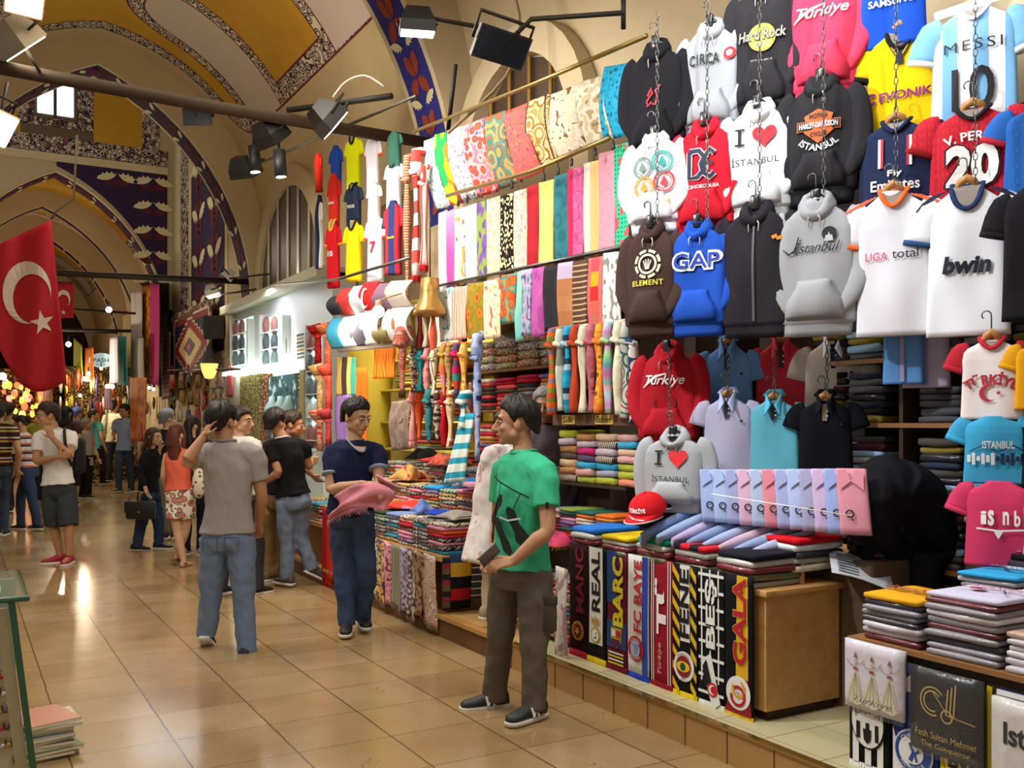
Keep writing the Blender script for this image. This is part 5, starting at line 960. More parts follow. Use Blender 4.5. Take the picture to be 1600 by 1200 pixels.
def t3(mb, f, f2, f3, w, H):
    rect(mb, Nv, f, 0, w * .5, 0, .3); rect(mb, Nv, f, 0, w, .4, H - .1); vt(mb, ink('#d8c81c'), f2, 'BARC', (w * .58, .23), .1, .4, .04); mb.poly([(w * .5 + x * .05, .5 + y * .06) for x, y in [(-1, -1), (1, -1), (.95, .3), (0, 1), (-.95, .3)]], ink('#c8a81c'), f2); mb.poly([(w * .5 + x * .042, .505 + y * .05) for x, y in [(-1, 0), (1, 0), (.9, .4), (0, 1), (-.9, .4)]], ink('#5a1c3a'), f3); rect(mb, Wt, f3, w * .5 - .04, w * .5 - .003, .452, .49); rect(mb, ink('#c81c2c'), f3, w * .5 + .003, w * .5 + .04, .452, .49)
    for k in range(4): rect(mb, (Wt, ink('#d8c81c'))[k % 2], f2, .02, w - .02, .58 + k * .02, .59 + k * .02)
def t4(mb, f, f2, f3, w, H):
    rect(mb, ink('#2444a0'), f, w * .74, w, 0, H); vt(mb, ink('#c02434'), f2, 'FC BAYE', (w * .55, .225), .075, .4, .03); mb.poly([(w * .45 + x, .52 + y) for x, y in disc(.072)], ink('#b82434'), f2); mb.poly([(w * .45 + x, .52 + y) for x, y in disc(.045)], ink('#a8b8d8'), f3); q = lambda s, a: mb.text(s, Wt, lambda x, y: f3(w * .45 + x, .52 - y), w=.09, h=.016, at=(0, .052 if a > 0 else -.052), arc=a); q('FC BAYERN', .056); q('MÜNCHEN', -.056)
    for k in range(3): stroke(mb, ink('#3a5aa8'), lambda a, b: f3(a, b), [(w * .45 - .03 + k * .02, .55), (w * .45 - .01 + k * .02, .49)], .008)
def t5(mb, f, f2, f3, w, H):
    for a in (.012, .03, w - .03, w - .012): rect(mb, Wt, f, a - .003, a + .003, 0, H)
    vt(mb, Wt, f2, 'TÜ', (w * .52, .23), .1, .34, .05); mb.text('Türkiye', ink('#c0b8b0'), lambda x, y: f2(w * .5 + x, .53 - y), w=.17, h=.04, rot=PI / 2, shear=.3)
def t6(mb, f, f2, f3, w, H):
    for k in range(9): mb.poly([(0, k * .085), (w * .3, k * .085 + .06), (w * .3, k * .085 + .1), (0, k * .085 + .04)], G_ if k % 1 == 0 else Bk, f); mb.poly([(w * .75, k * .085), (w, k * .085 + .05), (w, k * .085 + .09), (w * .75, k * .085 + .04)], G_, f) if k < 8 else 0
    rect(mb, Wt, f, w * .33, w * .72, 0, .4); vt(mb, Bk, f2, 'FENE', (w * .52, .2), .07, .36, .03); circ(mb, f2, f3, (w * .5, .53), .078, '#e4e0d8', '#8a1c2c'); f4 = lambda a, b: f3(a, b) + V((-.002, 0, 0)); mb.poly([(w * .5 + x, .53 + y * .55) for x, y in disc(.05)], ink('#e0c020'), f4); f5 = lambda a, b: f3(a, b) + V((-.004, 0, 0)); mb.poly([(w * .5 + x, .53 + y) for x, y in disc(.02)], ink('#1c4a34'), f5); mb.text('FENERBAHÇE', Bk, lambda x, y: f4(w * .5 + x, .53 - y), w=.1, h=.014, at=(0, .063), arc=.066); mb.text('1907', Bk, lambda x, y: f4(w * .5 + x, .53 - y), w=.03, at=(0, -.066))
def t7(mb, f, f2, f3, w, H):
    for k in range(8): rect(mb, Wt, f, 0, w, .02 + k * .085, .035 + k * .085)
    for k in range(3): rect(mb, Wt, f, .02 + k * .06, .03 + k * .06, 0, H - .1)
    vt(mb, Bk, f2, 'BEŞ', (w * .55, .22), .1, .37, .07); vt(mb, Wt, f3, 'BEŞ', (w * .55, .22), .085, .35, .035); mb.poly([(.02, .47), (w * .5, .42), (w - .02, .66), (w * .6, .7)], Wt, f2); mb.poly([(.04, .49), (w * .35, .455), (w * .55, .56), (w * .3, .6)], Bk, f3); mb.poly([(w * .6 + x, .6 + y) for x, y in disc(.036)], ink('#c81c2c'), f3); mb.poly([(w * .6 + x, .6 + y) for x, y in tr(crescent(.025, .02, .009))], Wt, lambda a, b: f3(a, b) + V((-.002, 0, 0)))
def t8(mb, f, f2, f3, w, H):
    mb.poly([(w * .45, 0), (w * .85, 0), (w * .85, .5), (w * .4, .5)], ink('#d8a81c'), f); mb.poly([(w * .4, .5), (w * .85, .5), (w, H), (0, H)], ink('#8a1424'), f); vt(mb, ink('#d8b01c'), f2, 'GALA', (w * .58, .22), .1, .44, .06); vt(mb, ink('#b01c2c'), f3, 'GALA', (w * .58, .22), .088, .425, .03); mb.poly([(w * .52 + x, .57 + y) for x, y in disc(.082)], Wt, f2); ringp(mb, ink('#b01c2c'), lambda a, b: f3(a, b), (w * .52, .585), .036, .052, -2.2, 3.3); ringp(mb, ink('#d8a02c'), lambda a, b: f3(a, b), (w * .54, .55), .03, .045, -1.2, 3.6); mb.text('1905', Bk, lambda x, y: f3(w * .52 + x, .57 - y), w=.025)
TEAM = [('dark red football scarf next to the green-shirted man', '#2a1016', t1, '#a82434'), ('white and black football scarf with crown crest and yellow fringe', '#18181c', t2, '#d8b81c'), ('claret and blue football scarf with big yellow letters', '#6a1c34', t3, '#7a1c34'), ('white football scarf with blue edge and round red badge', '#dcdad4', t4, '#2444b0'), ('deep red football scarf with white letters and thin white lines', '#8e1826', t5, '#8a1424'), ('yellow and black diagonally striped football scarf with round badge', '#18181a', t6, '#e0c020'), ('black football scarf crossed by white bars', '#161618', t7, '#d8d4cc'), ('black football scarf with gold band and red letters at the counter corner', '#141416', t8, '#e0b01c')]
for i, (l, c, dr, fr_) in enumerate(TEAM): team(i, l, cloth(c), dr, fr_, y1=CY1 - .02 - i * .2, X=CX - .045 - .004 * (i % 2), zb=.19 + .02 * (7 - i) / 7)
# folded polos in bags on the counter
GB = lambda c: mat(c, .24, spec=.45, bump=.5, bs=22, name='bagged_fabric')
def polo_pile(y, x, cols, desc, topc, topw, sx=.33, sy=.25, z0=CZ, rz=0, stripes=None, n=4):
    top = stripes or cloth(topc); w = ['olive', 'white', 'maroon', 'mustard', 'grey', 'navy']
    m = [(GB(cols[k % len(cols)]), ['grey bagged', 'olive bagged', 'maroon bagged', 'white bagged'][k % 4]) for k in range(n)] + [(top, topw)]
    z = stack((x, y, z0), sy, sx, .035, m, desc, 'folded_polo_shirt', 'polo shirt', 'polo shirts folded on the counter', rz=PI / 2 + rz, jit=.006)
    root = bpy.data.objects[-1] if 0 else None; mb = MB(); c = V((x + sx * .33, y, z)); 
    for s in (1, -1): mb.poly([c + V((.05, s * .005, .012)), c + V((.055, s * .09, .008)), c + V((-.03, s * .11, .004)), c + V((-.07, s * .02, .006))], top)
    return z
for i, (y, c, w, st) in enumerate(((4.84, '#2a7ad8', 'royal blue', None), (4.52, '#e0c01c', 'yellow', None), (4.18, '#1c9a70', 'emerald green', None), (3.86, None, 'red and navy striped', pat('u', ['#c81c28', '#1c1c2c'], (7, 1))), (3.53, '#1a1a26', 'navy black', None))):
    polo_pile(y, 3.46, ['#8a8a78', '#6a6a4c', '#7a3038', '#b8b8b0'], '%s pile at counter front' % w, c, w, stripes=st)
for i, (y, c, w, st, x) in enumerate(((3.98, None, 'black and white striped', pat('v', ['#16161c', '#16161c', '#e4e4e4'], (1, 11)), 3.74), (3.52, '#c8141c', 'bright red', None, 3.74))): polo_pile(y, x, ['#d8d4c4', '#a8a89c', '#3a3a4a', '#c8c8d0'], '%s pile at counter back' % w, c, w, stripes=st, z0=CZ + .06, n=4)
# loose collar flaps of the top polos are part of their cloth; shirts in clear bags
def bag_shirt(c, w, h, ax, up, col, label, group, mark=True):
    """a shirt folded in a clear bag: ax across, up along its length"""
    c, ax, up = V(c), V(ax).normalized(), V(up).normalized(); n = ax.cross(up).normalized(); root = thing('bagged_shirt', label, 'shirt', c, group); mb = MB()
    rings = []
    for t in (0, .1, .3, .6, .85, 1): d = .016 + .014 * math.sin(PI * min(1, t * 1.1)); rings.append([c + up * (t * h) + ax * (w / 2 * math.copysign(abs(math.cos(q)) ** .4, math.cos(q))) + n * (d * math.copysign(abs(math.sin(q)) ** .6, math.sin(q))) for q in (2 * PI * k / 14 for k in range(14))])
    m = cloth(col); mb.loft(rings, m); mb.build('folded_body', root); mb = MB(); f = lambda a, b, k=.034: c + ax * a + up * b + n * k
    for s in (1, -1): mb.poly([f(0, h * .8), f(s * w * .38, h * .66), f(s * w * .42, h * .95), f(s * .02, h * .98)], cloth(col))
    mb.build('collar', root)
    if mark: mb = MB(); ringp(mb, Bk, lambda a, b: f(a, b, .036), (-w * .12, h * .3), .013, .02); mb.poly([f(-w * .1 + x, h * .2 + y, .036) for x, y in ((0, 0), (.012, .0), (.008, .02))], ink('#2a3a5a')); mb.build('size_sticker', root)
    mb = MB(); 
    rings = [[p + (p - (c + up * ((p - c).dot(up)))) * .08 for p in r] for r in rings]; mb.loft(rings, plastic_mat()); mb.build('clear_bag', root)
BC = ['#9fb4e4', '#a8c0ea', '#a0a8d8', '#d8b0cc', '#b0c0e0', '#e08a98', '#a8b0e0', '#b4c4f0', '#a8a8cc', '#d0b4dc', '#9cb0e8', '#e094a4']; BW = ['sky blue', 'pale blue', 'periwinkle', 'pink lilac', 'pale blue', 'salmon pink', 'lavender', 'light blue', 'greyish lavender', 'lilac', 'cornflower blue', 'rose pink']
for i in range(12):
    u = 1110 + i * 20.0; d = 5.12 - i * .045; a = P(u + 8, 815 + i * 1.9, d); bag_shirt(a, .145, .28 + .004 * i, RT * .96 + FW * -.45, UP + FW * .25, BC[i], '%s bagged shirt, %s of the upright row behind the counter' % (BW[i], ('first', 'second', 'third', 'fourth', 'fifth', 'sixth', 'seventh', 'eighth', 'ninth', 'tenth', 'eleventh', 'last')[i]), 'bagged shirts standing in a row')
mb = MB(); mb.tube([P(1112, 772, 4.9), P(1330, 806, 4.36)], .003, WHITE, 5); tag(mb.build('string'), 'thin white string stretched across the upright bagged shirts', 'string')
for i in range(8):
    u0, v0 = 1012 + i * 24, 822 + i * 4; d = 5.28 - i * .06; a = P(u0 - 10, v0 + 22, d); b = P(u0 + 92, v0 - 28 + i * 2, d + .12)
    up = (b - a).normalized(); bag_shirt(a, .17, (b - a).length * .95, V((-.35, -.5, .35)), up, ['#7f9bd0', '#9fb4dc', '#c0b0d4', '#8aa0cc', '#a8b8e0', '#d0b0c4', '#98acd8', '#b4bce0'][i], '%s shirt in a clear bag, %s in the slanting row on the counter' % (['denim blue', 'pale blue', 'lilac', 'steel blue', 'light blue', 'pinkish', 'cornflower', 'lavender'][i], ('first', 'second', 'third', 'fourth', 'fifth', 'sixth', 'seventh', 'eighth')[i]), 'bagged shirts lying in a slanting row', mark=False)
root = thing('display_ledge', 'wooden ledge behind the counter carrying the upright bagged shirts', 'shelf', (4.0, 4.2, SZ)); mb = MB(); mb.b2((3.87, 3.36, SZ), (4.25, 4.9, .9), MWOOD); mb.build('body', root); mb = MB(); mb.b2((3.87, 3.4, .9), (4.25, 4.9, .93), LAM); mb.build('ledge_board', root)
# two caps
def cap(u, v, d, s, col, label, word, trim):
    a = P(u, v, d); root = thing('baseball_cap', label, 'cap', a, 'caps beside the bagged shirts'); R_ = Matrix.Translation(a) @ Matrix.Rotation(1.9, 4, 'Z') @ Matrix.Rotation(-.3, 4, 'X'); mb = MB()
    f = lambda th, ph: V((s * .09 * math.sin(th) * math.cos(ph), s * .1 * math.sin(th) * math.sin(ph), s * .085 * math.cos(th)))
    mb.grid(lambda a_, b_: f(b_ * PI / 2 * 1.02, a_ * 2 * PI), 24, 8, cloth(col)); mb.ball((0, 0, s * .086), .007, cloth(col), 8, 5); mb.build('crown', root, xf=R_); mb = MB()
    bf = lambda a_, b_: V((s * .088 * math.cos(PI * a_) * (1 - .1 * b_), s * (.09 * math.sin(PI * a_) + .075 * b_ * math.sin(PI * a_) ** .6), -.012 * b_ + .02 * s * (math.sin(PI * a_) - 1) * b_)); mb.sheet(bf, 16, 5, .004, cloth(col)); mb.tube([bf(k / 16, 1) for k in range(17)], .004, cloth(trim), 5); mb.build('brim', root, xf=R_)
    mb = MB(); mb.text(word, W_, lambda x, y: f(PI / 2 - .35 - y * 11 / s * .9, PI / 2 + x * 10.5 / s) * 1.03, w=.1 * s, h=.03 * s, bold=.04); mb.build('embroidered_lettering', root, xf=R_); mb = MB(); stroke(mb, W_, lambda x, y: bf(.5 + x, y) + V((0, 0, .006)), [(-.25, .3), (0, .5), (.22, .8)], .05); mb.build('brim_stripe', root, xf=R_)
cap(1012, 796, 5.28, 1.15, '#c81c24', 'red baseball cap with white TÜRKİYE lettering', 'TÜRKİYE', '#e0e0e0'); cap(1046, 776, 5.42, 1.1, '#17171c', 'black baseball cap with white edge behind the red cap', 'Türkiye', '#e8e8e8')
# ---- the t-shirt table in the near corner
TY1, TX = 2.80, 3.27
root = thing('display_table', 'low table of printed t-shirts in the near corner', 'table', (3.6, 2.2, SZ)); mb = MB(); mb.b2((TX + .02, .9, SZ), (4.0, TY1, .68), DWOOD); mb.build('cabinet', root); mb = MB(); mb.b2((TX - .01, .9, .68), (4.02, TY1 + .01, .70), MWOOD); mb.build('table_top', root)
def tee(x, y, cols, top, desc, deco=None, sx=.3, sy=.27, z0=.70, lab=None, h=.026):
    z = stack((x, y, z0), sy, sx, h, cols + [top], desc, 'folded_t_shirt', 't-shirt', 't-shirts folded on the near table', rz=PI / 2)
    if deco: o = COL.objects[-1]; mb = MB(); deco(mb, lambda a, b: V((x + b, y - a, z + .013))); mb.build('printed_motif', o) if 0 else _child(mb, o)
def _child(mb, o): c = mb.build('printed_motif'); c.parent = o; c.matrix_parent_inverse = (Matrix.Translation(o.location) @ o.rotation_euler.to_matrix().to_4x4()).inverted()
TW = [(GB('#b8b4bc'), 'pale grey bagged'), (GB('#6a3038'), 'maroon bagged'), (GB('#d0ccd4'), 'white bagged'), (GB('#3a3a40'), 'charcoal bagged'), (GB('#8a8890'), 'grey bagged')]
tw = lambda n: [TW[rnd.randrange(5)] for _ in range(n)]
txt = lambda s, c, w, h, sh=.2, at=(0, 0): (lambda mb, f: mb.text(s, ink(c), f, w=w, h=h, at=at, shear=sh, bold=.02))
tee(3.44, 2.62, tw(7), (cloth('#d8a01c'), 'mustard'), 'mustard pile at table corner', txt('istanbul', '#9a4a3c', .24, .09))
tee(3.44, 2.30, tw(9), (cloth('#c8c4dc'), 'lilac'), 'lilac pile at table front', lambda mb, f: (mb.text('ISTANBUL', ink('#b83a44'), f, w=.22, h=.05, at=(.02, .06)), stroke(mb, ink('#3a3a54'), f, [(-.1, -.03), (-.05, .02), (0, -.02), (.06, .03), (.11, -.04)], .008), mb.poly(tr(disc(.03), (-.03, .0)), ink('#b8606a'), f)), sy=.3)
tee(3.44, 1.98, tw(5), (GB('#b89a8a'), 'printed bagged'), 'low printed pile at table front')
tee(3.74, 2.58, tw(5), (cloth('#1c1e2c'), 'navy'), 'navy pile behind mustard one', txt('İstanbul', '#e4e4dc', .26, .12, .35))
def flagp(mb, f): mb.poly(tr(crescent(.11, .09, .04), (-.05, 0)), W_, f); mb.poly(tr(star(.05), (.09, 0), 1, 1.2), W_, f)
tee(3.72, 2.22, tw(7), (cloth('#c01820'), 'red flag'), 'red pile with white crescent', flagp, sy=.3)
tee(3.98, 2.56, tw(9), (cloth('#35a0d8'), 'sky blue'), 'sky blue pile at table back', lambda mb, f: (mb.text('ISTANBUL', ink('#a8d0e0'), f, w=.2, h=.05, at=(0, .06)), stroke(mb, ink('#1c3a5c'), f, [(-.1, -.02), (-.03, .02), (.03, -.03), (.1, .01)], .02)), sx=.28)
tee(3.98, 2.26, tw(8), (cloth('#c0bcd4'), 'pale lilac'), 'pale lilac pile at table back', sx=.28)
def scr(mb, f):
    for k in range(9):
        for j in range(3): stroke(mb, W_, f, [(-.12 + j * .085 + (k % 2) * .02, -.12 + k * .03), (-.06 + j * .085 + (k % 3) * .01, -.115 + k * .03)], .009)
tee(4.2, 2.5, tw(10), (cloth('#17171a'), 'black'), 'black scribble-printed pile at very back', scr, sx=.26, z0=.74, sy=.32)
tee(4.2, 2.16, tw(10), (cloth('#b81c24'), 'dark red'), 'dark red pile at very back', sx=.26, z0=.74)
# bagged t-shirts hanging on the table front and the scarves under them
def hang_tee(y1, w, zt, zb, col, label, deco, X=TX - .035):
    root = thing('bagged_t_shirt', label, 't-shirt', (X, y1 - w / 2, zb), 'bagged t-shirts on the table front'); mb = MB(); f = lambda a, b, k=0: V((X - k - .008 * math.sin(a * 9), y1 - a, zt - b)); mb.sheet(lambda a, b: f(a * w, b * (zt - zb)), 6, 6, .02, GB(col)); mb.build('folded_body', root)
    mb = MB(); deco(mb, lambda a, b: f(a, b, .0125), lambda a, b: f(a, b, .015), w, zt - zb); mb.build('printed_motif', root); mb = MB(); mb.sheet(lambda a, b: f(a * (w + .01) - .005, b * (zt - zb + .02) - .005, .018), 6, 6, .002, plastic_mat()); mb.build('clear_bag', root)
def dervish(mb, f, f2, w, H):
    for k, x in enumerate((.06, w * .5, w - .06)):
        y = .12; mb.poly([(x - .005, y), (x + .012, y + .015), (x + .04, y + .13), (x + .01, y + .145), (x - .04, y + .135), (x - .05, y + .11)], ink('#d8d0b0'), f)
        for j in range(4): stroke(mb, ink('#8a7a5a'), f2, [(x, y + .01), (x - .04 + j * .025, y + .135)], .002)
        mb.poly([(x - .012, y), (x + .012, y), (x + .01, y - .012), (x - .01, y - .012)], ink('#a8303c'), f2); mb.poly([(x - .01, y - .05), (x + .0, y - .075), (x + .01, y - .05)], ink('#8a5a3a'), f2); mb.poly([(x + a, y - .035 + b) for a, b in disc(.009, 10)], ink('#d8b090'), f)
        stroke(mb, ink('#9a8a6a'), f2, [(x - .05, y - .04), (x - .025, y - .015), (x, y - .02), (x + .03, y - .03), (x + .05, y - .05)], .003)
    mb.text('Türkiye', ink('#5a5460'), lambda a, b: f(w * .5 + a, H - .04 - b), w=.19, h=.035, shear=.4)
def sultan(mb, f, f2, w, H):
    g = ink('#b89a4c'); 
    for k in range(3): stroke(mb, g, f, [(w * .55 + k * .016, .06 - k * .012), (w * .52 + k * .016, .16)], .006)
    for r_ in (.05, .035): ringp(mb, g, f, (w * .33, .12), r_, r_ + .006, 1.2, 5.6)
    stroke(mb, g, f, [(w * .33, .08), (w * .55, .16), (w * .9, .17)], .004); ringp(mb, g, f, (w * .53, .165), .02, .026); mb.text('Fatih Sultan Mehmet', g, lambda a, b: f(w * .5 + a, .25 - b), w=.26, h=.026); mb.text('The Conqueror', g, lambda a, b: f(w * .5 + a, .29 - b), w=.21, h=.026)
hang_tee(2.79, .29, .70, .42, '#dad4e0', 'bagged white t-shirt printed with three whirling dervishes', dervish); hang_tee(2.47, .31, .66, .34, '#0c0b0a', 'bagged black t-shirt with gold calligraphy and lettering', sultan); hang_tee(2.13, .34, .62, .28, '#dcd8d4', 'bagged white t-shirt lettered Istanbul in black brush', lambda mb, f, f2, w, H: mb.text('Istanbul', Bk, lambda a, b: f(w * .55 + a, .12 - b), w=.28, h=.08, bold=.03))
def s1(mb, f, f2, f3, w, H):
    for k in range(3): rect(mb, Wt, f, .02 + k * .06, .05 + k * .06, 0, H)
    mb.poly([(w * .5 + x * .085, .27 + y * .115) for x, y in disc(1)], Bk, f2); mb.poly([(w * .5 + x * .077, .27 + y * .107) for x, y in disc(1)], Wt, f3); f4 = lambda a, b: f3(a, b) + V((-.002, 0, 0))
    for k in (-1, 0, 1): rect(mb, Bk, f4, w * .5 + k * .045 - .009, w * .5 + k * .045 + .009, .275, .345)
    mb.text('JUVENTUS', Bk, lambda a, b: f4(w * .5 + a, .23 - b), w=.13, h=.028, bold=.02, arc=.16); mb.poly([(w * .5 + x * .02, .33 + y * .03) for x, y in [(-1, -1), (1, -1), (.8, .5), (0, 1), (-.8, .5)]], Bk, lambda a, b: f4(a, b) + V((-.002, 0, 0)))
    for s in (-.04, .04): mb.poly([(w * .5 + s + x, .14 - y) for x, y in star(.022)], ink('#a8843c'), f2)
def s2(mb, f, f2, f3, w, H):
    mb.poly([(0, .1), (w * .55, .1), (w, .3), (w, 0), (w * .6, 0)], Wt, f); mb.poly([(0, .25), (w * .5, .6), (0, .6)], Wt, f); circ(mb, f2, f3, (w * .48, .33), .088, '#d8d8d8', '#e4e4e4'); mb.poly([(w * .48 + x, .33 + y) for x, y in disc(.08)], ink('#2c4a94'), lambda a, b: f3(a, b)); f4 = lambda a, b: f3(a, b) + V((-.002, 0, 0)); mb.poly([(w * .48 + x, .33 + y) for x, y in disc(.048)], Wt, f4); f5 = lambda a, b: f3(a, b) + V((-.004, 0, 0))
    stroke(mb, ink('#2c4a94'), f5, [(w * .48 - .01, .365), (w * .48 + .005, .33), (w * .48 - .01, .3), (w * .48 + .02, .295)], .016); stroke(mb, ink('#2c4a94'), f5, [(w * .48 + .02, .365), (w * .48 + .01, .335), (w * .48 + .03, .32)], .01)
    for s, a in (('CHELSEA', .063), ('FOOTBALL CLUB', -.063)): mb.text(s, Wt, lambda x, y: f4(w * .48 + x, .33 - y), w=.11, h=.018, at=(0, a), arc=a)
def s3(mb, f, f2, f3, w, H):
    rect(mb, Bk, f, .02, w * .5, .08, .12); rect(mb, Bk, f, w * .5, w - .02, .1, .13); mb.poly([(w * .5 + x, .31 + y) for x, y in disc(.092)], Bk, f); mb.poly([(w * .5 + x, .31 + y) for x, y in disc(.086)], ink('#e0cc1c'), f2); mb.text('BVB', Bk, lambda a, b: f3(w * .5 + a, .31 - b), w=.13, h=.06, bold=.05)
def s4(mb, f, f2, f3, w, H):
    rect(mb, Wt, f, 0, w, 0, .02); ringp(mb, Wt, f, (w * .6, .3), .08, .088); ringp(mb, Wt, f, (w * .6, .3), .06, .066); mb.text('S', Wt, lambda a, b: f2(w * .6 + a, .3 - b), h=.085, bold=.06)
for i, (y1, l, c, dr, fr_, w) in enumerate(((2.79, 'black and white striped football scarf with an oval crest', '#141416', s1, '#e0e0e0', .2), (2.57, 'blue and white football scarf with a round lion badge', '#24408c', s2, '#24408c', .2), (2.36, 'yellow football scarf with a round black-lettered badge', '#d8c41c', s3, '#d8c41c', .21), (2.13, 'royal blue football scarf with a white ringed letter S', '#24468c', s4, '#d8d8d8', .22))): team(i, l, cloth(c), dr, fr_, X=TX - .012, y1=y1, zt=.64, zb=.19, w=w, grp='football scarves under the bagged t-shirts')
# newspaper and clutter by the gap
nw = P(1345, 890, 4.75); mb = MB(); fr = frame(nw, (RT * .9 + UP * -.25 - FW * .2).normalized(), (FW * .8 + UP * .35 + RT * .2).normalized()); mb.sheet(lambda a, b: fr((a - .5) * .3, (b - .5) * .22, .01 * math.sin(a * 4)), 6, 4, .004, mat('#c8ccd4', .8)); root = thing('newspaper', 'folded newspaper lying on the box in the gap between the counters', 'newspaper', nw); mb.build('sheets', root)
mb = MB(); 
for k in range(7): rect(mb, ink('#5a6470'), lambda a, b: fr(a, b, .014), -.12 + .0, -.02, -.09 + k * .026, -.08 + k * .026)
mb.text('25', ink('#2a4a8a'), lambda a, b: fr(a, b, .014), w=.07, at=(.07, .0)); mb.build('newsprint', root)
mb = MB(); mb.box(P(1350, 935, 4.9), (.3, .34, .42), mat('#5a4630', .8), r=.02); tag(mb.build('cardboard_box'), 'brown box under the newspaper in the gap', 'box')
# ---- wooden shelving behind the shirts
root = thing('shelf_unit', 'dark wooden shelving packed with dark folded shirts behind the hoodies', 'shelves', (4.45, 3.3, SZ))
mb = MB(); mb.b2((4.6, 1.0, SZ), (4.65, 6.0, 3.2), DWOOD); mb.build('back_panel', root)
for z in (.5, .86, 1.25, 1.6, 1.95): mb = MB(); mb.b2((4.3, 1.0, z - .025), (4.62, 4.7, z), MWOOD); mb.build('shelf_board', root)
for y in (1.5, 3.36, 4.7): mb = MB(); mb.b2((4.31, y - .012, SZ), (4.62, y + .012, 2.4), DWOOD); mb.build('upright', root)
DK = [(cloth('#24242c'), 'black'), (cloth('#4a2028'), 'dark maroon'), (cloth('#2c3446'), 'navy'), (cloth('#5a5a60'), 'grey'), (GB('#303038'), 'black bagged'), (cloth('#8ab0d0'), 'pale blue'), (cloth('#a8a8ac'), 'light grey'), (cloth('#4a4640'), 'taupe'), (cloth('#8a7a30'), 'olive yellow')]
for zi, z in enumerate((.5, .86, 1.25, 1.6, 1.95)):
    for yi, y in enumerate((3.86, 3.6, 3.14, 2.88, 2.62)):
        g = zi == 3 and yi == 2; n = 5 if z > 1.9 else 7
        stack((4.46, y, z), .23, .28, .042, [((cloth('#4c4c54'), 'mid grey') if g else DK[rnd.randrange(len(DK))]) for _ in range(n if not g else 5)], '%s shelf, %s pile' % (('bottom', 'second', 'third', 'fourth', 'top')[zi], ('first left', 'second left', 'first right', 'second right', 'third right')[yi] if 0 else ('far end', 'second', 'middle', 'fourth', 'near end')[yi]), 'folded_shirt', 'shirt', 'dark shirts folded on the shelving', rz=PI / 2)
# fluorescent tube over the jerseys
mb = MB(); tag(mb.tube([P(1462, 26, 4.75), P(1600, -20, 4.45)], .02, mat('#f4f6ff', .4, em=6), 8).build('fluorescent_tube'), 'bright fluorescent tube behind the number 10 jersey', 'lamp')
# ---- cashmere cabinet
root = thing('scarf_cabinet', 'dark cabinet with a sign board reading Silk and Cashmere', 'cabinet', (3.85, 5.3, SZ))
mb = MB(); mb.b2((3.55, 5.02, SZ), (4.26, 5.72, .62), DWOOD); mb.build('base', root); mb = MB(); mb.b2((3.68, 4.93, 1.17), (4.26, 5.74, 1.19), DWOOD); mb.build('shelf_board', root); mb = MB(); mb.b2((3.66, 4.72, 1.585), (3.72, 5.76, 1.66), mat('#6a4a34', .6)); mb.build('sign_board', root); mb = MB(); mb.b2((4.26, 4.93, SZ), (4.29, 5.9, 2.2), DWOOD); mb.build('back_panel', root)
for y, w, s in ((5.55, .16, 'Silk'), (5.13, .2, 'Cashmere')): mb = MB(); mb.b2((3.652, y - w / 2, 1.592), (3.66, y + w / 2, 1.655), mat('#d8b85c', .7)); mb.text(s, Bk, lambda a, b: V((3.649, y - a, 1.624 + b)), w=w * .8, h=.042, shear=.1); mb.build('name_card', root)
CS = [(cloth('#c02a6c'), 'magenta'), (cloth('#d0b090'), 'sand'), (cloth('#3aa0c8'), 'sky blue'), (cloth('#5a4a44'), 'umber'), (cloth('#b08050'), 'caramel'), (cloth('#d8826a'), 'salmon'), (cloth('#a8b03c'), 'lime'), (cloth('#5a4a6a'), 'aubergine'), pv('#5a5a7a', '#c0c0d0', 'lilac checked', 'v', (20, 40)), pv('#4a3a34', '#c8b8a8', 'brown plaid', 'u', (24, 20)), pv('#e0c8b8', '#a03a4c', 'rose striped', 'v', (20, 40)), (cloth('#b8a8b8'), 'mauve')]
for i, y in enumerate((5.62, 5.4, 5.17, 4.93)): stack((3.82, y, 1.19), .2, .26, .052, [CS[rnd.randrange(12)] for _ in range(7)], '%s pile under Silk and Cashmere cards' % ('first', 'second', 'third', 'last')[i], 'folded_pashmina', 'pashmina', 'cashmere shawls on the shelf', rz=PI / 2)
CB = [(cloth('#d86a2c'), 'orange'), (cloth('#b02a4c'), 'crimson'), (cloth('#d8a8b0'), 'blush'), (cloth('#3a4a7a'), 'indigo'), (cloth('#e0d4c4'), 'ivory'), (cloth('#a83a34'), 'brick'), (cloth('#2a6a5c'), 'bottle green'), (cloth('#6a3a5a'), 'plum'), (cloth('#d88a3c'), 'amber'), (cloth('#8a6aa0'), 'violet')]
for i, (y, t) in enumerate(((5.64, (cloth('#c8b8d0'), 'lavender')), (5.45, (cloth('#8aa04c'), 'moss')), (5.25, (cloth('#2a6a60'), 'teal')), (5.02, (cloth('#d8702c'), 'orange')))): stack((3.72, y, .76), .185, .28, .022, [CB[rnd.randrange(10)] for _ in range(11)] + [t], '%s pile on cabinet counter' % t[1], 'folded_pashmina', 'pashmina', 'shawls on the cabinet counter', rz=PI / 2)
mb = MB(); mb.b2((3.55, 5.03, .62), (3.9, 5.72, .76), DWOOD); tag(mb.build('wooden_crate'), 'dark plinth under the shawl piles of the cabinet', 'plinth')
for i, y in enumerate((5.62, 5.4, 5.16)): stack((3.46, y, .2), .2, .22, .03, pick(14), 'low pile %s from green-shirted man' % ('first', 'second', 'third')[i], 'folded_pashmina', 'pashmina', 'patterned shawls low beside the cabinet', rz=PI / 2)
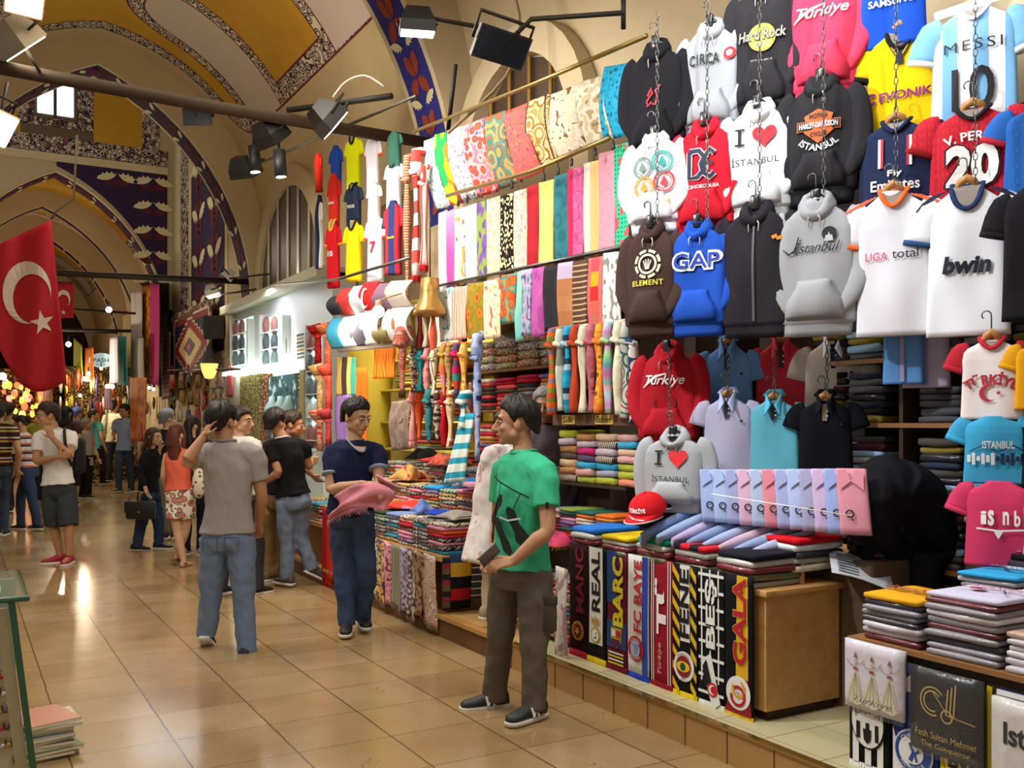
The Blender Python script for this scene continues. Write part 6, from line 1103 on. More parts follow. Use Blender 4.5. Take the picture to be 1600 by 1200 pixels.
# crumpled shawls
def crumple(c, sx, sy, h, m, label, rz=0, fringe=None):
    k = rnd.random() * 20; R_ = Matrix.Rotation(rz, 3, 'Z'); c = V(c)
    f = lambda a, b: c + R_ @ V(((a - .5) * sx * (1 + .15 * math.sin(b * 5 + k)), (b - .5) * sy * (1 + .15 * math.sin(a * 6 + k)), h * (math.sin(PI * a) * math.sin(PI * b)) ** .6 * (.65 + .5 * noise.noise(V((a * 3, b * 3, k)))) + .004))
    return hang_root(f, m, label, fringe)
def hang_root(f, m, label, fringe):
    mb = MB(); mb.sheet(f, 18, 18, .008, m, (.5, .5)); root = thing('crumpled_scarf', label, 'scarf', f(.5, .5)); mb.build('cloth', root)
    if fringe:
        q = MB()
        for j in range(18): p = f(j / 17, 0); q.tube([p, p + V((-.02, .004 * math.sin(j * 3), .004)), p + V((-.04, .01 * math.sin(j * 5), -.02))], .003, cloth(fringe), 4)
        q.build('fringe', root)
crumple((3.5, 5.52, .78), .3, .34, .11, pat('noise', ['#c83a5c', '#d84a6c', '#b83a7c', '#d8702c'], (6, 6)), 'magenta and orange shawl spread over the low piles beside the cabinet', .3, '#b8882c')
crumple((3.42, 5.72, .7), .22, .2, .12, pat('vor', ['#c8942c', '#8a5a24', '#d8a840'], (40, 40)), 'mustard fringed shawl bunched beside the green-shirted man', 0, '#c8942c')
# ---- the scarf table
root = thing('display_table', 'long table of patterned scarf piles with scarves hung on its front', 'table', (3.6, 8.6, SZ)); mb = MB(); mb.b2((3.2, 6.52, SZ), (4.17, 11.2, .56), MWOOD); mb.build('cabinet', root); mb = MB(); mb.b2((3.13, 6.48, .56), (4.17, 11.2, .6), LAM); mb.build('table_top', root); mb = MB(); mb.b2((3.62, 6.9, .6), (4.17, 11.2, .72), MWOOD); mb.b2((3.95, 6.9, .72), (4.17, 11.2, .98), MWOOD); mb.build('tier', root)
for i in range(13):
    y = 6.66 + i * .29; ds = 'front-row pile, %s from table corner' % (ORD[i] if i else 'first'); sx_ = .27
    if 9 <= i: n_ = 6
    else: n_ = 8
    stack((3.33, y, .6), sx_, .32, .031, pick(n_, [None, SCM[1], SCM[7], (cloth('#7a90c8'), 'periwinkle'), (cloth('#3a4a34'), 'dark green'), (cloth('#d83a2c'), 'scarlet'), SCM[13]][i] if 0 < i < 7 else None), ds, group='patterned scarf piles on the table', rz=PI / 2)
for i in range(9):
    y = 7.05 + i * .33; stack((3.76, y, .72), .3, .28, .034, pick(10, [(cloth('#d88ab0'), 'pink'), SCM[9], (cloth('#2a9ad8'), 'bright blue'), SCM[8], (cloth('#c8b070'), 'straw'), SCM[2]][i] if i < 6 else None), 'second-row pile, %s from table corner' % (ORD[i] if i else 'first'), group='patterned scarf piles on the table', rz=PI / 2)
for i in range(7): stack((4.06, 7.05 + i * .42, .98), .36, .2, .04, pick(6), 'back-row pile, %s from table corner' % (ORD[i] if i else 'first'), group='patterned scarf piles on the table', rz=PI / 2)
PK = cloth('#d88aa0')
for c, sx, sy, h, m, l, rz, fr_ in (((3.42, 7.75, .86), .3, .36, .1, pat('cell', ['#3a6a4c', '#c83a2c', '#c87aa0', '#d8708c'], (5, 5)), 'green, red and pink block shawl spread over the front piles', .4, None), ((3.36, 7.3, .86), .16, .18, .12, cloth('#6a84c8'), 'periwinkle fringed scarf bunched on a front pile', 0, '#6a84c8'), ((3.5, 8.35, .85), .25, .26, .06, cloth('#e0702c'), 'orange scarf lying on the front piles', .2, None), ((3.4, 8.75, .85), .26, .3, .05, cloth('#4ab0c8'), 'turquoise scarf lying on the front piles beside the man in navy', -.2, None), ((3.75, 8.45, 1.06), .3, .3, .2, pat('vor', ['#c8642c', '#a8a05c', '#d88a4c', '#8a3a34'], (14, 14)), 'orange and olive flowered shawl heaped on the second row', .3, None), ((3.7, 6.98, 1.08), .34, .3, .05, (pat('noise', ['#d88ab0', '#e0a0c0', '#c86a98'], (9, 9))), 'pink shawl lying over the second row near the corner', .1, None), ((3.8, 7.4, 1.08), .26, .28, .05, cloth('#2a90d0'), 'bright blue folded shawl below the striped aqua scarf', .2, None), ((4.05, 7.15, 1.24), .3, .36, .07, cloth('#d8485c'), 'rose shawl on the back row next to the customer in white', .2, None), ((4.12, 7.0, 1.3), .24, .3, .06, cloth('#2a88c8'), 'azure shawl on top of the back row', .3, None), ((4.0, 8.2, 1.24), .4, .5, .06, cloth('#b82a34'), 'crimson shawl lying along the back row', 0, None), ((4.05, 8.75, 1.24), .3, .3, .16, cloth('#17171a'), 'black shawl heaped on the back row', 0, None), ((3.38, 6.7, .86), .26, .3, .07, pat('v', ['#c8c0b4', '#4a4a4c'], (1, 34)), 'grey and white ribbed shawl on the corner pile', .1, None), ((3.4, 7.02, .86), .2, .22, .05, cloth('#2044b8'), 'cobalt blue shawl on a front pile', .5, None), ((3.9, 7.9, 1.22), .34, .34, .14, pat('vor', ['#c03a34', '#d8604c', '#8a6a50'], (16, 16)), 'red flowered shawl rolled on the back row', .2, None)): crumple(c, sx, sy, h, m, l, rz, fr_)
TF = [(572, 590, pat('vor', ['#6ab0a8', '#d8e0d0', '#3a7a78'], (34, 24)), 'aqua patterned scarf hung on the table front by the man in navy'), (589, 602, pat('vor', ['#c8703c', '#e0c070', '#5a4a5a', '#d89a5c'], (24, 18)), 'orange patterned scarf hung on the table front'), (601, 614, pat('vor', ['#c86a8a', '#e0a0b8', '#8a4a5a'], (26, 22)), 'pink patterned scarf hung on the table front'), (613, 628, pat('wave', ['#8a8670', '#a8a48c', '#3a3a30', '#989480'], (4, 2.5)), 'sage scarf with dark waves hung on the table front'), (627, 639, pat('vor', ['#5a4a7a', '#b8a8c0', '#8a7a9a'], (28, 20)), 'violet patterned scarf hung on the table front'), (638, 650, pat('vor', ['#d8ccc0', '#6a5a5a', '#e4dcd0'], (24, 20)), 'ivory and grey scarf hung on the table front'), (649, 661, pat('vor', ['#8a6a50', '#b89a7c', '#6a4a3c'], (26, 20)), 'brown patterned scarf hung on the table front'), (660, 680, pat('ring', ['#e0d4c4', '#b0903c', '#e4dccc', '#8a6a7a', '#dcd0c0', '#b03a3c'], (13, 11)), 'ivory paisley scarf hung at the table corner')]
for i, (u0, u1, m, l) in enumerate(TF):
    t = lambda u: 842 + (u - 590) * .31; X = 3.095; hang_cloth('scarf', l, 'scarf', 'scarves hung on the table front', *px4(u0, u1, t(u0), t(u1), 928 + (u0 - 585) * .48 + (i % 3) * 5, 930 + (u1 - 585) * .48 + (i % 2) * 8, X), m, amp=.014, waves=1, fringe='#8a7a70' if i % 2 else None, fl=.03)
def side(x0, x1, zt, zb, m, label, fringe=None, Y=6.47): return hang_cloth('scarf', label, 'scarf', 'scarves hung on the table end', (x0, Y, zt), (x1, Y, zt), (x0, Y, zb), (x1, Y, zb), m, amp=.01, waves=1, fringe=fringe, fl=.1)
side(3.14, 3.2, .59, .2, pat('v', ['#24242c', '#8a3038', '#5a5a3a'], (1, 8)), 'narrow dark scarf at the corner of the table end'); side(3.2, 3.38, .62, .2, pat('v', ['#16161a', '#a81c28', '#16161a', '#c0982c', '#2c4a74'][::-1], (1, 1 / .42), pos=[0, .17, .42, .63, .84]), 'blue, yellow, black and red striped blanket scarf on the table end'); side(3.38, 3.6, .6, .27, pat('v', ['#3c3e40', '#3c3e40', '#3c3e40', '#d0d0c4'], (1, 19), pos=[0, .3, .6, .84]), 'charcoal scarf with white stripes and long fringe on the table end', '#5a5a50')
# ---- shelves behind the scarf table
root = thing('shelf_unit', 'yellow lit shelving with a rounded yellow pillar behind the scarf table', 'shelves', (4.45, 8.8, SZ)); YW_ = mat('#e2cc4e', .6, name='yellow_paint'); mb = MB(); mb.b2((4.58, 8.3, SZ), (4.64, 11.2, 3.2), YW_); mb.build('back_panel', root)
for z in (1.32, 1.62, 1.98, 2.3): mb = MB(); mb.b2((4.2, 8.3, z - .02), (4.6, 10.3, z), YW_); mb.build('shelf_board', root)
mb = MB(); mb.lathe([(.2, SZ), (.2, 1.9), (.24, 2.2), (.34, 2.5), (.4, 2.7)], YW_, (4.2, 10.5, 0), 24); mb.build('pillar', root)
YS = [(cloth('#e0701c'), 'orange'), (cloth('#8a9a4c'), 'olive green'), (cloth('#b8584c'), 'brick'), (cloth('#c8a87c'), 'sand'), (cloth('#7a8a9a'), 'slate'), (cloth('#5a3a30'), 'brown'), (cloth('#b8b04c'), 'mustard green')]
for i, (y, z) in enumerate(((9.2, 1.62), (9.7, 1.62), (9.2, 1.98), (9.7, 1.98), (9.2, 1.32), (8.7, 1.62), (8.7, 1.98))): stack((4.38, y, z), .4, .3, .035, [YS[rnd.randrange(7)] for _ in range(5)] + [YS[0] if z > 1.9 else YS[i % 7]], '%s yellow shelf pile %s' % (('upper' if z > 1.9 else 'middle' if z > 1.5 else 'lower'), ('by hanging scarves' if y < 9 else 'in the middle' if y < 9.5 else 'by yellow pillar')), 'folded_shawl', 'shawl', 'shawls folded on the yellow shelves', rz=PI / 2)
root = thing('shelf_unit', 'wooden shelving of folded scarves behind the elderly shopkeeper', 'shelves', (4.4, 7.2, SZ)); mb = MB(); mb.b2((4.58, 5.95, SZ), (4.64, 8.28, 3.4), DWOOD); mb.build('back_panel', root)
for z in (1.3, 1.72, 2.08, 2.5): mb = MB(); mb.b2((4.22, 6.0, z - .02), (4.6, 8.2, z), MWOOD); mb.build('shelf_board', root)
mb = MB(); mb.b2((4.18, 8.2, SZ), (4.24, 8.26, 3.2), METAL); mb.build('upright', root)
PL = [(cloth('#c8284c'), 'crimson'), (cloth('#e4dccc'), 'ivory'), (cloth('#24222a'), 'black'), (cloth('#d84a54'), 'coral'), (cloth('#7a7482'), 'grey'), (cloth('#8a70b0'), 'violet'), (cloth('#d8a04c'), 'amber'), (cloth('#b8202c'), 'red'), (cloth('#4a4434'), 'olive')]
FL = [pv('#dcd4c4', '#5a6a8a', 'white and blue flowered'), pv('#d8ccb0', '#7a8a5a', 'cream flowered'), pv('#d0c0a8', '#a83a30', 'red flowered'), pv('#c8b88a', '#5a5a4a', 'sand flowered')]
for i, y in enumerate((7.85, 7.48, 7.1, 6.72)):
    stack((4.4, y, 2.08), .34, .3, .075, [FL[(i + k) % 4] for k in range(4)], 'upper shelf pile %s from lilac scarf' % ('first', 'second', 'third', 'fourth')[i], 'rolled_scarf', 'scarf', 'flowered scarves on the upper shelf', rz=PI / 2)
    stack((4.4, y, 1.72), .34, .3, .038, [PL[rnd.randrange(9)] for _ in range(8)], 'middle shelf pile %s from lilac scarf' % ('first', 'second', 'third', 'fourth')[i], 'folded_shawl', 'shawl', 'plain shawls on the middle shelf', rz=PI / 2)
    stack((4.4, y, 1.3), .34, .3, .038, [PL[rnd.randrange(9)] for _ in range(8)], 'lower shelf pile %s from lilac scarf' % ('first', 'second', 'third', 'fourth')[i], 'folded_shawl', 'shawl', 'plain shawls on the lower shelf', rz=PI / 2)
mb = MB(); mb.b2((4.56, 5.9, 2.5), (4.64, 11.2, 4.3), mat('#8a7a5c', .85)); struct(mb, 'wall_panel')

hang_cloth('scarf', 'pale floral scarf hanging left of the dark red football scarf', 'scarf', None, *px4(868, 886, 884, 890, 1022, 1032, 3.2), pat('noise', ['#c8b8b0', '#d8d0c8', '#a89090', '#c08a90'], (12, 9)), fringe='#b8aca4', fl=.04)
for u0, u1, c, l in ((503, 512, '#a01c24', 'dark red scarf hung on the table front left of the man in navy'), (511, 522, '#b8301c', 'orange-red fringed scarf hung on the table front left of the man in navy')): hang_cloth('scarf', l, 'scarf', None, *px4(u0, u1, 792, 794, 905, 912, 3.12), cloth(c), fringe=c, fl=.06)
hang_cloth('shawl', 'taupe flowered shawl hanging before the yellow shelves', 'shawl', None, *px4(614, 644, 628, 624, 704, 702, 3.85), pat('noise', ['#6a5450', '#7a6660', '#8a7a6c', '#5a4a48'], (7, 7)), bow=.04)
# ------------------------------------------------------------------ people: one continuous skin body each, clothes and hair as its parts
SKIN = lambda c='#b98a68': mat(c, .55, spec=.35, bump=.06, bs=120, name='skin')
def remesh(o, vox, it=4, fold=0, fs=9, stretch=.45, seed=0, keep=None):
    m = o.modifiers.new('r', 'REMESH'); m.mode = 'VOXEL'; m.voxel_size = vox; m.use_smooth_shade = True
    if it: s = o.modifiers.new('s', 'SMOOTH'); s.iterations = it; s.factor = .5
    dg = bpy.context.evaluated_depsgraph_get(); me = bpy.data.meshes.new_from_object(o.evaluated_get(dg)); o.modifiers.clear(); old = o.data; o.data = me; bpy.data.meshes.remove(old)
    if fold:
        n = len(me.vertices); co = np.empty(n * 3, np.float32); no = np.empty(n * 3, np.float32); me.vertices.foreach_get('co', co); me.vertices.foreach_get('normal', no); co = co.reshape(-1, 3); no = no.reshape(-1, 3)
        k = seed * 3.1; a = np.array([noise.noise(V((p[0] * fs, p[1] * fs, p[2] * fs * stretch + k))) + .6 * noise.noise(V((p[0] * fs * 2.1 + k, p[1] * fs * 2.1, p[2] * fs * 1.5 + p[0] * 4))) for p in co], np.float32)
        co += no * (a * fold)[:, None]; me.vertices.foreach_set('co', co.ravel()); me.update()
    me.polygons.foreach_set('use_smooth', [True] * len(me.polygons)); return o
def ell_ring(c, side, fwd, rx, ry, n=16): return [c + side * (rx * math.copysign(abs(math.cos(q)) ** .85, math.cos(q))) + fwd * (ry * math.copysign(abs(math.sin(q)) ** .85, math.sin(q))) for q in (2 * PI * k / n for k in range(n))]
def hand(mb, w, dr, nrm, thumb, m, s=1, curl=.5, spread=.0):
    """palm, four unequal bent fingers and a side thumb"""
    dr = dr.normalized(); nrm = (nrm - dr * nrm.dot(dr)).normalized(); sd = dr.cross(nrm); sd = sd if sd.dot(thumb) > 0 else -sd
    rot = Matrix((sd, dr, nrm)).transposed(); mb.ball(w + dr * .045 * s, (.041 * s, .056 * s, .016 * s), m, 12, 8, rot); mb.tube([w - dr * .03 * s, w + dr * .02 * s], [.026 * s, .027 * s], m, 8)
    for k, (x, L) in enumerate(((.031, .072), (.0105, .082), (-.0105, .076), (-.031, .058))):
        p = w + dr * (.085 - .006 * abs(k - 1)) * s + sd * x * s; a = curl * .35; pts = [p - dr * .02 * s, p]; dd = (dr + sd * (x * spread * 12)).normalized()
        for seg in (.45, .32, .26): q = dd * math.cos(a) + nrm * math.sin(a); pts.append(pts[-1] + q * L * seg * s); a += curl * (.75 + .08 * k)
        mb.tube(pts, [.0098 * s, .0098 * s, .0092 * s, .0084 * s, .0066 * s], m, 8, rnd_end=True)
    b = w + dr * .025 * s + sd * .03 * s; mb.tube([b, b + (sd * .7 + dr * .6 + nrm * .25).normalized() * .045 * s, b + (sd * .55 + dr * .8 + nrm * .3).normalized() * .082 * s], [.0135 * s, .0115 * s, .008 * s], m, 8, rnd_end=True)
def person(label, d, J, tf, hf, s=1, skin='#b98a68', hair='#1c1612', hairstyle='short', shirt=None, sleeve=.55, hem=None, pants=None, plen=1, shoes='#24242a', sole='#d8d4cc', vox=.012, face=False, beard=None, fold=1, hands=None, feet=None, group=None, collar=None, vneck=0, female=False, up=(0, 0, 1), belly=1, shirtm=None, pantsm=None, hair2=None, turtle=0):
    q = lambda k: P(J[k][0], J[k][1], d + (J[k][2] if len(J[k]) > 2 else 0)); tf = V(tf).normalized(); hf = V(hf).normalized(); near = vox < .009
    pel, wai, che, nec, hed = q('pelvis'), q('waist'), q('chest'), q('neck'), q('head'); nec = nec.lerp(hed, .2); sk = SKIN(skin); ax_ = (nec - pel).normalized(); side = tf.cross(ax_).normalized(); fw = ax_.cross(side).normalized()
    base = V((pel.x, pel.y, min(q(k).z for k in J))) if 'ankL' in J else pel
    root = thing('person', label, 'person', V((base.x, base.y, 0 if 'ankL' in J else pel.z)), group)
    LIMB = lambda a, b: (q(a), q(b))
    # ---- body
    mb = MB(); T = [(pel - ax_ * .06 * s, .13, .09), (pel, .155, .105), (wai, .13 * belly, .095 * belly), (che, .155, .11), (nec - ax_ * .05 * s, .13, .075), (nec, .06, .058), (nec + ax_ * .03 * s, .05, .05)]
    mb.loft([ell_ring(c, side, fw, rx * s * (.45 if turtle else .84), ry * s * (.45 if turtle else .84)) for c, rx, ry in T], sk)
    hz = (hed - (nec + (hed - nec) * .0)).normalized(); hz = (V(up) - hf * V(up).dot(hf)).normalized(); hx_ = hf.cross(hz).normalized(); HM = Matrix((hx_, hf, hz)).transposed(); hs = s * (1.04 if female else 1.11)
    h = lambda x, y, z: hed + HM @ (V((x, y, z)) * hs); hb = lambda c, r: mb.ball(h(*c), [k * hs for k in (r if hasattr(r, '__len__') else (r,) * 3)], sk, 14, 10, HM)
    hb((0, -.012, .03), (.073, .094, .084)); hb((0, .03, -.035), (.057, .06, .074)); hb((0, .064, -.09), (.026, .022, .02))
    for x in (-1, 1): hb((x * .042, .004, -.058), .027); hb((x * .036, .06, -.026), .022); hb((x * .074, -.01, -.012), (.010, .019, .03))
    mb.tube([h(0, .086, .012), h(0, .103, -.018), h(0, .112, -.032)], [.009 * hs, .012 * hs, .013 * hs], sk, 8, rnd_end=True); hb((0, .1, -.036), (.019, .012, .009)); hb((0, .076, .026), (.046, .017, .012)); hb((0, .086, -.058), (.024, .010, .0065)); hb((0, .084, -.071), (.019, .010, .008))
    mb.tube([h(0, -.022, -.05), hed.lerp(nec, .62) - hf * .012, nec - ax_ * .03], [.054 * s, .052 * s, .062 * s], sk, 12)
    for S in 'LR':
        if 'elb' + S in J:
            a, b, c = q('sho' + S), q('elb' + S), q('wri' + S); k = .88 if female else 1; mb.tube(smooth_path([nec.lerp(a, .78) - ax_ * .04 * s, a - ax_ * .012 * s, a.lerp(b, .45), b, b.lerp(c, .3), c], 2), smooth_r([x * s * k for x in (.04, .05, .05, .04, .042, .027)], 2), sk, 12)
            hd = (hands or {}).get(S); dr = (c - b).normalized()
            if hd: hand(mb, c, V(hd[0]), V(hd[1]), V(hd[2]), sk, s * (.92 if female else 1), hd[3] if len(hd) > 3 else .5, hd[4] if len(hd) > 4 else 0)
            else: hand(mb, c, dr, tf if abs(dr.dot(tf)) < .9 else ax_, ax_ if abs(dr.dot(ax_)) < .9 else tf, sk, s, .5)
        if 'ank' + S in J:
            a, b, c = q('hip' + S), q('kne' + S), q('ank' + S); mb.tube(smooth_path([a, a.lerp(b, .5), b, b.lerp(c, .35), c, c - V((0, 0, .03))], 2), smooth_r([x * s for x in (.08, .07, .052, .053, .034, .036)], 2), sk, 12)
            if plen < .99:
                ft = V((feet or {}).get(S, tf)); ft = V((ft.x, ft.y, 0)).normalized(); mb.tube([c - ft * .03 * s - V((0, 0, .03 * s)), c + ft * .06 * s - V((0, 0, .035 * s)), c + ft * .16 * s - V((0, 0, .048 * s))], [.033 * s, .036 * s, .028 * s], sk, 10, rnd_end=True)
    body = mb.build('body', root); remesh(body, vox if near else max(vox, .010), 3 if near else 2)
    # ---- face details
    if face:
        for x in (-1, 1):
            mb = MB(); mb.ball(h(x * .031, .0745, .001), .0128 * hs, mat('#988c82', .35), 10, 8); mb.ball(h(x * .031, .0815, .0), (.0082 * hs,) * 3, mat('#20140e', .2), 8, 6); mb.build('eye', root); mb = MB(); mb.tube([h(x * .031 - .016, .082, .0065), h(x * .031, .0885, .008), h(x * .031 + .016, .082, .0055)], [.0055 * hs] * 3, sk, 6); mb.tube([h(x * .031 - .015, .081, -.009), h(x * .031, .0865, -.0105), h(x * .031 + .015, .081, -.009)], [.004 * hs] * 3, sk, 6); mb.build('eyelid', root)
            mb = MB(); mb.tube([h(x * .014, .092, .025), h(x * .032, .091, .032), h(x * .052, .078, .027)], [.0042 * hs, .005 * hs, .0028 * hs], mat(hair, .8), 6, flat=.6); mb.build('eyebrow', root)
        mb = MB(); mb.tube([h(-.021, .087, -.0645), h(0, .0965, -.0635), h(.021, .087, -.0645)], .0028 * hs, mat('#7a3c34', .5), 6); mb.build('mouth', root)
    # ---- hair
    if hairstyle:
        hm = mat(hair, .55, spec=.3, bump=.8, bs=160, name='hair'); mb = MB(); KEY = [(0, .074), (35, .07), (58, .052), (72, .012), (82, -.02), (90, .018), (105, .022), (122, -.03), (150, -.07), (180, -.078)]
        if hairstyle == 'bald': KEY = [(0, .108), (50, .09), (72, .03), (90, .02), (122, -.02), (180, -.06)]
        def zl(a):
            a = abs((math.degrees(a) + 180) % 360 - 180)
            for (a0, z0), (a1, z1) in zip(KEY, KEY[1:]):
                if a <= a1: return lerp(z0, z1, (a - a0) / (a1 - a0))
            return KEY[-1][1]
        kk = rnd.random() * 9; th = {'short': .02, 'bald': .005, 'long': .014, 'bun': .01, 'hijab': .016}[hairstyle]
        def hf_(a, b):
            az = a * 2 * PI; z = lerp(.03 + .084 + th, zl(az), b ** 1.0) if 0 else None; zb = zl(az); ph1 = math.acos(max(-.98, min(1, (zb - .03) / .098))); ph = ph1 * b; r = math.sin(min(ph, PI / 2 + .25)); t = th * (1.15 - .8 * b ** 4) * (1 + .3 * noise.noise(V((math.sin(az) * 4, math.cos(az) * 4, b * 7 + kk))) + .3 * noise.noise(V((math.sin(az) * 13, math.cos(az) * 13, b * 3 + kk)))) if b < 1 else -.004
            t += .01 * (1 - b) * max(0, math.cos(az)) if hairstyle == 'short' else 0
            return h((.073 + t) * r * math.sin(az), -.012 + (.094 + t) * r * math.cos(az), .03 + (.084 + t) * math.cos(ph))
        mb.grid(hf_, 72, 18, hm)
        if hairstyle == 'long':
            e = nec - tf * .09 * s - V((0, 0, (hair2 or .25) * s)); mb.tube(smooth_path([h(0, -.05, .09), h(0, -.09, .02), h(0, -.085, -.1), nec - hf * .08 * s - V((0, 0, .03)), e], 3), smooth_r([.05 * s, .075 * s, .085 * s, .085 * s, .035 * s], 3), hm, 16, flat=.55, up=hf)
            for x in (-1, 1): mb.tube(smooth_path([h(x * .05, .03, .09), h(x * .08, .02, 0), h(x * .08, .0, -.1), nec + side * x * .07 - V((0, 0, .1))], 2), smooth_r([.02 * s, .026 * s, .026 * s, .018 * s], 2), hm, 8)
        if hairstyle == 'bun': mb.ball(h(0, -.12, .02), .045 * hs, hm, 10, 8)
        mb.build('hair', root)
    # ---- shirt
    if shirt or shirtm:
        sm_ = shirtm or cloth(shirt); mb = MB(); hm_ = hem if hem is not None else .0; lo = pel - ax_ * hm_ * s
        T = [(lo, .19, .137), (pel.lerp(wai, .3), .17, .122), (wai, .152 * belly, .112 * belly), (che, .172, .122), (nec - ax_ * .055 * s, .15, .092), (nec - ax_ * .012 * s, .085, .07), (nec + ax_ * .004 * s, .064, .06)]
        if turtle: T = T[:-2] + [(nec, .13, .12), (nec.lerp(hed, .6), .13, .13), (hed - UP * .06, .11, .12)]
        if turtle: mb.ball(nec, .155 * s, sm_, 16, 12); mb.ball(nec.lerp(che, .6), .165 * s, sm_, 16, 12); mb.ball(nec.lerp(hed, .7), .12 * s, sm_, 16, 12)
        mb.loft([ell_ring(c + (fw * -.0), side, fw, rx * s * (.9 if female else 1), ry * s, 20) for c, rx, ry in T], sm_)
        for S in 'LR':
            if 'elb' + S not in J: continue
            a, b, c = q('sho' + S), q('elb' + S), q('wri' + S); k = .9 if female else 1
            if sleeve <= 0: continue
            if sleeve <= 1: e = a.lerp(b, sleeve); mb.tube(smooth_path([nec.lerp(a, .45) - ax_ * .03, a - ax_ * .012, a.lerp(e, .5), e], 2), smooth_r([x * s * k for x in (.075, .078, .074, .07)], 2), sm_, 14)
            else: mb.tube(smooth_path([nec.lerp(a, .45) - ax_ * .03, a - ax_ * .012, a.lerp(b, .5), b, b.lerp(c, sleeve - 1)], 2), smooth_r([x * s * k for x in (.075, .078, .068, .056, .044)], 2), sm_, 14)
        o = mb.build('shirt', root); remesh(o, vox * 1.15, 3, .011 * fold * s, 8, .5, J['head'][0] * .01)
        if collar:
            mb = MB(); mc = cloth(collar); pts = [nec + ax_ * (.006 - (.075 * vneck * max(0, math.sin(a_)) ** 1.6 if vneck else .02 * max(0, math.sin(a_)))) * s + side * .068 * s * math.cos(a_) * (1 - .0 * vneck) + fw * (.072 + .05 * vneck * max(0, math.sin(a_)) ** 2) * s * math.sin(a_) for a_ in (2 * PI * k / 24 for k in range(24))]; mb.tube(pts, .009 * s, mc, 6, closed=True)
            mb.build('collar', root)
            if vneck and sleeve <= 1: 
                mb = MB(); out = [nec + ax_ * (.008 - .07 * vneck * math.sin(a_) ** 1.6) * s + side * .067 * s * math.cos(a_) + fw * (.072 + .051 * vneck * math.sin(a_) ** 2) * s * math.sin(a_) for a_ in (PI * k / 16 for k in range(17))]; mb.poly(out, sk); mb.build('neck_skin', root)
                for S in 'LR': mb = MB(); a, b = q('sho' + S), q('elb' + S); e = a.lerp(b, sleeve); t_ = (b - a).normalized(); mb.tube([e - t_ * .012, e + t_ * .006], [.073 * s, .072 * s], mc, 14); mb.build('sleeve_trim', root)
    # ---- trousers, skirt or shorts
    if (pants or pantsm) and 'ankL' in J:
        pm = pantsm or cloth(pants); mb = MB(); mb.loft([ell_ring(c, side, fw, rx * s, ry * s, 18) for c, rx, ry in ((pel + ax_ * .04 * s, .155, .115), (pel, .168, .122), (pel - ax_ * .08 * s, .172, .125), (pel - ax_ * .14 * s, .15, .11))], pm)
        for S in 'LR':
            a, b, c = q('hip' + S), q('kne' + S), q('ank' + S); fl_ = 1.15 if plen < .9 else 1
            if plen >= .99: mb.tube(smooth_path([a + V((0, 0, .02)), a.lerp(b, .5), b, b.lerp(c, .5), c - V((0, 0, .035 * s))], 2), smooth_r([x * s for x in (.102, .094, .078, .07, .066)], 2), pm, 14)
            else: e = b.lerp(c, (plen - .5) * 2) if plen > .5 else a.lerp(b, plen * 2); mb.tube([a + V((0, 0, .02)), a.lerp(e, .5), e], [.1 * s, .096 * s * fl_, .088 * s * fl_], pm, 14)
        o = mb.build('trousers' if plen >= .99 else 'shorts', root); remesh(o, vox * 1.15, 3, .012 * fold * s, 10, .6, J['head'][1] * .01)
    # ---- shoes
    if shoes and 'ankL' in J:
        for S in 'LR':
            c = q('ank' + S); ft = V((feet or {}).get(S, tf)); pitch = (feet or {}).get(S + 'p', 0); ft = V((ft.x, ft.y, 0)).normalized(); fz = V((0, 0, 1)); ft2 = (ft * math.cos(pitch) - fz * math.sin(pitch)); z2 = (fz * math.cos(pitch) + ft * math.sin(pitch)); sd = ft.cross(fz); g = c - fz * .085 * s
            mb = MB(); ms = mat(shoes, .55, spec=.4, bump=.2, bs=60, name='shoe'); rr = []
            for t, wv, hh in ((-.085, .02, .05), (-.075, .034, .085), (-.03, .04, .10), (.02, .042, .092), (.07, .045, .066), (.12, .047, .05), (.165, .042, .042), (.188, .022, .03)): rr.append([g + ft2 * t * s + sd * (wv * s * math.cos(a_)) + z2 * ((.014 + max(0, hh * .5 + hh * .5 * math.sin(a_))) * s) for a_ in (2 * PI * k / 14 for k in range(14))])
            mb.loft(rr, ms); sh = mb.build('shoe', root); mb = MB(); mb.loft([[g + ft2 * t * s + sd * x * wv * s + z2 * zz * s for x, zz in ((-1, 0), (1, 0), (1, .022), (-1, .022))] for t, wv in ((-.09, .02), (-.08, .036), (0, .043), (.1, .05), (.165, .045), (.195, .02))], mat(sole, .7)); mb.build('sole', sh)
    return root, q, h, (side, fw, ax_)
def W3(r, f, u=0): return RT * r + FW * f + UP * u
# the man in the green t-shirt
D = 5.33
r1, q, h, fr3 = person('person in green t-shirt with hanging-shoe print and grey cargo trousers, looking left', D, dict(head=(806, 660, .02), neck=(821, 716, .02), chest=(820, 768), waist=(814, 840), pelvis=(813, 880, .0), shoL=(851, 736, -.13), shoR=(788, 733, .17), elbL=(856, 828, -.22), elbR=(778, 815, .22), wriL=(803, 876, -.25), wriR=(772, 868, .0), hipL=(834, 898, -.07), hipR=(791, 898, .07), kneL=(836, 990, -.12), kneR=(783, 992, .06), ankL=(834, 1098, -.16), ankR=(772, 1082, .1)), W3(-.75, -.66), W3(-1, .06, -.02), s=1.02, skin='#b88664', hair='#1a1512', shirt='#3fb184', sleeve=.62, hem=.03, pants='#625a50', shoes='#242c2a', vox=.0065, face=True, collar='#349c74', hands={'L': (W3(-.95, -.25, -.15), W3(.1, .5, -.8), W3(-.3, -.2, .9), .75), 'R': (W3(-.4, -.6, -.7), W3(.3, -.6, .4), W3(-.5, .2, .7), .7)}, feet={'L': W3(-.72, -.69), 'R': W3(-.95, -.3)})
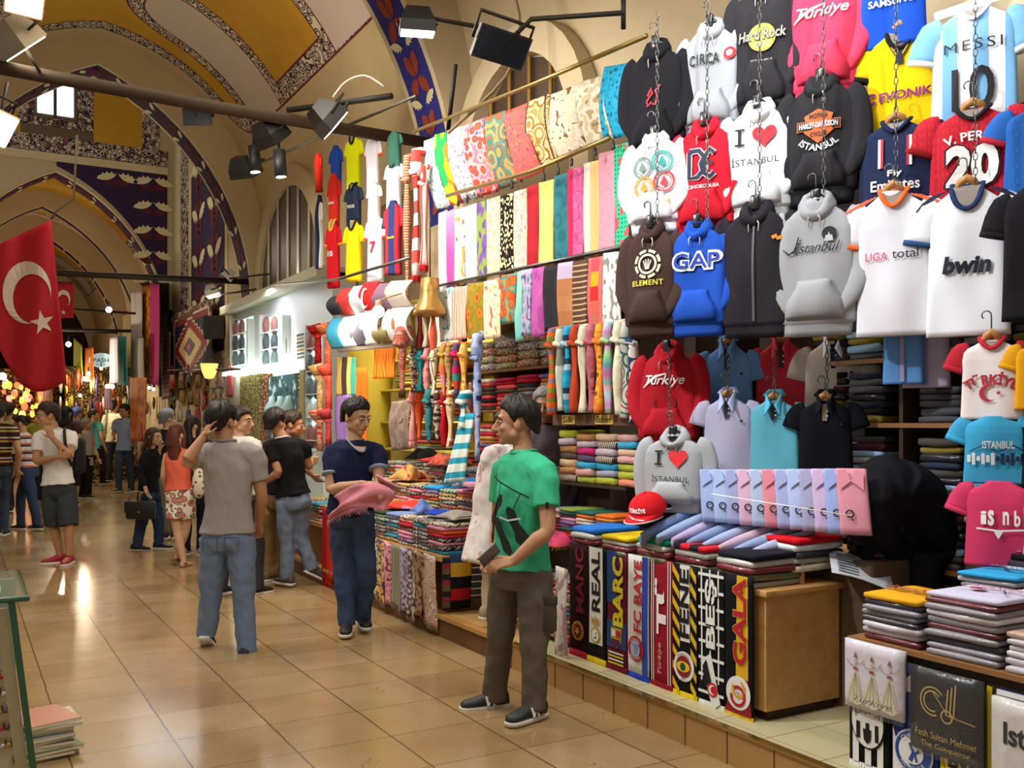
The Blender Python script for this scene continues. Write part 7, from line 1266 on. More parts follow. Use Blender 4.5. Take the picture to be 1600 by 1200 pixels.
sd_, fw_3, ax3 = fr3; ck = P(815, 790, D - .02)
def chest(a, b, k=.0):
    a -= .055; return ck + sd_ * a + ax3 * b + fw_3 * (.146 * math.sqrt(max(.05, 1 - (a / .19) ** 2)) + k)
SHO = ink('#1c2420'); mb = MB(); stroke(mb, SHO, chest, [(.15, .16), (.08, .13), (-.02, .09), (-.1, .05)], .008); stroke(mb, SHO, chest, [(.07, .125), (.08, .05), (.06, .0)], .006); stroke(mb, SHO, chest, [(-.06, .07), (-.03, .0), (-.02, -.04)], .006)
for at_, an, sc_ in (((.09, -.02), .5, 1.0), ((-.05, -.1), -.45, 1.25), ((.04, -.17), 2.6, 1.2), ((.12, -.12), .1, .9)): mb.poly(tr([(0, .09), (.02, .085), (.028, .04), (.02, -.02), (.03, -.06), (.018, -.095), (-.01, -.1), (-.022, -.06), (-.014, 0), (-.02, .06)], at_, sc_, an), SHO, lambda a, b: chest(a, b, .006))
stroke(mb, ink('#c8d8cc'), lambda a, b: chest(a, b, .008), [(.06, -.06), (.0, -.075), (-.07, -.06)], .01); mb.build('printed_shoes', r1)
mb = MB(); a, b = q('shoL'), q('elbL'); e = a.lerp(b, .57) + W3(.0, -.078); mb.box(e, (.014, .012, .035), SHO); mb.build('sleeve_tag', r1)
for S, ft in (('L', W3(-.72, -.69)), ('R', W3(-.95, -.3))):   # pale N emblems on the sneakers
    c = q('ank' + S) - V((0, 0, .085 * 1.02)); ft = ft.normalized(); sdv = V((ft.y, -ft.x, 0)); sdv = sdv if sdv.dot(FW) < 0 else -sdv; mb = MB(); mb.text('N', W_, lambda x, y: c + ft * (.035 + x) + sdv * (.054 - .010 * max(0, y + .02) / .04) + V((0, 0, .055 + y)), w=.06, h=.052, bold=.07, shear=.2 if S == 'L' else .2); mb.build('shoe_emblem', r1)
mb = MB(); c = q('kneL').lerp(q('hipL'), .35) + W3(.06, -.075); mb.box(c, (.13, .02, .16), cloth('#4f483f'), r=.008, rot=Matrix.Rotation(-YAW - .6, 3, 'Z')); mb.box(c + V((0, 0, .085)), (.135, .026, .05), cloth('#4c453c'), r=.006, rot=Matrix.Rotation(-YAW - .6, 3, 'Z')); mb.build('cargo_pocket', r1)
mb = MB(); ph = q('wriL') + W3(-.13, -.0, .03); mb.box(ph, (.075, .012, .13), mat('#5a5a62', .3, spec=.6), rot=Matrix.Rotation(.9, 3, 'Y') @ Matrix.Rotation(.3, 3, 'Z'), r=.005); tag(mb.build('phone'), 'grey phone held low by the man in green', 'phone')
# the salesman in a navy v-neck
D = 7.36
r2, q, h, f3 = person('person in navy v-neck t-shirt folding a pink shawl beside the scarf table', D, dict(head=(557, 652, -.02), neck=(555, 697, 0), chest=(549, 728), waist=(548, 768), pelvis=(549, 794), shoL=(588, 706, .05), shoR=(520, 707, -.02), elbL=(593, 752, -.08), elbR=(517, 764, -.12), wriL=(594, 757, -.32), wriR=(568, 756, -.33), hipL=(563, 806), hipR=(535, 806), kneL=(572, 888, -.05), kneR=(537, 892, -.04), ankL=(566, 960, .08), ankR=(542, 970, -.09)), W3(.55, -.83), W3(.78, -.58, -.22), s=1.03, skin='#bb9070', hair='#15110e', shirt='#1d2440', sleeve=.6, hem=.05, pants='#3a4a68', shoes='#1c1c20', vox=.0075, face=True, collar='#8a96a8', vneck=1.1, hands={'R': (W3(.9, -.2, -.1), W3(.1, .5, -.8), W3(.1, -.6, .7), .6), 'L': (W3(.3, -.7, -.5), W3(-.7, .2, -.5), W3(.3, -.3, .8), .6)}, feet={'L': W3(.35, -.93), 'R': W3(.1, -1)})
hc = (q('wriR') + q('wriL')) / 2; k0 = P(565, 770, D - .43)
def pinkf(a, b): return k0 + RT * ((a - .5) * .4 + .04 * math.sin(b * 5)) + UP * (-.17 * b + .06 - .5 * (a - .5) ** 2 * .5 + .06 * (a - .4)) + FW * (.03 * math.sin(a * 9) + .02 * math.sin(b * 7 + a * 3))
mb = MB(); mb.sheet(pinkf, 16, 10, .012, cloth('#d88a98')); root = thing('shawl', 'pink fringed shawl held up in the hands of the man in navy', 'shawl', hc); mb.build('cloth', root); mb = MB()
for j in range(24): p = pinkf(j / 23 * .7, 1); mb.tube([p, p + UP * -.03 + RT * -.012, p + UP * -.055 + RT * -.02 * math.sin(j)], [.005, .004, .002], cloth('#c88490'), 4)
mb.build('fringe', root); mb = MB(); k1 = P(606, 752, D - .4); mb.sheet(lambda a, b: k1 + RT * ((a - .5) * .17) + UP * ((.5 - a) * .09 - .05 * b) + FW * (b * .1 + .01 * math.sin(a * 9)), 8, 6, .012, cloth('#e4a0ae')); mb.build('folded_end', root)
# the man in grey walking away
D = 6.8
r3, q, h, f3 = person('person in a grey t-shirt and faded jeans walking away with one hand at his ear', D, dict(head=(347, 659, .02), neck=(354, 697), chest=(357, 735), waist=(357, 790), pelvis=(355, 828), shoL=(312, 712, .0), shoR=(398, 710, .0), elbL=(291, 722, -.17), elbR=(409, 775, .03), wriL=(318, 682, -.1), wriR=(404, 818, .14), hipL=(335, 846), hipR=(376, 846), kneL=(330, 925, .04), kneR=(381, 930, -.02), ankL=(322, 986, .06), ankR=(386, 1012, -.06)), W3(.05, 1), W3(.25, 1), s=1.03, skin='#b48462', hair='#120e0c', shirt='#a09a96', sleeve=.62, hem=.02, pants='#7083a0', shoes='#20242c', vox=.0075, collar='#928c88', hands={'L': (W3(.42, .1, .9), W3(.6, .5, -.2), W3(.5, .2, .4), .35, .9)}, feet={'L': W3(-.1, 1), 'Lp': .55, 'R': W3(.1, 1)})
mb = MB(); sd_, fw3, ax = f3
for x in (-1, 1):
    c = q('pelvis') - ax * .09 - fw3 * .128 + sd_ * x * .075; stroke(mb, ink('#46566e'), lambda a, b: c + sd_ * a + ax * b - fw3 * (.006 - .2 * a * a), [(-.05, .05), (.05, .05), (.05, -.05), (0, -.075), (-.05, -.05), (-.05, .05)], .006)
mb.build('back_pockets', r3)
# the man in white t-shirt and shorts
D = 10.95
r4, q, h, f3 = person('person in a white t-shirt, dark shorts and red shoes with fingers at his mouth', D, dict(head=(74, 650, -.03), neck=(86, 676), chest=(88, 698), waist=(90, 732), pelvis=(91, 757), shoL=(110, 681, .05), shoR=(62, 683, -.02), elbL=(109, 713, -.14), elbR=(57, 721, -.1), wriL=(82, 684, -.26), wriR=(90, 714, -.24), hipL=(103, 766), hipR=(80, 766), kneL=(108, 812, -.06), kneR=(83, 814, .03), ankL=(108, 869, -.05), ankR=(94, 868, .05)), W3(-.3, -.95), W3(-.82, -.55, -.1), s=1.06, skin='#b48660', hair='#2a1e14', shirt='#e4e0dc', sleeve=.6, hem=.0, pants='#3a3e42', plen=.58, shoes='#a81c2c', sole='#e0dcd4', vox=.009, face=True, collar='#d8d4d0', hands={'L': (W3(-.35, -.2, .9), W3(-.3, .6, .3), W3(-.7, .1, .2), .4, .5), 'R': (W3(.9, -.1, .2), W3(.1, .7, .2), W3(0, 0, 1), .4)}, feet={'L': W3(.12, -1), 'R': W3(-.85, -.5)})
mb = MB(); mb.tube(smooth_path([P(101, 668, D - .02), P(101, 682, D - .16), P(104, 705, D - .16), P(112, 728, D - .04)], 3), .017, mat('#18181a', .7), 8, flat=.4); mb.build('backpack_strap', r4); mb = MB(); mb.box(P(112, 712, D + .19), (.3, .17, .42), mat('#1c1c20', .8, bump=.3), r=.05, rot=Matrix.Rotation(-YAW, 3, 'Z')); root = thing('backpack', 'black backpack on the back of the man in white', 'backpack', P(112, 712, D + .19)); mb.build('bag_body', root)
# the two women
D = 12.2
r5, q, h, f3 = person('person with long brown hair in black cardigan and jeans carrying quilted handbag', D, dict(head=(241, 683, -.02), neck=(235, 704), chest=(233, 722), waist=(232, 748), pelvis=(233, 772), shoL=(231, 709, .13), shoR=(229, 711, -.15), elbL=(246, 728, .15), elbR=(219, 742, -.2), wriL=(249, 704, .05), wriR=(228, 765, -.26), hipL=(240, 784, .08), hipR=(226, 784, -.06), kneL=(247, 815, .08), kneR=(221, 818, -.06), ankL=(249, 848, .06), ankR=(214, 851, -.06)), W3(.95, -.25), W3(.95, -.3, -.05), s=.95, skin='#bd9274', hair='#3c2818', hairstyle='long', shirt='#17171a', sleeve=1.8, hem=.1, pants='#2c3c5e', shoes='#141416', vox=.011, female=True, face=True, feet={'L': W3(1, -.1), 'R': W3(1, -.15)})
mb = MB(); c = P(220, 797, D - .32); root = thing('handbag', 'black quilted handbag with gold chain handle held by the long-haired woman', 'handbag', c); Rz = Matrix.Rotation(-YAW, 3, 'Z'); mb.box(c, (.36, .1, .23), mat('#16161a', .4, bump=1, bs=30, spec=.5), r=.03, rot=Rz); mb.build('bag_body', root); mb = MB(); mb.box(c + W3(0, -.052, .04), (.37, .012, .14), mat('#1a1a1e', .4, bump=1, bs=30, spec=.5), r=.005, rot=Rz); mb.build('flap', root); mb = MB(); mb.box(c + W3(0, -.062, -.02), (.03, .01, .022), BRASS, rot=Rz); mb.build('clasp', root)
mb = MB()
for x in (-.1, .02): mb.tube(smooth_path([c + W3(x - .06, 0, .1), c + W3(x, .0, .22), P(228, 770, D - .28), c + W3(x + .08, 0, .2), c + W3(x + .1, 0, .1)], 3), .008, BRASS, 6)
mb.build('chain_handle', root)
D = 10.7
FLO = pat('vor', ['#c83a4a', '#e08a8a', '#6a6a4a', '#e4d8cc', '#8a6a58'], (13, 13), co='Object', pos=[0, .2, .34, .5, .75])
r6, q, h, f3 = person('person with long auburn hair in an orange top and floral shorts seen from behind', D, dict(head=(276, 680, 0), neck=(278, 703), chest=(278, 722), waist=(279, 750), pelvis=(281, 768), shoL=(261, 710, 0), shoR=(297, 710, 0), elbL=(255, 744, .0), elbR=(308, 738, -.03), wriL=(262, 768, .16), wriR=(313, 758, .12), hipL=(273, 780), hipR=(292, 780), kneL=(277, 830, .0), kneR=(290, 828, .06), ankL=(287, 878, -.03), ankR=(277, 866, .1)), W3(.1, 1), W3(.15, 1), s=.95, skin='#c49a7c', hair='#54281a', hairstyle='long', hair2=.36, shirt='#d8644c', sleeve=0, hem=-.02, pantsm=FLO, pants='#c83a4a', plen=.3, shoes=None, vox=.010, female=True, feet={'L': W3(.2, 1), 'R': W3(-.1, 1)})
for S in 'LR': mb = MB(); c = q('ank' + S); mb.b2(c + V((-.045, -.06, -.088)), c + V((.06, .14, -.07)), mat('#8a5a34', .6)); mb.tube([c + V((.04 * math.cos(a), .045 * math.sin(a), -.01)) for a in (2 * PI * k / 12 for k in range(12))], .005, mat('#8a5a34', .6), 5, closed=True); mb.build('sandal', r6)
mb = MB(); c = P(311, 755, D - .12); root = thing('handbag', 'beige leaf-printed shoulder bag beside the woman in floral shorts', 'handbag', c); mb.ball(c, (.075, .07, .17), pat('vor', ['#6a5a44', '#d0c4b0', '#c4b8a0'], (20, 20), co='Object'), 14, 10); mb.build('bag_body', root); mb = MB(); mb.tube(smooth_path([c + V((-.04, 0, .15)), P(303, 708, D - .03), c + V((.05, .03, .15))], 4), .01, mat('#8a7a60'), 6); mb.build('strap', root)
# the pair at the scarf table
D = 9.75
person('person in black shirt and khaki trousers at the scarf table, face in profile', D, dict(head=(457, 664, .1), neck=(446, 690, .1), chest=(438, 714, .05), waist=(430, 748), pelvis=(427, 772), shoL=(420, 698, .05), shoR=(458, 696, .2), elbL=(413, 735, .0), elbR=(475, 730, .25), wriL=(424, 764, .1), wriR=(488, 742, .3), hipL=(418, 785), hipR=(434, 785, .05), kneL=(420, 840, 0), kneR=(432, 842, .05), ankL=(420, 894, .0), ankR=(430, 893, .05)), W3(.5, .86), W3(.95, .2, -.1), s=1.02, skin='#b8805c', hair='#2a1c14', shirt='#1c1e2c', sleeve=.6, hem=.02, pants='#8a7048', shoes='#6a5a44', vox=.011, face=True, feet={'L': W3(.2, 1), 'R': W3(.5, .8)})
D = 9.42
r7, q, h, f3 = person('person in black polo and light jeans seen from behind at the scarf table', D, dict(head=(431, 661, 0), neck=(444, 690), chest=(450, 714), waist=(455, 750), pelvis=(458, 774), shoL=(423, 700, -.02), shoR=(472, 696, .08), elbL=(436, 738, -.1), elbR=(482, 728, .12), wriL=(416, 752, .02), wriR=(487, 722, .3), hipL=(447, 786), hipR=(470, 785, .04), kneL=(449, 848, .0), kneR=(471, 842, .06), ankL=(449, 900, -.05), ankR=(487, 886, .05)), W3(.55, .83), W3(.45, .9), s=1.02, skin='#b4805c', hair='#1c130e', shirt='#17161a', sleeve=.62, hem=.0, pants='#74849c', shoes='#4a4a4c', vox=.011, collar='#c8bcb4', feet={'L': W3(-.7, .6), 'R': W3(.8, .5), 'Rp': .5})
mb = MB(); c = P(493, 720, D + .28); mb.box(c, (.06, .005, .09), mat('#d8c88a', .7), rot=Matrix.Rotation(.5, 3, 'X')); tag(mb.build('price_card'), 'yellow card held by the man in the black polo', 'card')
# shopkeeper, customer, bending man
D = 7.1
r8, q, h, f3 = person('person with grey hair and glasses in a dark grey jacket behind the Silk sign', D, dict(head=(853, 634, -.02), neck=(860, 668, .03), chest=(862, 700), waist=(864, 760), pelvis=(865, 800), shoL=(890, 690, .0), shoR=(836, 690, .0), elbL=(896, 760), elbR=(838, 748, -.05), wriL=(885, 800, -.1), wriR=(868, 745, -.2)), W3(.1, -1), W3(-.25, -.95, -.12), s=.98, skin='#9a7058', hair='#7c7a7e', hairstyle='short', shirt='#4c444c', sleeve=1.85, pants=None, shoes=None, vox=.009, face=True, collar='#2c282c')
mb = MB()
for x in (-1, 1): mb.tube([h(x * .031 + .02 * math.cos(a), .094, .001 + .016 * math.sin(a)) for a in (2 * PI * k / 12 for k in range(12))], .0025, METAL, 5, closed=True); mb.tube([h(x * .05, .094, .004), h(x * .076, .0, .0)], .002, METAL, 5)
mb.tube([h(-.012, .096, .004), h(.012, .096, .004)], .002, METAL, 5); mb.build('spectacles', r8)
D = 6.75
person('person in white top and tunic half hidden behind the man in green', D, dict(head=(806, 660, .12), neck=(794, 704, .1), chest=(778, 728), waist=(766, 780), pelvis=(768, 822), shoL=(768, 708, -.06), shoR=(812, 712, .2), elbL=(752, 770, .05), elbR=(820, 770, .3), wriL=(770, 812, .28), wriR=(800, 800, .35), hipL=(762, 838), hipR=(780, 838, .05), kneL=(768, 890), kneR=(784, 890, .05), ankL=(766, 948), ankR=(786, 944, .08)), W3(.75, .65), W3(.9, .4, -.1), s=.98, skin='#b8845c', hair='#3c2a1c', hairstyle='bun', shirt='#dcd4d4', sleeve=.5, hem=.28, pants='#d0bca0', shoes='#a89478', vox=.010, female=True, shirtm=pat('noise', ['#c8a8a8', '#e4dcda', '#dcd4d2', '#e4dedc'], (9, 9), co='Object'))
D = 4.82
person('person in black clothes bending over with head down in front of the dark shelves', D, dict(head=(1352, 828, .05), neck=(1372, 775, .0), chest=(1392, 752, .02), waist=(1432, 778, .08), pelvis=(1458, 840, .15), shoL=(1374, 766, -.12), shoR=(1388, 745, .2), elbL=(1376, 830, -.1), elbR=(1404, 820, .25), wriL=(1402, 872, .05), wriR=(1420, 868, .2), hipL=(1446, 868, .05), hipR=(1468, 868, .25), kneL=(1436, 970, .05), kneR=(1462, 970, .25), ankL=(1440, 1066, .08), ankR=(1466, 1062, .26)), W3(-.75, -.2, -.6), W3(-.5, -.3, -.8), s=1.06, skin='#0d0b0c', hair='#17120f', shirt='#15141a', sleeve=1.9, hem=.12, pants='#15141a', shoes='#141414', vox=.011, up=(-.5, -.4, .6), turtle=1, belly=1.15)
# people farther down the street
def far(label, u, vh, vf, tfv, hfv, **k):
    """a standing figure from head height and foot line"""
    d = 2400 / (vf - 661); H = (vf - vh) * d / FOC; s = H / 1.75; m = FOC / d; lean = k.pop('lean', 0); st = k.pop('stride', .12); z = lambda h_: vf - h_ * s * m; X = W3(*tfv).normalized(); sx = X.cross(UP)
    def pt(a, f, h_): w_ = sx * a * s + X * f * s; return (u + w_.dot(RT) * m + lean * m * max(0, h_ - .9) * s, z(h_), w_.dot(FW))
    J = dict(head=pt(0, .03, 1.635), neck=pt(0, 0, 1.46), chest=pt(0, 0, 1.30), waist=pt(0, 0, 1.08), pelvis=pt(0, 0, .94))
    for S, a in (('R', 1), ('L', -1)):
        J['sho' + S] = pt(a * .18, 0, 1.415); J['hip' + S] = pt(a * .085, 0, .9); st_ = st * a; J['kne' + S] = pt(a * .09, st_ + .03, .5); J['ank' + S] = pt(a * .09, st_ * 1.4 - .02, .09); arm = k.get('arm' + S)
        if arm: J['elb' + S] = pt(*arm[0]); J['wri' + S] = pt(*arm[1])
        else: J['elb' + S] = pt(a * .25, -.03 - st_ * .5, 1.13); J['wri' + S] = pt(a * .26, .08 - st_ * .6, .88)
    for kk in ('armL', 'armR'): k.pop(kk, None)
    k.setdefault('vox', .016); k.setdefault('fold', .8); return person(label, d, J, X, W3(*hfv), s=s, **k)
far('person in a pale blue t-shirt and jeans facing the camera far down the street', 195, 634, 769, (-.25, -.97), (-.5, -.85, -.1), shirt='#8a9cc0', hem=.1, pants='#39455a', shoes='#5a5048', face=True, hair='#1c1612', armR=((.24, .02, 1.12), (.2, .22, 1.05)))
far('person in a loose white shirt with back turned beside the man in pale blue', 178, 628, 752, (.2, .97), (.2, 1), shirt='#d8d4b0', hem=.08, sleeve=1.6, pants='#2c3040', hair='#17120f')
far('person in a teal top leaning into a stall with back turned', 150, 642, 757, (.6, .8), (.8, .5), shirt='#4f9a98', pants='#24242c', hair='#1c1612', lean=-.1, hem=.1)
far('person with a grey headscarf in a beige jacket and dark trousers', 134, 655, 779, (.5, -.4), (.7, .2), shirt='#a89a90', sleeve=1.8, hem=.22, pants='#18181c', hair='#8a8478', hairstyle='hijab', female=True, belly=1.15)
far('person with a blue cap among the crowd by the glittering stall', 121, 638, 762, (-.3, .95), (.3, .9), shirt='#3a3a44', pants='#2c3038', hair='#3a4a7a')
far('person with long black hair seen from behind next to the man in white', 104, 636, 790, (.1, 1), (0, 1), shirt='#4a2c30', pants='#24242c', hair='#120f10', hairstyle='long', female=True)
far('person in a striped brown polo cut by the left edge of the frame', -2, 632, 838, (-.2, .97), (-.4, .9), shirtm=pat('v', ['#2c1c18', '#3c2820', '#c8a05c', '#2c1c18', '#b8b0a4', '#3a241c'], (1, 7), co='Object'), pants='#3c4658', hair='#1c1612', vox=.012)
far('person in blue, white and rust striped top with dark hair tied back', 44, 650, 828, (-.9, .3), (-.9, -.1, -.3), shirtm=pat('v', ['#c8c0b8', '#2c2c54', '#b06a4c', '#c8c0b8'], (1, 9), co='Object'), pants='#343e5a', hair='#17110f', hairstyle='bun', female=True, lean=-.12, sleeve=1.5, vox=.012)
far('person with grey hair in a dark jacket standing behind the long-haired woman', 263, 642, 842, (-.3, .95), (.5, .75), shirt='#1c1c22', sleeve=1.9, hem=.1, pants='#6a6250', hair='#6a6a70', collar='#c8c4bc', vox=.012)
far('person with dark hair between the auburn-haired woman and the man in grey', 303, 652, 868, (.1, 1), (.6, .7), shirt='#24242a', pants='#1c2030', hair='#14100f', hairstyle='long', female=True, shoes='#9a9aa0', vox=.012, sleeve=1.7)
far('person with glasses in a white shirt, mostly hidden by the man in grey', 374, 640, 930, (.6, .8), (.98, -.2), shirt='#c8c4bc', pants='#3a3a40', hair='#2c2018', face=True, vox=.011)
far('person in a yellowish top with a black strap at the left of the crowd', 14, 632, 800, (-.5, .8), (-.2, 1), shirt='#b0a878', pants='#2c2c30', hair='#1c1814')
far('person in a lime top among the crowd under the flag', 62, 640, 785, (.2, -.9), (0, -1), shirt='#9aa03c', pants='#2c2c30', hair='#2a1f18')
# ------------------------------------------------------------------ flags
def flag(label, d, quad, sag, moon, mrx, mry, mrot, st, sr, srot, cord, dep):
    tl, tr_, br, bl = quad; root = thing('national_flag', label, 'flag', P(*tr_, d), 'red flags with crescent and star')
    dp = lambda u, v: d + dep * (math.sin(u * .11 * 12 / d + v * .01) + .5 * math.sin(u * .05 + 1))
    def f(a, b):
        u = lerp(lerp(tl[0], tr_[0], a), lerp(bl[0], br[0], a), b); v = lerp(lerp(tl[1], tr_[1], a), lerp(bl[1], br[1], a), b) + sag * math.sin(PI * min(1, a * 1.05)) * b ** 3; return P(u, v, dp(u, v))
    mb = MB(); mb.sheet(f, 30, 24, .006, mat('#b4162e', .7, bump=.1, bs=200, name='flag_cloth')); mb.build('cloth', root)
    g = lambda x, y: P(moon[0] + x, moon[1] - y, dp(moon[0] + x, moon[1] - y) - .02); mb = MB(); mw = mat('#dccfc4', .8, name='flag_white'); k = 16; o = tr(crescent(1, .78, .28, 20), (0, 0), 1, mrot); n = len(o) // 2
    for i in range(n - 1): mb.poly([(o[j % len(o)][0] * mrx, o[j % len(o)][1] * mry) for j in (i, i + 1, len(o) - 2 - i, len(o) - 1 - i)], mw, g)
    mb.poly([(st[0] - moon[0] + x, moon[1] - st[1] + y) for x, y in star(sr, .382, srot)], mw, g); mb.build('crescent_and_star', root)
    mb = MB(); mb.tube([P(*p, d) for p in cord], .012, mat('#5a4a3c', .8), 5); mb.build('cord', root)
flag('large red flag with white crescent and star drooping at the left edge of the street', 12, ((-95, 425), (80, 343), (105, 604), (-30, 478)), 62, (42, 457), 38, 49, -.75, (66, 504), 20, -.2, [(80, 343), (88, 330), (115, 312), (122, 180)], .05)
flag('small red flag with crescent and star hanging behind the large flag', 15.9, ((70, 441), (115, 442), (115, 497), (70, 497)), 0, (99, 467), 11, 14, -1.6, (99, 488), 4.5, .1, [(70, 440), (115, 441)], .02)
# ------------------------------------------------------------------ lamps on the ribs
GLOW = mat('#fff2d8', .4, em=14, name='lamp_glass')
def flood(u, v, d, w, h_, dp, aim, c, label, lit=True, louver=False, arm=None):
    """aim = direction of the light"""
    p = P(u, v, d); aim = V(aim).normalized(); M = aim.to_track_quat('Z', 'Y').to_matrix().to_4x4(); X = Matrix.Translation(p) @ M; root = thing('floodlight', label, 'lamp', p, 'floodlights over the street'); m = mat(c, .45, spec=.5); mb = MB()
    mb.loft([[V((x * k, y * k2, z)) for x, y in ((-w / 2, -h_ / 2), (w / 2, -h_ / 2), (w / 2, h_ / 2), (-w / 2, h_ / 2))] for k, k2, z in ((.62, .5, -dp), (.95, .9, -dp * .45), (1, 1, 0))], m, smooth=False)
    if louver:
        for k in range(9): mb.box((-w * .3 + k * w * .075, h_ * .47, -dp * .3), (w * .03, .012, dp * .35), mat('#3a362c'))
    mb.build('housing', root, xf=X); mb = MB(); mb.box((0, 0, .004), (w * .9, h_ * .86, .008), GLOW if lit else mat('#24262c', .2, spec=.6)); mb.build('front_glass', root, xf=X); mb = MB(); mb.tube([(-w * .52, 0, -dp * .4), (-w * .52, h_ * .8, -dp * .5), (w * .52, h_ * .8, -dp * .5), (w * .52, 0, -dp * .4)], .012, DARKM, 5); mb.build('yoke', root, xf=X)
    if arm: mb = MB(); mb.tube([p] + [P(*a) for a in arm], .016, DARKM, 6); mb.build('bracket_arm', root)
flood(40, 76, 8.2, .46, .24, .26, W3(.45, .5, -.7), '#a89c80', 'beige louvred floodlight above the near tie beam at the left', True, True, [(62, 112, 8.3)])
flood(-2, 200, 7.6, .34, .28, .2, W3(.85, -.12, -.5), '#b8a890', 'glaring floodlight cut by the left edge of the frame', arm=[(12, 130, 8)])
flood(38, 6, 7.8, .3, .2, .16, W3(.5, -.6, -.4), '#8a6a4c', 'glaring lamp in the top left corner')
flood(307, 182, 9.2, .27, .17, .16, W3(.0, -.9, -.2), '#3a3024', 'small dark box lamp hung under the near tie beam', False, arm=[(300, 160, 9.2)])
flood(652, 52, 6.6, .25, .17, .17, W3(-.02, .12, -1), '#0c0a0a', 'black floodlight with a glowing lower edge near the painted rib', arm=[(672, 28, 6.6), (770, 46, 6.3)])
flood(785, 74, 5.9, .4, .2, .09, W3(.5, -.6, -.55), '#26262a', 'broad dark unlit lamp panel above the shawls', False, arm=[(830, 30, 5.9), (975, 20, 5.8)])
flood(524, 196, 9.0, .36, .26, .26, W3(.72, .34, -.6), '#0c0b0b', 'black floodlight with a bright slit over the jersey columns', arm=[(545, 158, 9)])
flood(430, 222, 9.6, .34, .24, .24, W3(.5, .5, -.8), '#0c0b0b', 'black floodlight left of the jersey columns', False, arm=[(450, 178, 9.6)])
flood(386, 274, 10, .3, .2, .2, W3(.2, .5, -.8), '#0c0b0b', 'black floodlight lowest on the track beside the second rib', False, arm=[(405, 245, 10)])
flood(334, 462, 17, .35, .25, .2, W3(.3, .05, -.95), '#c8c8c0', 'pale floodlight over the carpet shop', arm=[(400, 452, 16)]); flood(352, 436, 17, .3, .22, .2, W3(-.5, -.2, -.6), '#d0d0c8', 'second pale floodlight over the carpet shop', False, arm=[(420, 428, 16)])
for u, v, d, l in ((436, 257, 9.5, 'black cylinder spotlight pointing down over the white shop'), (396, 250, 9.8, 'short black spotlight next to the cylinder spotlight')):
    c = P(u, v, d); mb = MB(); mb.tube([c + V((0, 0, .14)), c + V((.02, 0, -.12))], .062, BLACK, 14); root = thing('spotlight', l, 'lamp', c); mb.build('barrel', root); mb = MB(); mb.tube([c + V((.02, 0, -.118)), c + V((.021, 0, -.124))], .05, GLOW, 12); mb.build('lens', root); mb = MB(); mb.tube([c + V((0, 0, .14)), c + V((.0, 0, .3))], .012, DARKM, 5); mb.build('stem', root)
rail('lamp_track', [P(450, 172, 9.5), P(612, 150, 8.9)], .03, BLACK, 'black lamp track carrying the floodlights', 'lamp track'); rail('lamp_track', [P(700, 205, 8.6), P(712, 100, 8.4)], .02, BLACK, 'upright black bracket on the wall by the painted rib', 'bracket'); rail('lamp_track', [P(974, 45, 6), P(974, -20, 6)], .016, BLACK, 'upright black bracket above the turquoise shawl', 'bracket')
rail('cable', smooth_path([P(700, 208, 8), P(790, 120, 8.2), P(812, 40, 8.3), P(800, -20, 8.4)], 4), .014, mat('#8a7a5c', .8), 'grey cable running up the plaster wall', 'cable'); rail('cable', smooth_path([P(600, 135, 9), P(570, 118, 9), P(540, 128, 9.1), P(520, 152, 9.1)], 4), .008, mat('#d8d4c8', .8), 'thin looping cable above the lamp track', 'cable')
# ------------------------------------------------------------------ the white jewellery shop
FX = 4.18
def pb(mb, u0, v0, u1, v1, m, x0=0, x1=.03, X=FX): um = (u0 + u1) / 2; a, b = onX(u0, v0, X), onX(u1, v1, X); z0, z1 = onX(um, v0, X).z, onX(um, v1, X).z; mb.b2((X + x0, a.y, z0), (X + x1, b.y, z1), m)
root = thing('jewellery_shop', 'white jewellery shop front with lit display windows under the arched window', 'shop front', onX(430, 900, FX)); WP = mat('#c4cace', .45, name='white_panel')
mb = MB(); pb(mb, 352, 455, 506, 960, WP, .12, .45); mb.build('facade', root); mb = MB(); pb(mb, 352, 448, 506, 462, mat('#b8b4a4', .6), -.1, .4); mb.build('cornice', root); mb = MB(); pb(mb, 358, 573, 462, 579, mat('#f2ffe0', .4, em=5), -.12, .1); mb.build('light_strip', root)
LITP = mat('#c4dede', .5, em=1.1, name='glowing_display')  # back panel itself glows, standing in for lamps inside the windows
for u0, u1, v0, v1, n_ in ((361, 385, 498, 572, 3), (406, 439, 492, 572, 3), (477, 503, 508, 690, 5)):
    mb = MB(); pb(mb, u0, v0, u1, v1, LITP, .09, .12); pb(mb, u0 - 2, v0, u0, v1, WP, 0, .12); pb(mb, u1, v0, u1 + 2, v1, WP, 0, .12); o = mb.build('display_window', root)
    for k in range(n_):
        v = lerp(v0, v1, (k + 1) / n_) - 1; mb = MB(); pb(mb, u0, v - 1, u1, v, WHITE, .0, .1); mb.build('glass_shelf', o)
        for j in (.3, .7): c = onX(lerp(u0, u1, j), v - 9, FX + .06); mb = MB(); mb.ball(c, (.06, .1, .15), mat(['#5a6a6c', '#b8c4c4', '#8a5a54', '#4a5458'][(k + int(j * 9)) % 4], .5), 10, 8); mb.build('necklace_bust', o)
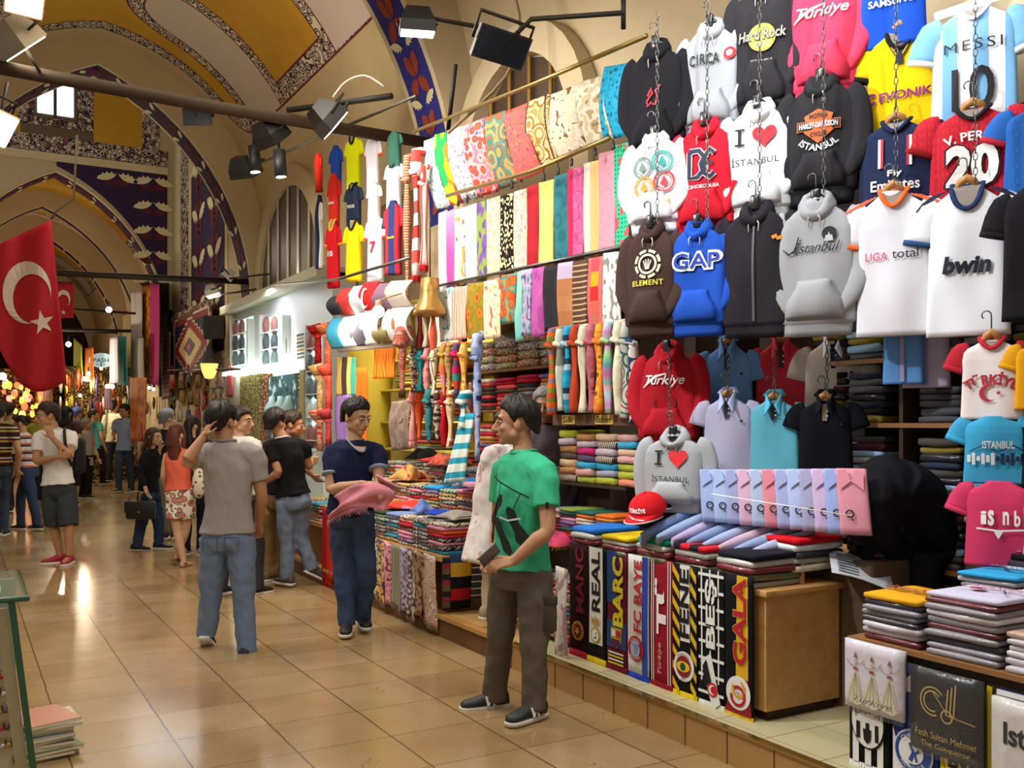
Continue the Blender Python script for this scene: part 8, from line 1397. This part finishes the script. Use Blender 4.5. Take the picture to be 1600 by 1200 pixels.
for u0, u1, v0, v1, m, nm in ((371, 403, 586, 700, pat('vor', ['#f0e0a0', '#7a6a34', '#3a3a2c', '#b8a860'], (28, 28), co='Object'), 'jewellery_board'), (416, 461, 586, 700, pat('noise', ['#24343c', '#3c5a64', '#a8c0c0'], (5, 5), co='Object'), 'showcase'), (404, 415, 584, 700, pat('vor', ['#c88a5a', '#5a3a30', '#8a6a4c'], (16, 9), co='Object'), 'necklace_rack'), (461, 470, 586, 690, pat('vor', ['#d8b45a', '#5a4a2c', '#a86a4c'], (22, 9), co='Object'), 'necklace_rack')):
    mb = MB(); pb(mb, u0, v0, u1, v1, m, .04, .11); mb.build(nm, root)
for k in range(3): c = onX(425 + k * 13, 632, FX); mb = MB(); mb.lathe([(.1, -.16), (.12, -.05), (.05, .06), (.045, .12), (.0, .13)], mat('#9ab4b8', .4), c, 14); mb.build('necklace_bust', root)
mb = MB(); pb(mb, 470, 578, 477, 940, mat('#8a8458', .5), -.02, .06); mb.build('post', root); mb = MB(); pb(mb, 454, 518, 476, 562, mat('#d0d4d4', .5), .09, .12)
for k in range(7): mb2 = mb; pb(mb2, 455, 520 + k * 6, 474, 523 + k * 6, mat(['#2c2c2c', '#8a6a30', '#3a3a3a'][k % 3], .6), .08, .09)
mb.build('price_board', root); mb = MB(); c = onX(444, 541, FX + .06); mb.box(c, (.01, .22, .22), mat('#7a5a64', .4)); mb.box(c - V((.008, 0, 0)), (.01, .1, .14), mat('#c8b8b0', .4)); mb.build('wall_clock', root)
mb = MB(); pb(mb, 410, 760, 506, 925, mat('#d0d4d4', .5), -.3, .1); mb.build('base_cabinet', root); mb = MB(); mb.b2(onX(505, 705, 3.6), onX(476, 770, 3.9), mat('#b8c8c8', .3)); root2 = thing('side_table', 'small table of scarf piles between the white shop and the scarf table', 'table', onX(490, 800, 3.7)); mb.build('box', root2)
# ------------------------------------------------------------------ carpet and bag shop
CXp = 4.35
def cf(u, v, X=CXp): return onX(u, v, X)
root = thing('carpet', 'carpet with a red and cream diamond medallion hung on the wall', 'carpet', cf(298, 540)); A_, B_ = cf(266, 496), cf(330, 497); C0 = cf(266, 590); L_ = abs(A_.y - B_.y); H_ = A_.z - C0.z; cfn = lambda a, b, c=0: V((CXp - c - .01 * math.sin(a * 5), A_.y - a * L_, A_.z - b * H_))
mb = MB(); mb.sheet(lambda a, b: cfn(a, b), 8, 8, .02, pat('vor', ['#8a5a4c', '#5a4a44', '#b09a80'], (16, 16))); mb.build('pile', root); mb = MB()
def cr(a0, a1, b0, b1, m, k): mb.poly([cfn(a0, b0, k), cfn(a1, b0, k), cfn(a1, b1, k), cfn(a0, b1, k)], m)
IN = ink('#d8c8a8'); cr(.14, .96, .1, 1, IN, .014); cr(.17, .94, .13, 1, ink('#232a44'), .018); cr(.17, .94, .13, .22, ink('#8a3a40'), .02)
def dia(r, m, k, n=7):
    for i in range(n): w0 = r * (1 - i / n); y0, y1 = r * i / n * 1.05, r * (i + 1) / n * 1.05; [cr(.55 - w0 * .95, .55 + w0 * .95, .6 + min(s * y0, s * y1), .6 + max(s * y0, s * y1), m, k) for s in (1, -1)]
dia(.42, IN, .022); dia(.39, ink('#8e1c2c'), .026); dia(.27, ink('#d8c08a'), .03); dia(.13, ink('#5a3a5a'), .034); dia(.05, ink('#c8505a'), .038); mb.build('woven_pattern', root)
hang_cloth('carpet', 'rolled brown kilim hanging beside the diamond carpet', 'carpet', None, *px4(253, 266, 520, 518, 625, 622, 4.2), pat('v', ['#7a5a50', '#8a6a5c', '#6a4a44'], (1, 9)), part=True)
hang_cloth('hanging_cloth', 'long magenta cloth hanging at the bend of the street', 'cloth', 'long cloths at the bend', *px4(235, 249, 444, 444, 598, 598, 3.9), cloth('#c83a7c'), fringe='#c83a7c'); hang_cloth('hanging_cloth', 'orange and gold woven cloth hanging left of the magenta cloth', 'cloth', 'long cloths at the bend', *px4(222, 236, 448, 446, 600, 600, 3.9), pat('noise', ['#c8601c', '#e0a030', '#8a3a14', '#d8843c'], (9, 4))); hang_cloth('hanging_cloth', 'grey and white striped cloth hanging beside the orange one', 'cloth', 'long cloths at the bend', *px4(204, 224, 528, 528, 604, 604, 3.7), pat('u', ['#b8b4a8', '#b8b4a8', '#5a4a4a', '#c8c0b4'], (6, 1))); hang_cloth('hanging_cloth', 'white striped cloth hanging high beside the orange one', 'cloth', 'long cloths at the bend', *px4(205, 222, 455, 455, 530, 530, 3.8), pat('u', ['#c8c4c0', '#a89cb0', '#d8d4d0'], (5, 1)))
hang_cloth('hanging_cloth', 'black panel hanging above the rolled kilim', 'cloth', None, *px4(248, 264, 442, 442, 620, 620, 4.3), cloth('#15131a')); hang_cloth('hanging_cloth', 'black cloth hanging right of the carpet', 'cloth', None, *px4(318, 352, 494, 492, 530, 530, 4.2), cloth('#17140f'))
hang_cloth('hanging_cloth', 'turquoise cloth hanging by the oval sign', 'cloth', 'bright cloths by the oval sign', *px4(184, 198, 526, 525, 602, 602, 3.5), pat('u', ['#48b0b0', '#7ac8a8', '#3a98b0'], (3, 1))); hang_cloth('hanging_cloth', 'white and lilac cloth hanging beside the turquoise one', 'cloth', 'bright cloths by the oval sign', *px4(171, 184, 528, 527, 600, 598, 3.3), pat('u', ['#e0e0e8', '#c0b0d8', '#e8e8ec'], (3, 1))); hang_cloth('hanging_cloth', 'lime green cloth hanging at the far stall', 'cloth', 'bright cloths by the oval sign', *px4(115, 128, 528, 540, 590, 590, 2.9), cloth('#b8c84c')); hang_cloth('hanging_cloth', 'orange cloth hanging at the far stall', 'cloth', 'bright cloths by the oval sign', *px4(132, 146, 544, 543, 596, 596, 3.0), pat('u', ['#d8641c', '#e8902c'], (5, 1)))
c = P(158, 563, 25); mb = MB(); fr = frame(c, RT, UP); root = thing('oval_sign', 'pale blue oval shop sign hanging far down the street', 'sign', c); mb.prism(tr(disc(.32, 32), (0, 0), 1, 0, .6), .04, mat('#b4d4dc', .5, em=.5), lambda x, y, z: fr(x, y, -z)); mb.build('board', root); mb = MB(); mb.text('PASH', ink('#2c4a5c'), lambda x, y: fr(x, y, .006), w=.4, h=.11, bold=.01); mb.text('NO. 31-32', ink('#4a6a7c'), lambda x, y: fr(x, y - .11, .006), w=.26, h=.045); mb.build('lettering', root)
rf = random.Random(3)
BG = [('red', '#a82030'), ('brown embroidered', '#6a4a34'), ('dark grey', '#3a3434'), ('tan', '#8a7048'), ('maroon', '#5a2428'), ('pale', '#b8b0a0'), ('blue', '#4a6aa0'), ('pink', '#b84a5c'), ('black', '#17141a'), ('ochre', '#a87c34'), ('olive', '#5a5838'), ('rust', '#8a4428')]
for i in range(22):
    w_, c_ = BG[i % 12]; u, v = 268 + (i % 8) * 12.5 + rf.random() * 5, 586 + (i // 8) * 26 + rf.random() * 8; X = 3.95 + rf.random() * .2; p = onX(u, v, X); s = .16 + rf.random() * .08; root = thing('hanging_bag', '%s bag, number %s along the %s row under the carpet' % (w_, ('one', 'two', 'three', 'four', 'five', 'six', 'seven', 'eight')[i % 8], ('upper', 'middle', 'lower')[i // 8]), 'bag', p, 'bags hanging under the carpet'); mb = MB()
    mb.loft([[p + V((.05 * k2 * math.sin(q), s * k2 * math.cos(q), z * s)) for q in (2 * PI * k / 12 for k in range(12))] for z, k2 in ((-1.2, .8), (-1.1, 1), (-.4, .95), (.3, .7))], pat('vor', [c_, '#8a7a60', c_, c_], (9, 9), co='Object')); mb.build('bag_body', root); mb = MB(); mb.tube([p + V((0, -.5 * s, .3 * s)), p + V((0, 0, 1.3 * s)), p + V((0, .5 * s, .3 * s))], .008, cloth(c_), 4); mb.build('strap', root)
rail('clothes_rail', [onX(262, 578, 4), onX(375, 577, 4)], .018, METAL, 'rail of hanging bags under the carpet')
c = onX(327, 575, 3.9); root = thing('lantern', 'glowing amber lantern with a dark pointed roof beside the carpet', 'lamp', c); mb = MB(); mb.lathe([(.0, -.2), (.08, -.18), (.13, -.07), (.16, .08)], mat('#f0a050', .5, em=2.2), c, 10); mb.build('shade', root); mb = MB(); mb.lathe([(.24, .07), (.2, .11), (.08, .28), (.02, .44)], mat('#1c1612', .6), c, 10); mb.build('roof', root)
# glittering stalls at the end of the street
mb = MB(); mb.b2((2.6, 29.5, 0), (4.5, 29.8, 3.2), pat('vor', ['#c8a450', '#4a3824', '#2c2218', '#8a6a34', '#3a2c20'], (9, 5), co='Object', bump=0)); mb.b2((-.6, 36, 0), (3.0, 36.3, 3.4), pat('vor', ['#d8a848', '#5a4028', '#2c2018', '#a8743c', '#3a2a20'], (6, 4), co='Object', bump=0)); struct(mb, 'wall_stall')
GC = [('gold', '#c8a850'), ('silver', '#c8ccc8'), ('bronze', '#8a6a3c'), ('ivory', '#e0d8c0'), ('rust red', '#a8442c'), ('turquoise', '#3a8a8c'), ('lemon', '#d8c040'), ('violet', '#6a4a8a')]
for i in range(64):
    w_, c_ = GC[rf.randrange(8)]; u = 92 + (i % 32) * 4.9 + rf.random() * 3; v = 576 + (i // 32) * 40 + rf.random() * 14; d = 23.5 + rf.random() * 4; p = P(u, v, d); L = .28 + rf.random() * .4; r = .02 + rf.random() * .035; mb = MB(); mb.tube([p, p - UP * L * .3, p - UP * L * .7, p - UP * L], [r * .4, r, r * .9, r * .3], mat(c_, .35, .4 if i % 3 else 0), 6)
    tag(mb.build('hanging_trinket'), '%s trinket strand, %d%s across the %s tier of glittering stall' % (w_, i % 32 + 1, 'th' if i % 32 + 1 not in (1, 2, 3, 21, 22, 23, 31, 32) else ('st', 'nd', 'rd')[(i % 32) % 10], 'upper' if i < 32 else 'lower'), 'trinket', 'trinkets on the glittering stall')
for u, v, d, r, c_, e in ((132, 592, 24, .09, '#fff0c8', 9), (138, 584, 24, .08, '#fff6e0', 9), (168, 604, 25, .1, '#fff4d8', 12), (175, 604, 25, .1, '#fff4d8', 12), (125, 618, 24, .07, '#fff0d0', 9), (158, 576, 25, .06, '#fff0d0', 8), (233, 606, 22, .06, '#fff0d8', 9), (240, 608, 22, .06, '#ffe8c0', 8), (170, 484, 20, .1, '#e8e0ff', 8), (107, 538, 20, .09, '#f0ffe0', 6), (4, 588, 26, .16, '#f8ffe8', 8)): mb = MB(); p = P(u, v, d); r *= .62; mb.ball(p, r, mat(c_, .4, em=e), 10, 6); mb.tube([p + UP * r, p + UP * (r + .12)], r * .4, DARKM, 6); tag(mb.build('stall_bulb'), 'bright bare bulb glowing among the far stalls', 'lamp', 'bare bulbs among the far stalls')
for i in range(26): u, v = rf.uniform(3, 62), rf.uniform(590, 652); p = P(u, v, 27 + rf.random() * 4); mb = MB(); r = .05 + rf.random() * .05; mb.ball(p, (r, r, r * 1.3), mat(['#ff8a30', '#ff5030', '#ffc050', '#ff7060', '#ffb030'][i % 5], .3, em=3.5), 8, 6); mb.tube([p + UP * r, p + UP * (r + .25)], .008, DARKM, 4); tag(mb.build('glass_lamp'), 'small glowing coloured glass lamp of the lamp stall', 'lamp', 'glass lamps of the lamp stall')
for i, (u, c_, w_) in enumerate(((62, '#3a2c24', 'dark'), (75, '#8a7a5c', 'sand'), (210, '#b8603c', 'rust'), (222, '#8a2c34', 'wine'))): hang_cloth('hanging_cloth', '%s cloth draped at the far stall behind the crowd' % w_, 'cloth', 'cloths behind the crowd', *px4(u - 7, u + 7, 590, 590, 690, 690, 2.2 if u < 100 else 3.4), pat('noise', [c_, '#c8783c', c_], (4, 3)))
hang_cloth('banner', 'striped red, white and blue banner hanging in the far stall', 'banner', None, *px4(163, 174, 606, 606, 640, 640, 3.0), pat('u', ['#c02034', '#3a4aa8', '#e0e0e4'], (4.2, 1)))
# ------------------------------------------------------------------ jewellery case at the near left
root = thing('jewellery_case', 'green-edged glass jewellery case at the near left corner', 'display case', (-.2, 4, 0)); GG = mat('#1c5a3c', .15, spec=.8, name='green_glass_edge'); GL = mat('#a8c4b0', .1, alpha=.22, spec=.8, name='case_glass'); BE = mat('#b4a888', .6)
mb = MB(); mb.b2((-1.2, 3.72, .985), (.215, 4.4, 1.0), GL); mb.tube([(-1.2, 3.722, .992), (.212, 3.722, .992), (.212, 4.4, .992)], .011, GG, 6); mb.build('glass_top', root)
for y0, y1, m, k in ((3.74, 4.36, GL, 0),): mb = MB(); mb.add([(.165, y0, .985), (.165, y1, .985), (.275, y1, 0), (.275, y0, 0)], [(0, 1, 2, 3)], m, smooth=False); mb.build('side_pane', root)
mb = MB(); mb.loft([[(.15, 3.735, .98), (.172, 3.735, .98), (.172, 3.75, .98), (.15, 3.75, .98)], [(.262, 3.735, 0), (.284, 3.735, 0), (.284, 3.75, 0), (.262, 3.75, 0)]], GG, smooth=False); mb.build('glass_edge', root)
mb = MB(); mb.loft([[(.11, 3.745, .96), (.148, 3.745, .96), (.148, 3.76, .96), (.11, 3.76, .96)], [(.22, 3.745, 0), (.26, 3.745, 0), (.26, 3.76, 0), (.22, 3.76, 0)]], BE, smooth=False); mb.build('corner_post', root)
PJ = lambda x, z, c=0: V((x, 3.95 - .12 * (1 - z) - c, z)); mb = MB(); mb.add([PJ(-.6, .34), PJ(.2, .34), PJ(.13, .74), PJ(-.6, .74)], [(0, 1, 2, 3)], mat('#cdb89a', .7), smooth=False); mb.build('velvet_panel', root); mb = MB(); mb.b2((-.8, 3.76, .3), (.2, 4.3, .32), GL); mb.b2((-.8, 4.3, .0), (.2, 4.32, .98), mat('#a8b8a0', .5)); mb.build('inner_shelf', root)
for i in range(16):
    x, z = .181 - (i % 3) * .019 - .005 * (5 - i // 3), .70 - (i // 3) * .06; p = PJ(x, z, .006); mb = MB(); g = ['#4a4454', '#b8303c', '#7a3a6a', '#c89a3c', '#d8d4d0'][i % 5]; mb.tube([p + V((.011 * math.cos(a), 0, .013 * math.sin(a))) for a in (2 * PI * k / 12 for k in range(12))], .003, BRASS, 5, closed=True); mb.ball(p + V((0, -.004, -.012)), (.009, .006, .009), mat(g, .2, spec=.8), 8, 6)
    tag(mb.build('earring'), '%s stone earring in %s row of the jewellery case, %s from the post' % (('dark', 'red', 'purple', 'amber', 'clear')[i % 5], ('the top', 'the second', 'the third', 'the fourth', 'the fifth', 'the bottom')[i // 3], ('first', 'second', 'third')[i % 3]), 'earring', 'earrings in the jewellery case')
mb = MB(); root = thing('jewellery_tray', 'white stepped tray with coiled bracelets on the glass case', 'tray', (.08, 3.9, 1)); mb.b2((-.5, 3.8, 1.001), (.13, 4.15, 1.03), WHITE, .006); mb.b2((-.5, 3.83, 1.03), (.11, 4.12, 1.05), WHITE, .006); mb.b2((-.5, 3.86, 1.05), (.085, 4.08, 1.07), WHITE, .006); mb.build('tray_body', root)
mb = MB(); mb.tube([V((.02 + .028 * math.cos(t), 3.95, 1.105 + .032 * math.sin(t) + .004 * t)) for t in (k * .5 for k in range(50))], .0028, mat('#3a3a3e', .3, .9), 5); tag(mb.build('bracelet'), 'dark coiled bracelet standing on the white tray', 'bracelet')
for i in range(11):
    c_ = ['#b0b8c0', '#8a5a34', '#5a6a4a', '#c8c0a8', '#3a3a34', '#a87a4c'][i % 6]; mb = MB(); mb.box((0, 0, 0), (.24, .31, .014), mat('#d8d0bc', .5)); mb.box((0, 0, .0075), (.242, .312, .002), mat(c_ if i < 10 else '#c88a74', .3, spec=.6))
    o = tag(mb.build('magazine'), ('worn pink-covered magazine on top of the floor pile' if i == 10 else '%s magazine from the top of the floor pile by the glass case' % ORD[10 - i]), 'magazine', 'magazines piled on the floor'); o.location = (.36 + rf.uniform(-.03, .03), 5.2 + rf.uniform(-.03, .03), .008 + i * .0163); o.rotation_euler = (0, 0, .25 + rf.uniform(-.2, .2))
# ------------------------------------------------------------------ light and camera
def area(name, loc, to, size, power, col=(1, .9, .75), sy=None):
    l = bpy.data.lights.new(name, 'AREA'); l.energy = power; l.color = col; l.size = size
    if sy: l.shape = 'RECTANGLE'; l.size_y = sy
    o = bpy.data.objects.new(name, l); COL.objects.link(o); o.location = loc
    o.rotation_euler = (V(to) - V(loc)).to_track_quat('-Z', 'Y').to_euler(); return o
def point(name, loc, power, col=(1, .85, .6), r=.08):
    l = bpy.data.lights.new(name, 'POINT'); l.energy = power; l.color = col; l.shadow_soft_size = r
    o = bpy.data.objects.new(name, l); COL.objects.link(o); o.location = loc; return o
def spot(name, loc, to, power, ang, col=(1, .93, .82), r=.1):
    l = bpy.data.lights.new(name, 'SPOT'); l.energy = power; l.color = col; l.spot_size = math.radians(ang); l.spot_blend = .6; l.shadow_soft_size = r
    o = bpy.data.objects.new(name, l); COL.objects.link(o); o.location = loc; o.rotation_euler = (V(to) - V(loc)).to_track_quat('-Z', 'Y').to_euler(); return o
WARM = (1, .87, .66); NEUT = (1, .95, .88); COOL = (.88, .94, 1)
spot('flood_lamp', (.45, 4.6, 4.35), (3.9, 3.4, 2.5), 520, 70, (.95, .97, 1))
spot('flood_lamp', (.5, 7.0, 4.4), (3.8, 7.4, 3.1), 260, 74, NEUT)
spot('flood_lamp', (1.6, 8.8, 4.45), (3.8, 9.9, 2.8), 130, 70, NEUT)
area('shop_tube', (2.7, 3.2, 4.5), (3.7, 3.4, .6), .15, 60, COOL, 2.4)
area('shop_tube', (1.4, 7.6, 4.5), (3.7, 7.3, .8), .6, 105, NEUT, 3)
area('shop_tube', (3.7, 9.2, 2.75), (4.1, 9.2, 1.0), .2, 48, (1, .93, .7), 1.8)
area('shop_tube', (3.5, 14.4, 3.4), (4.2, 14.4, 1.6), .3, 60, COOL, 3)
area('street_fill', (1.4, 3.2, 5.4), (1.6, 3.6, 0), 3, 75, WARM)  # broad unseen lights added as warm fill along the street
area('street_fill', (1.9, 8.0, 5.4), (1.9, 8.0, 0), 3, 75, WARM)
area('street_fill', (2.0, 13.5, 5.2), (2.0, 13.5, 0), 3, 60, WARM)
area('street_fill', (2.0, 20, 5.2), (2.0, 20, 0), 3, 55, WARM)
area('vault_fill', (3.2, 10.5, 4.7), (1.8, 13.5, 8), .6, 34, WARM)  # unseen lights added to brighten the vault and the dome bay
area('vault_fill', (2.6, 20, 4.6), (2.0, 22.5, 9), 1, 34, WARM)
point('bazaar_bulb', (2.2, 25.5, 2.9), 90); point('bazaar_bulb', (2.9, 28, 2.6), 80); point('bazaar_bulb', (1.6, 33, 2.8), 130)
w = bpy.data.worlds.new('World'); SC.world = w; w.use_nodes = True; w.node_tree.nodes['Background'].inputs[0].default_value = (1, .92, .8, 1); w.node_tree.nodes['Background'].inputs[1].default_value = .39
cd = bpy.data.cameras.new('Camera'); co = bpy.data.objects.new('Camera', cd); COL.objects.link(co); SC.camera = co
co.location = EYE; co.rotation_euler = (PI / 2, 0, -YAW); cd.sensor_width = 36; cd.lens = 36 * FOC / 1600; cd.shift_y = (HZ - 600) / 1600; cd.clip_start = .05; cd.clip_end = 200
SC.view_settings.view_transform = 'Standard'; SC.view_settings.look = 'None'; SC.view_settings.gamma = 1; SC.view_settings.exposure = .15
SC.cycles.use_denoising = True; SC.cycles.max_bounces = 6; SC.cycles.diffuse_bounces = 3; SC.cycles.glossy_bounces = 3; SC.cycles.transparent_max_bounces = 8; SC.cycles.use_adaptive_sampling = True; SC.cycles.adaptive_threshold = .025; SC.cycles.caustics_reflective = False; SC.cycles.caustics_refractive = False
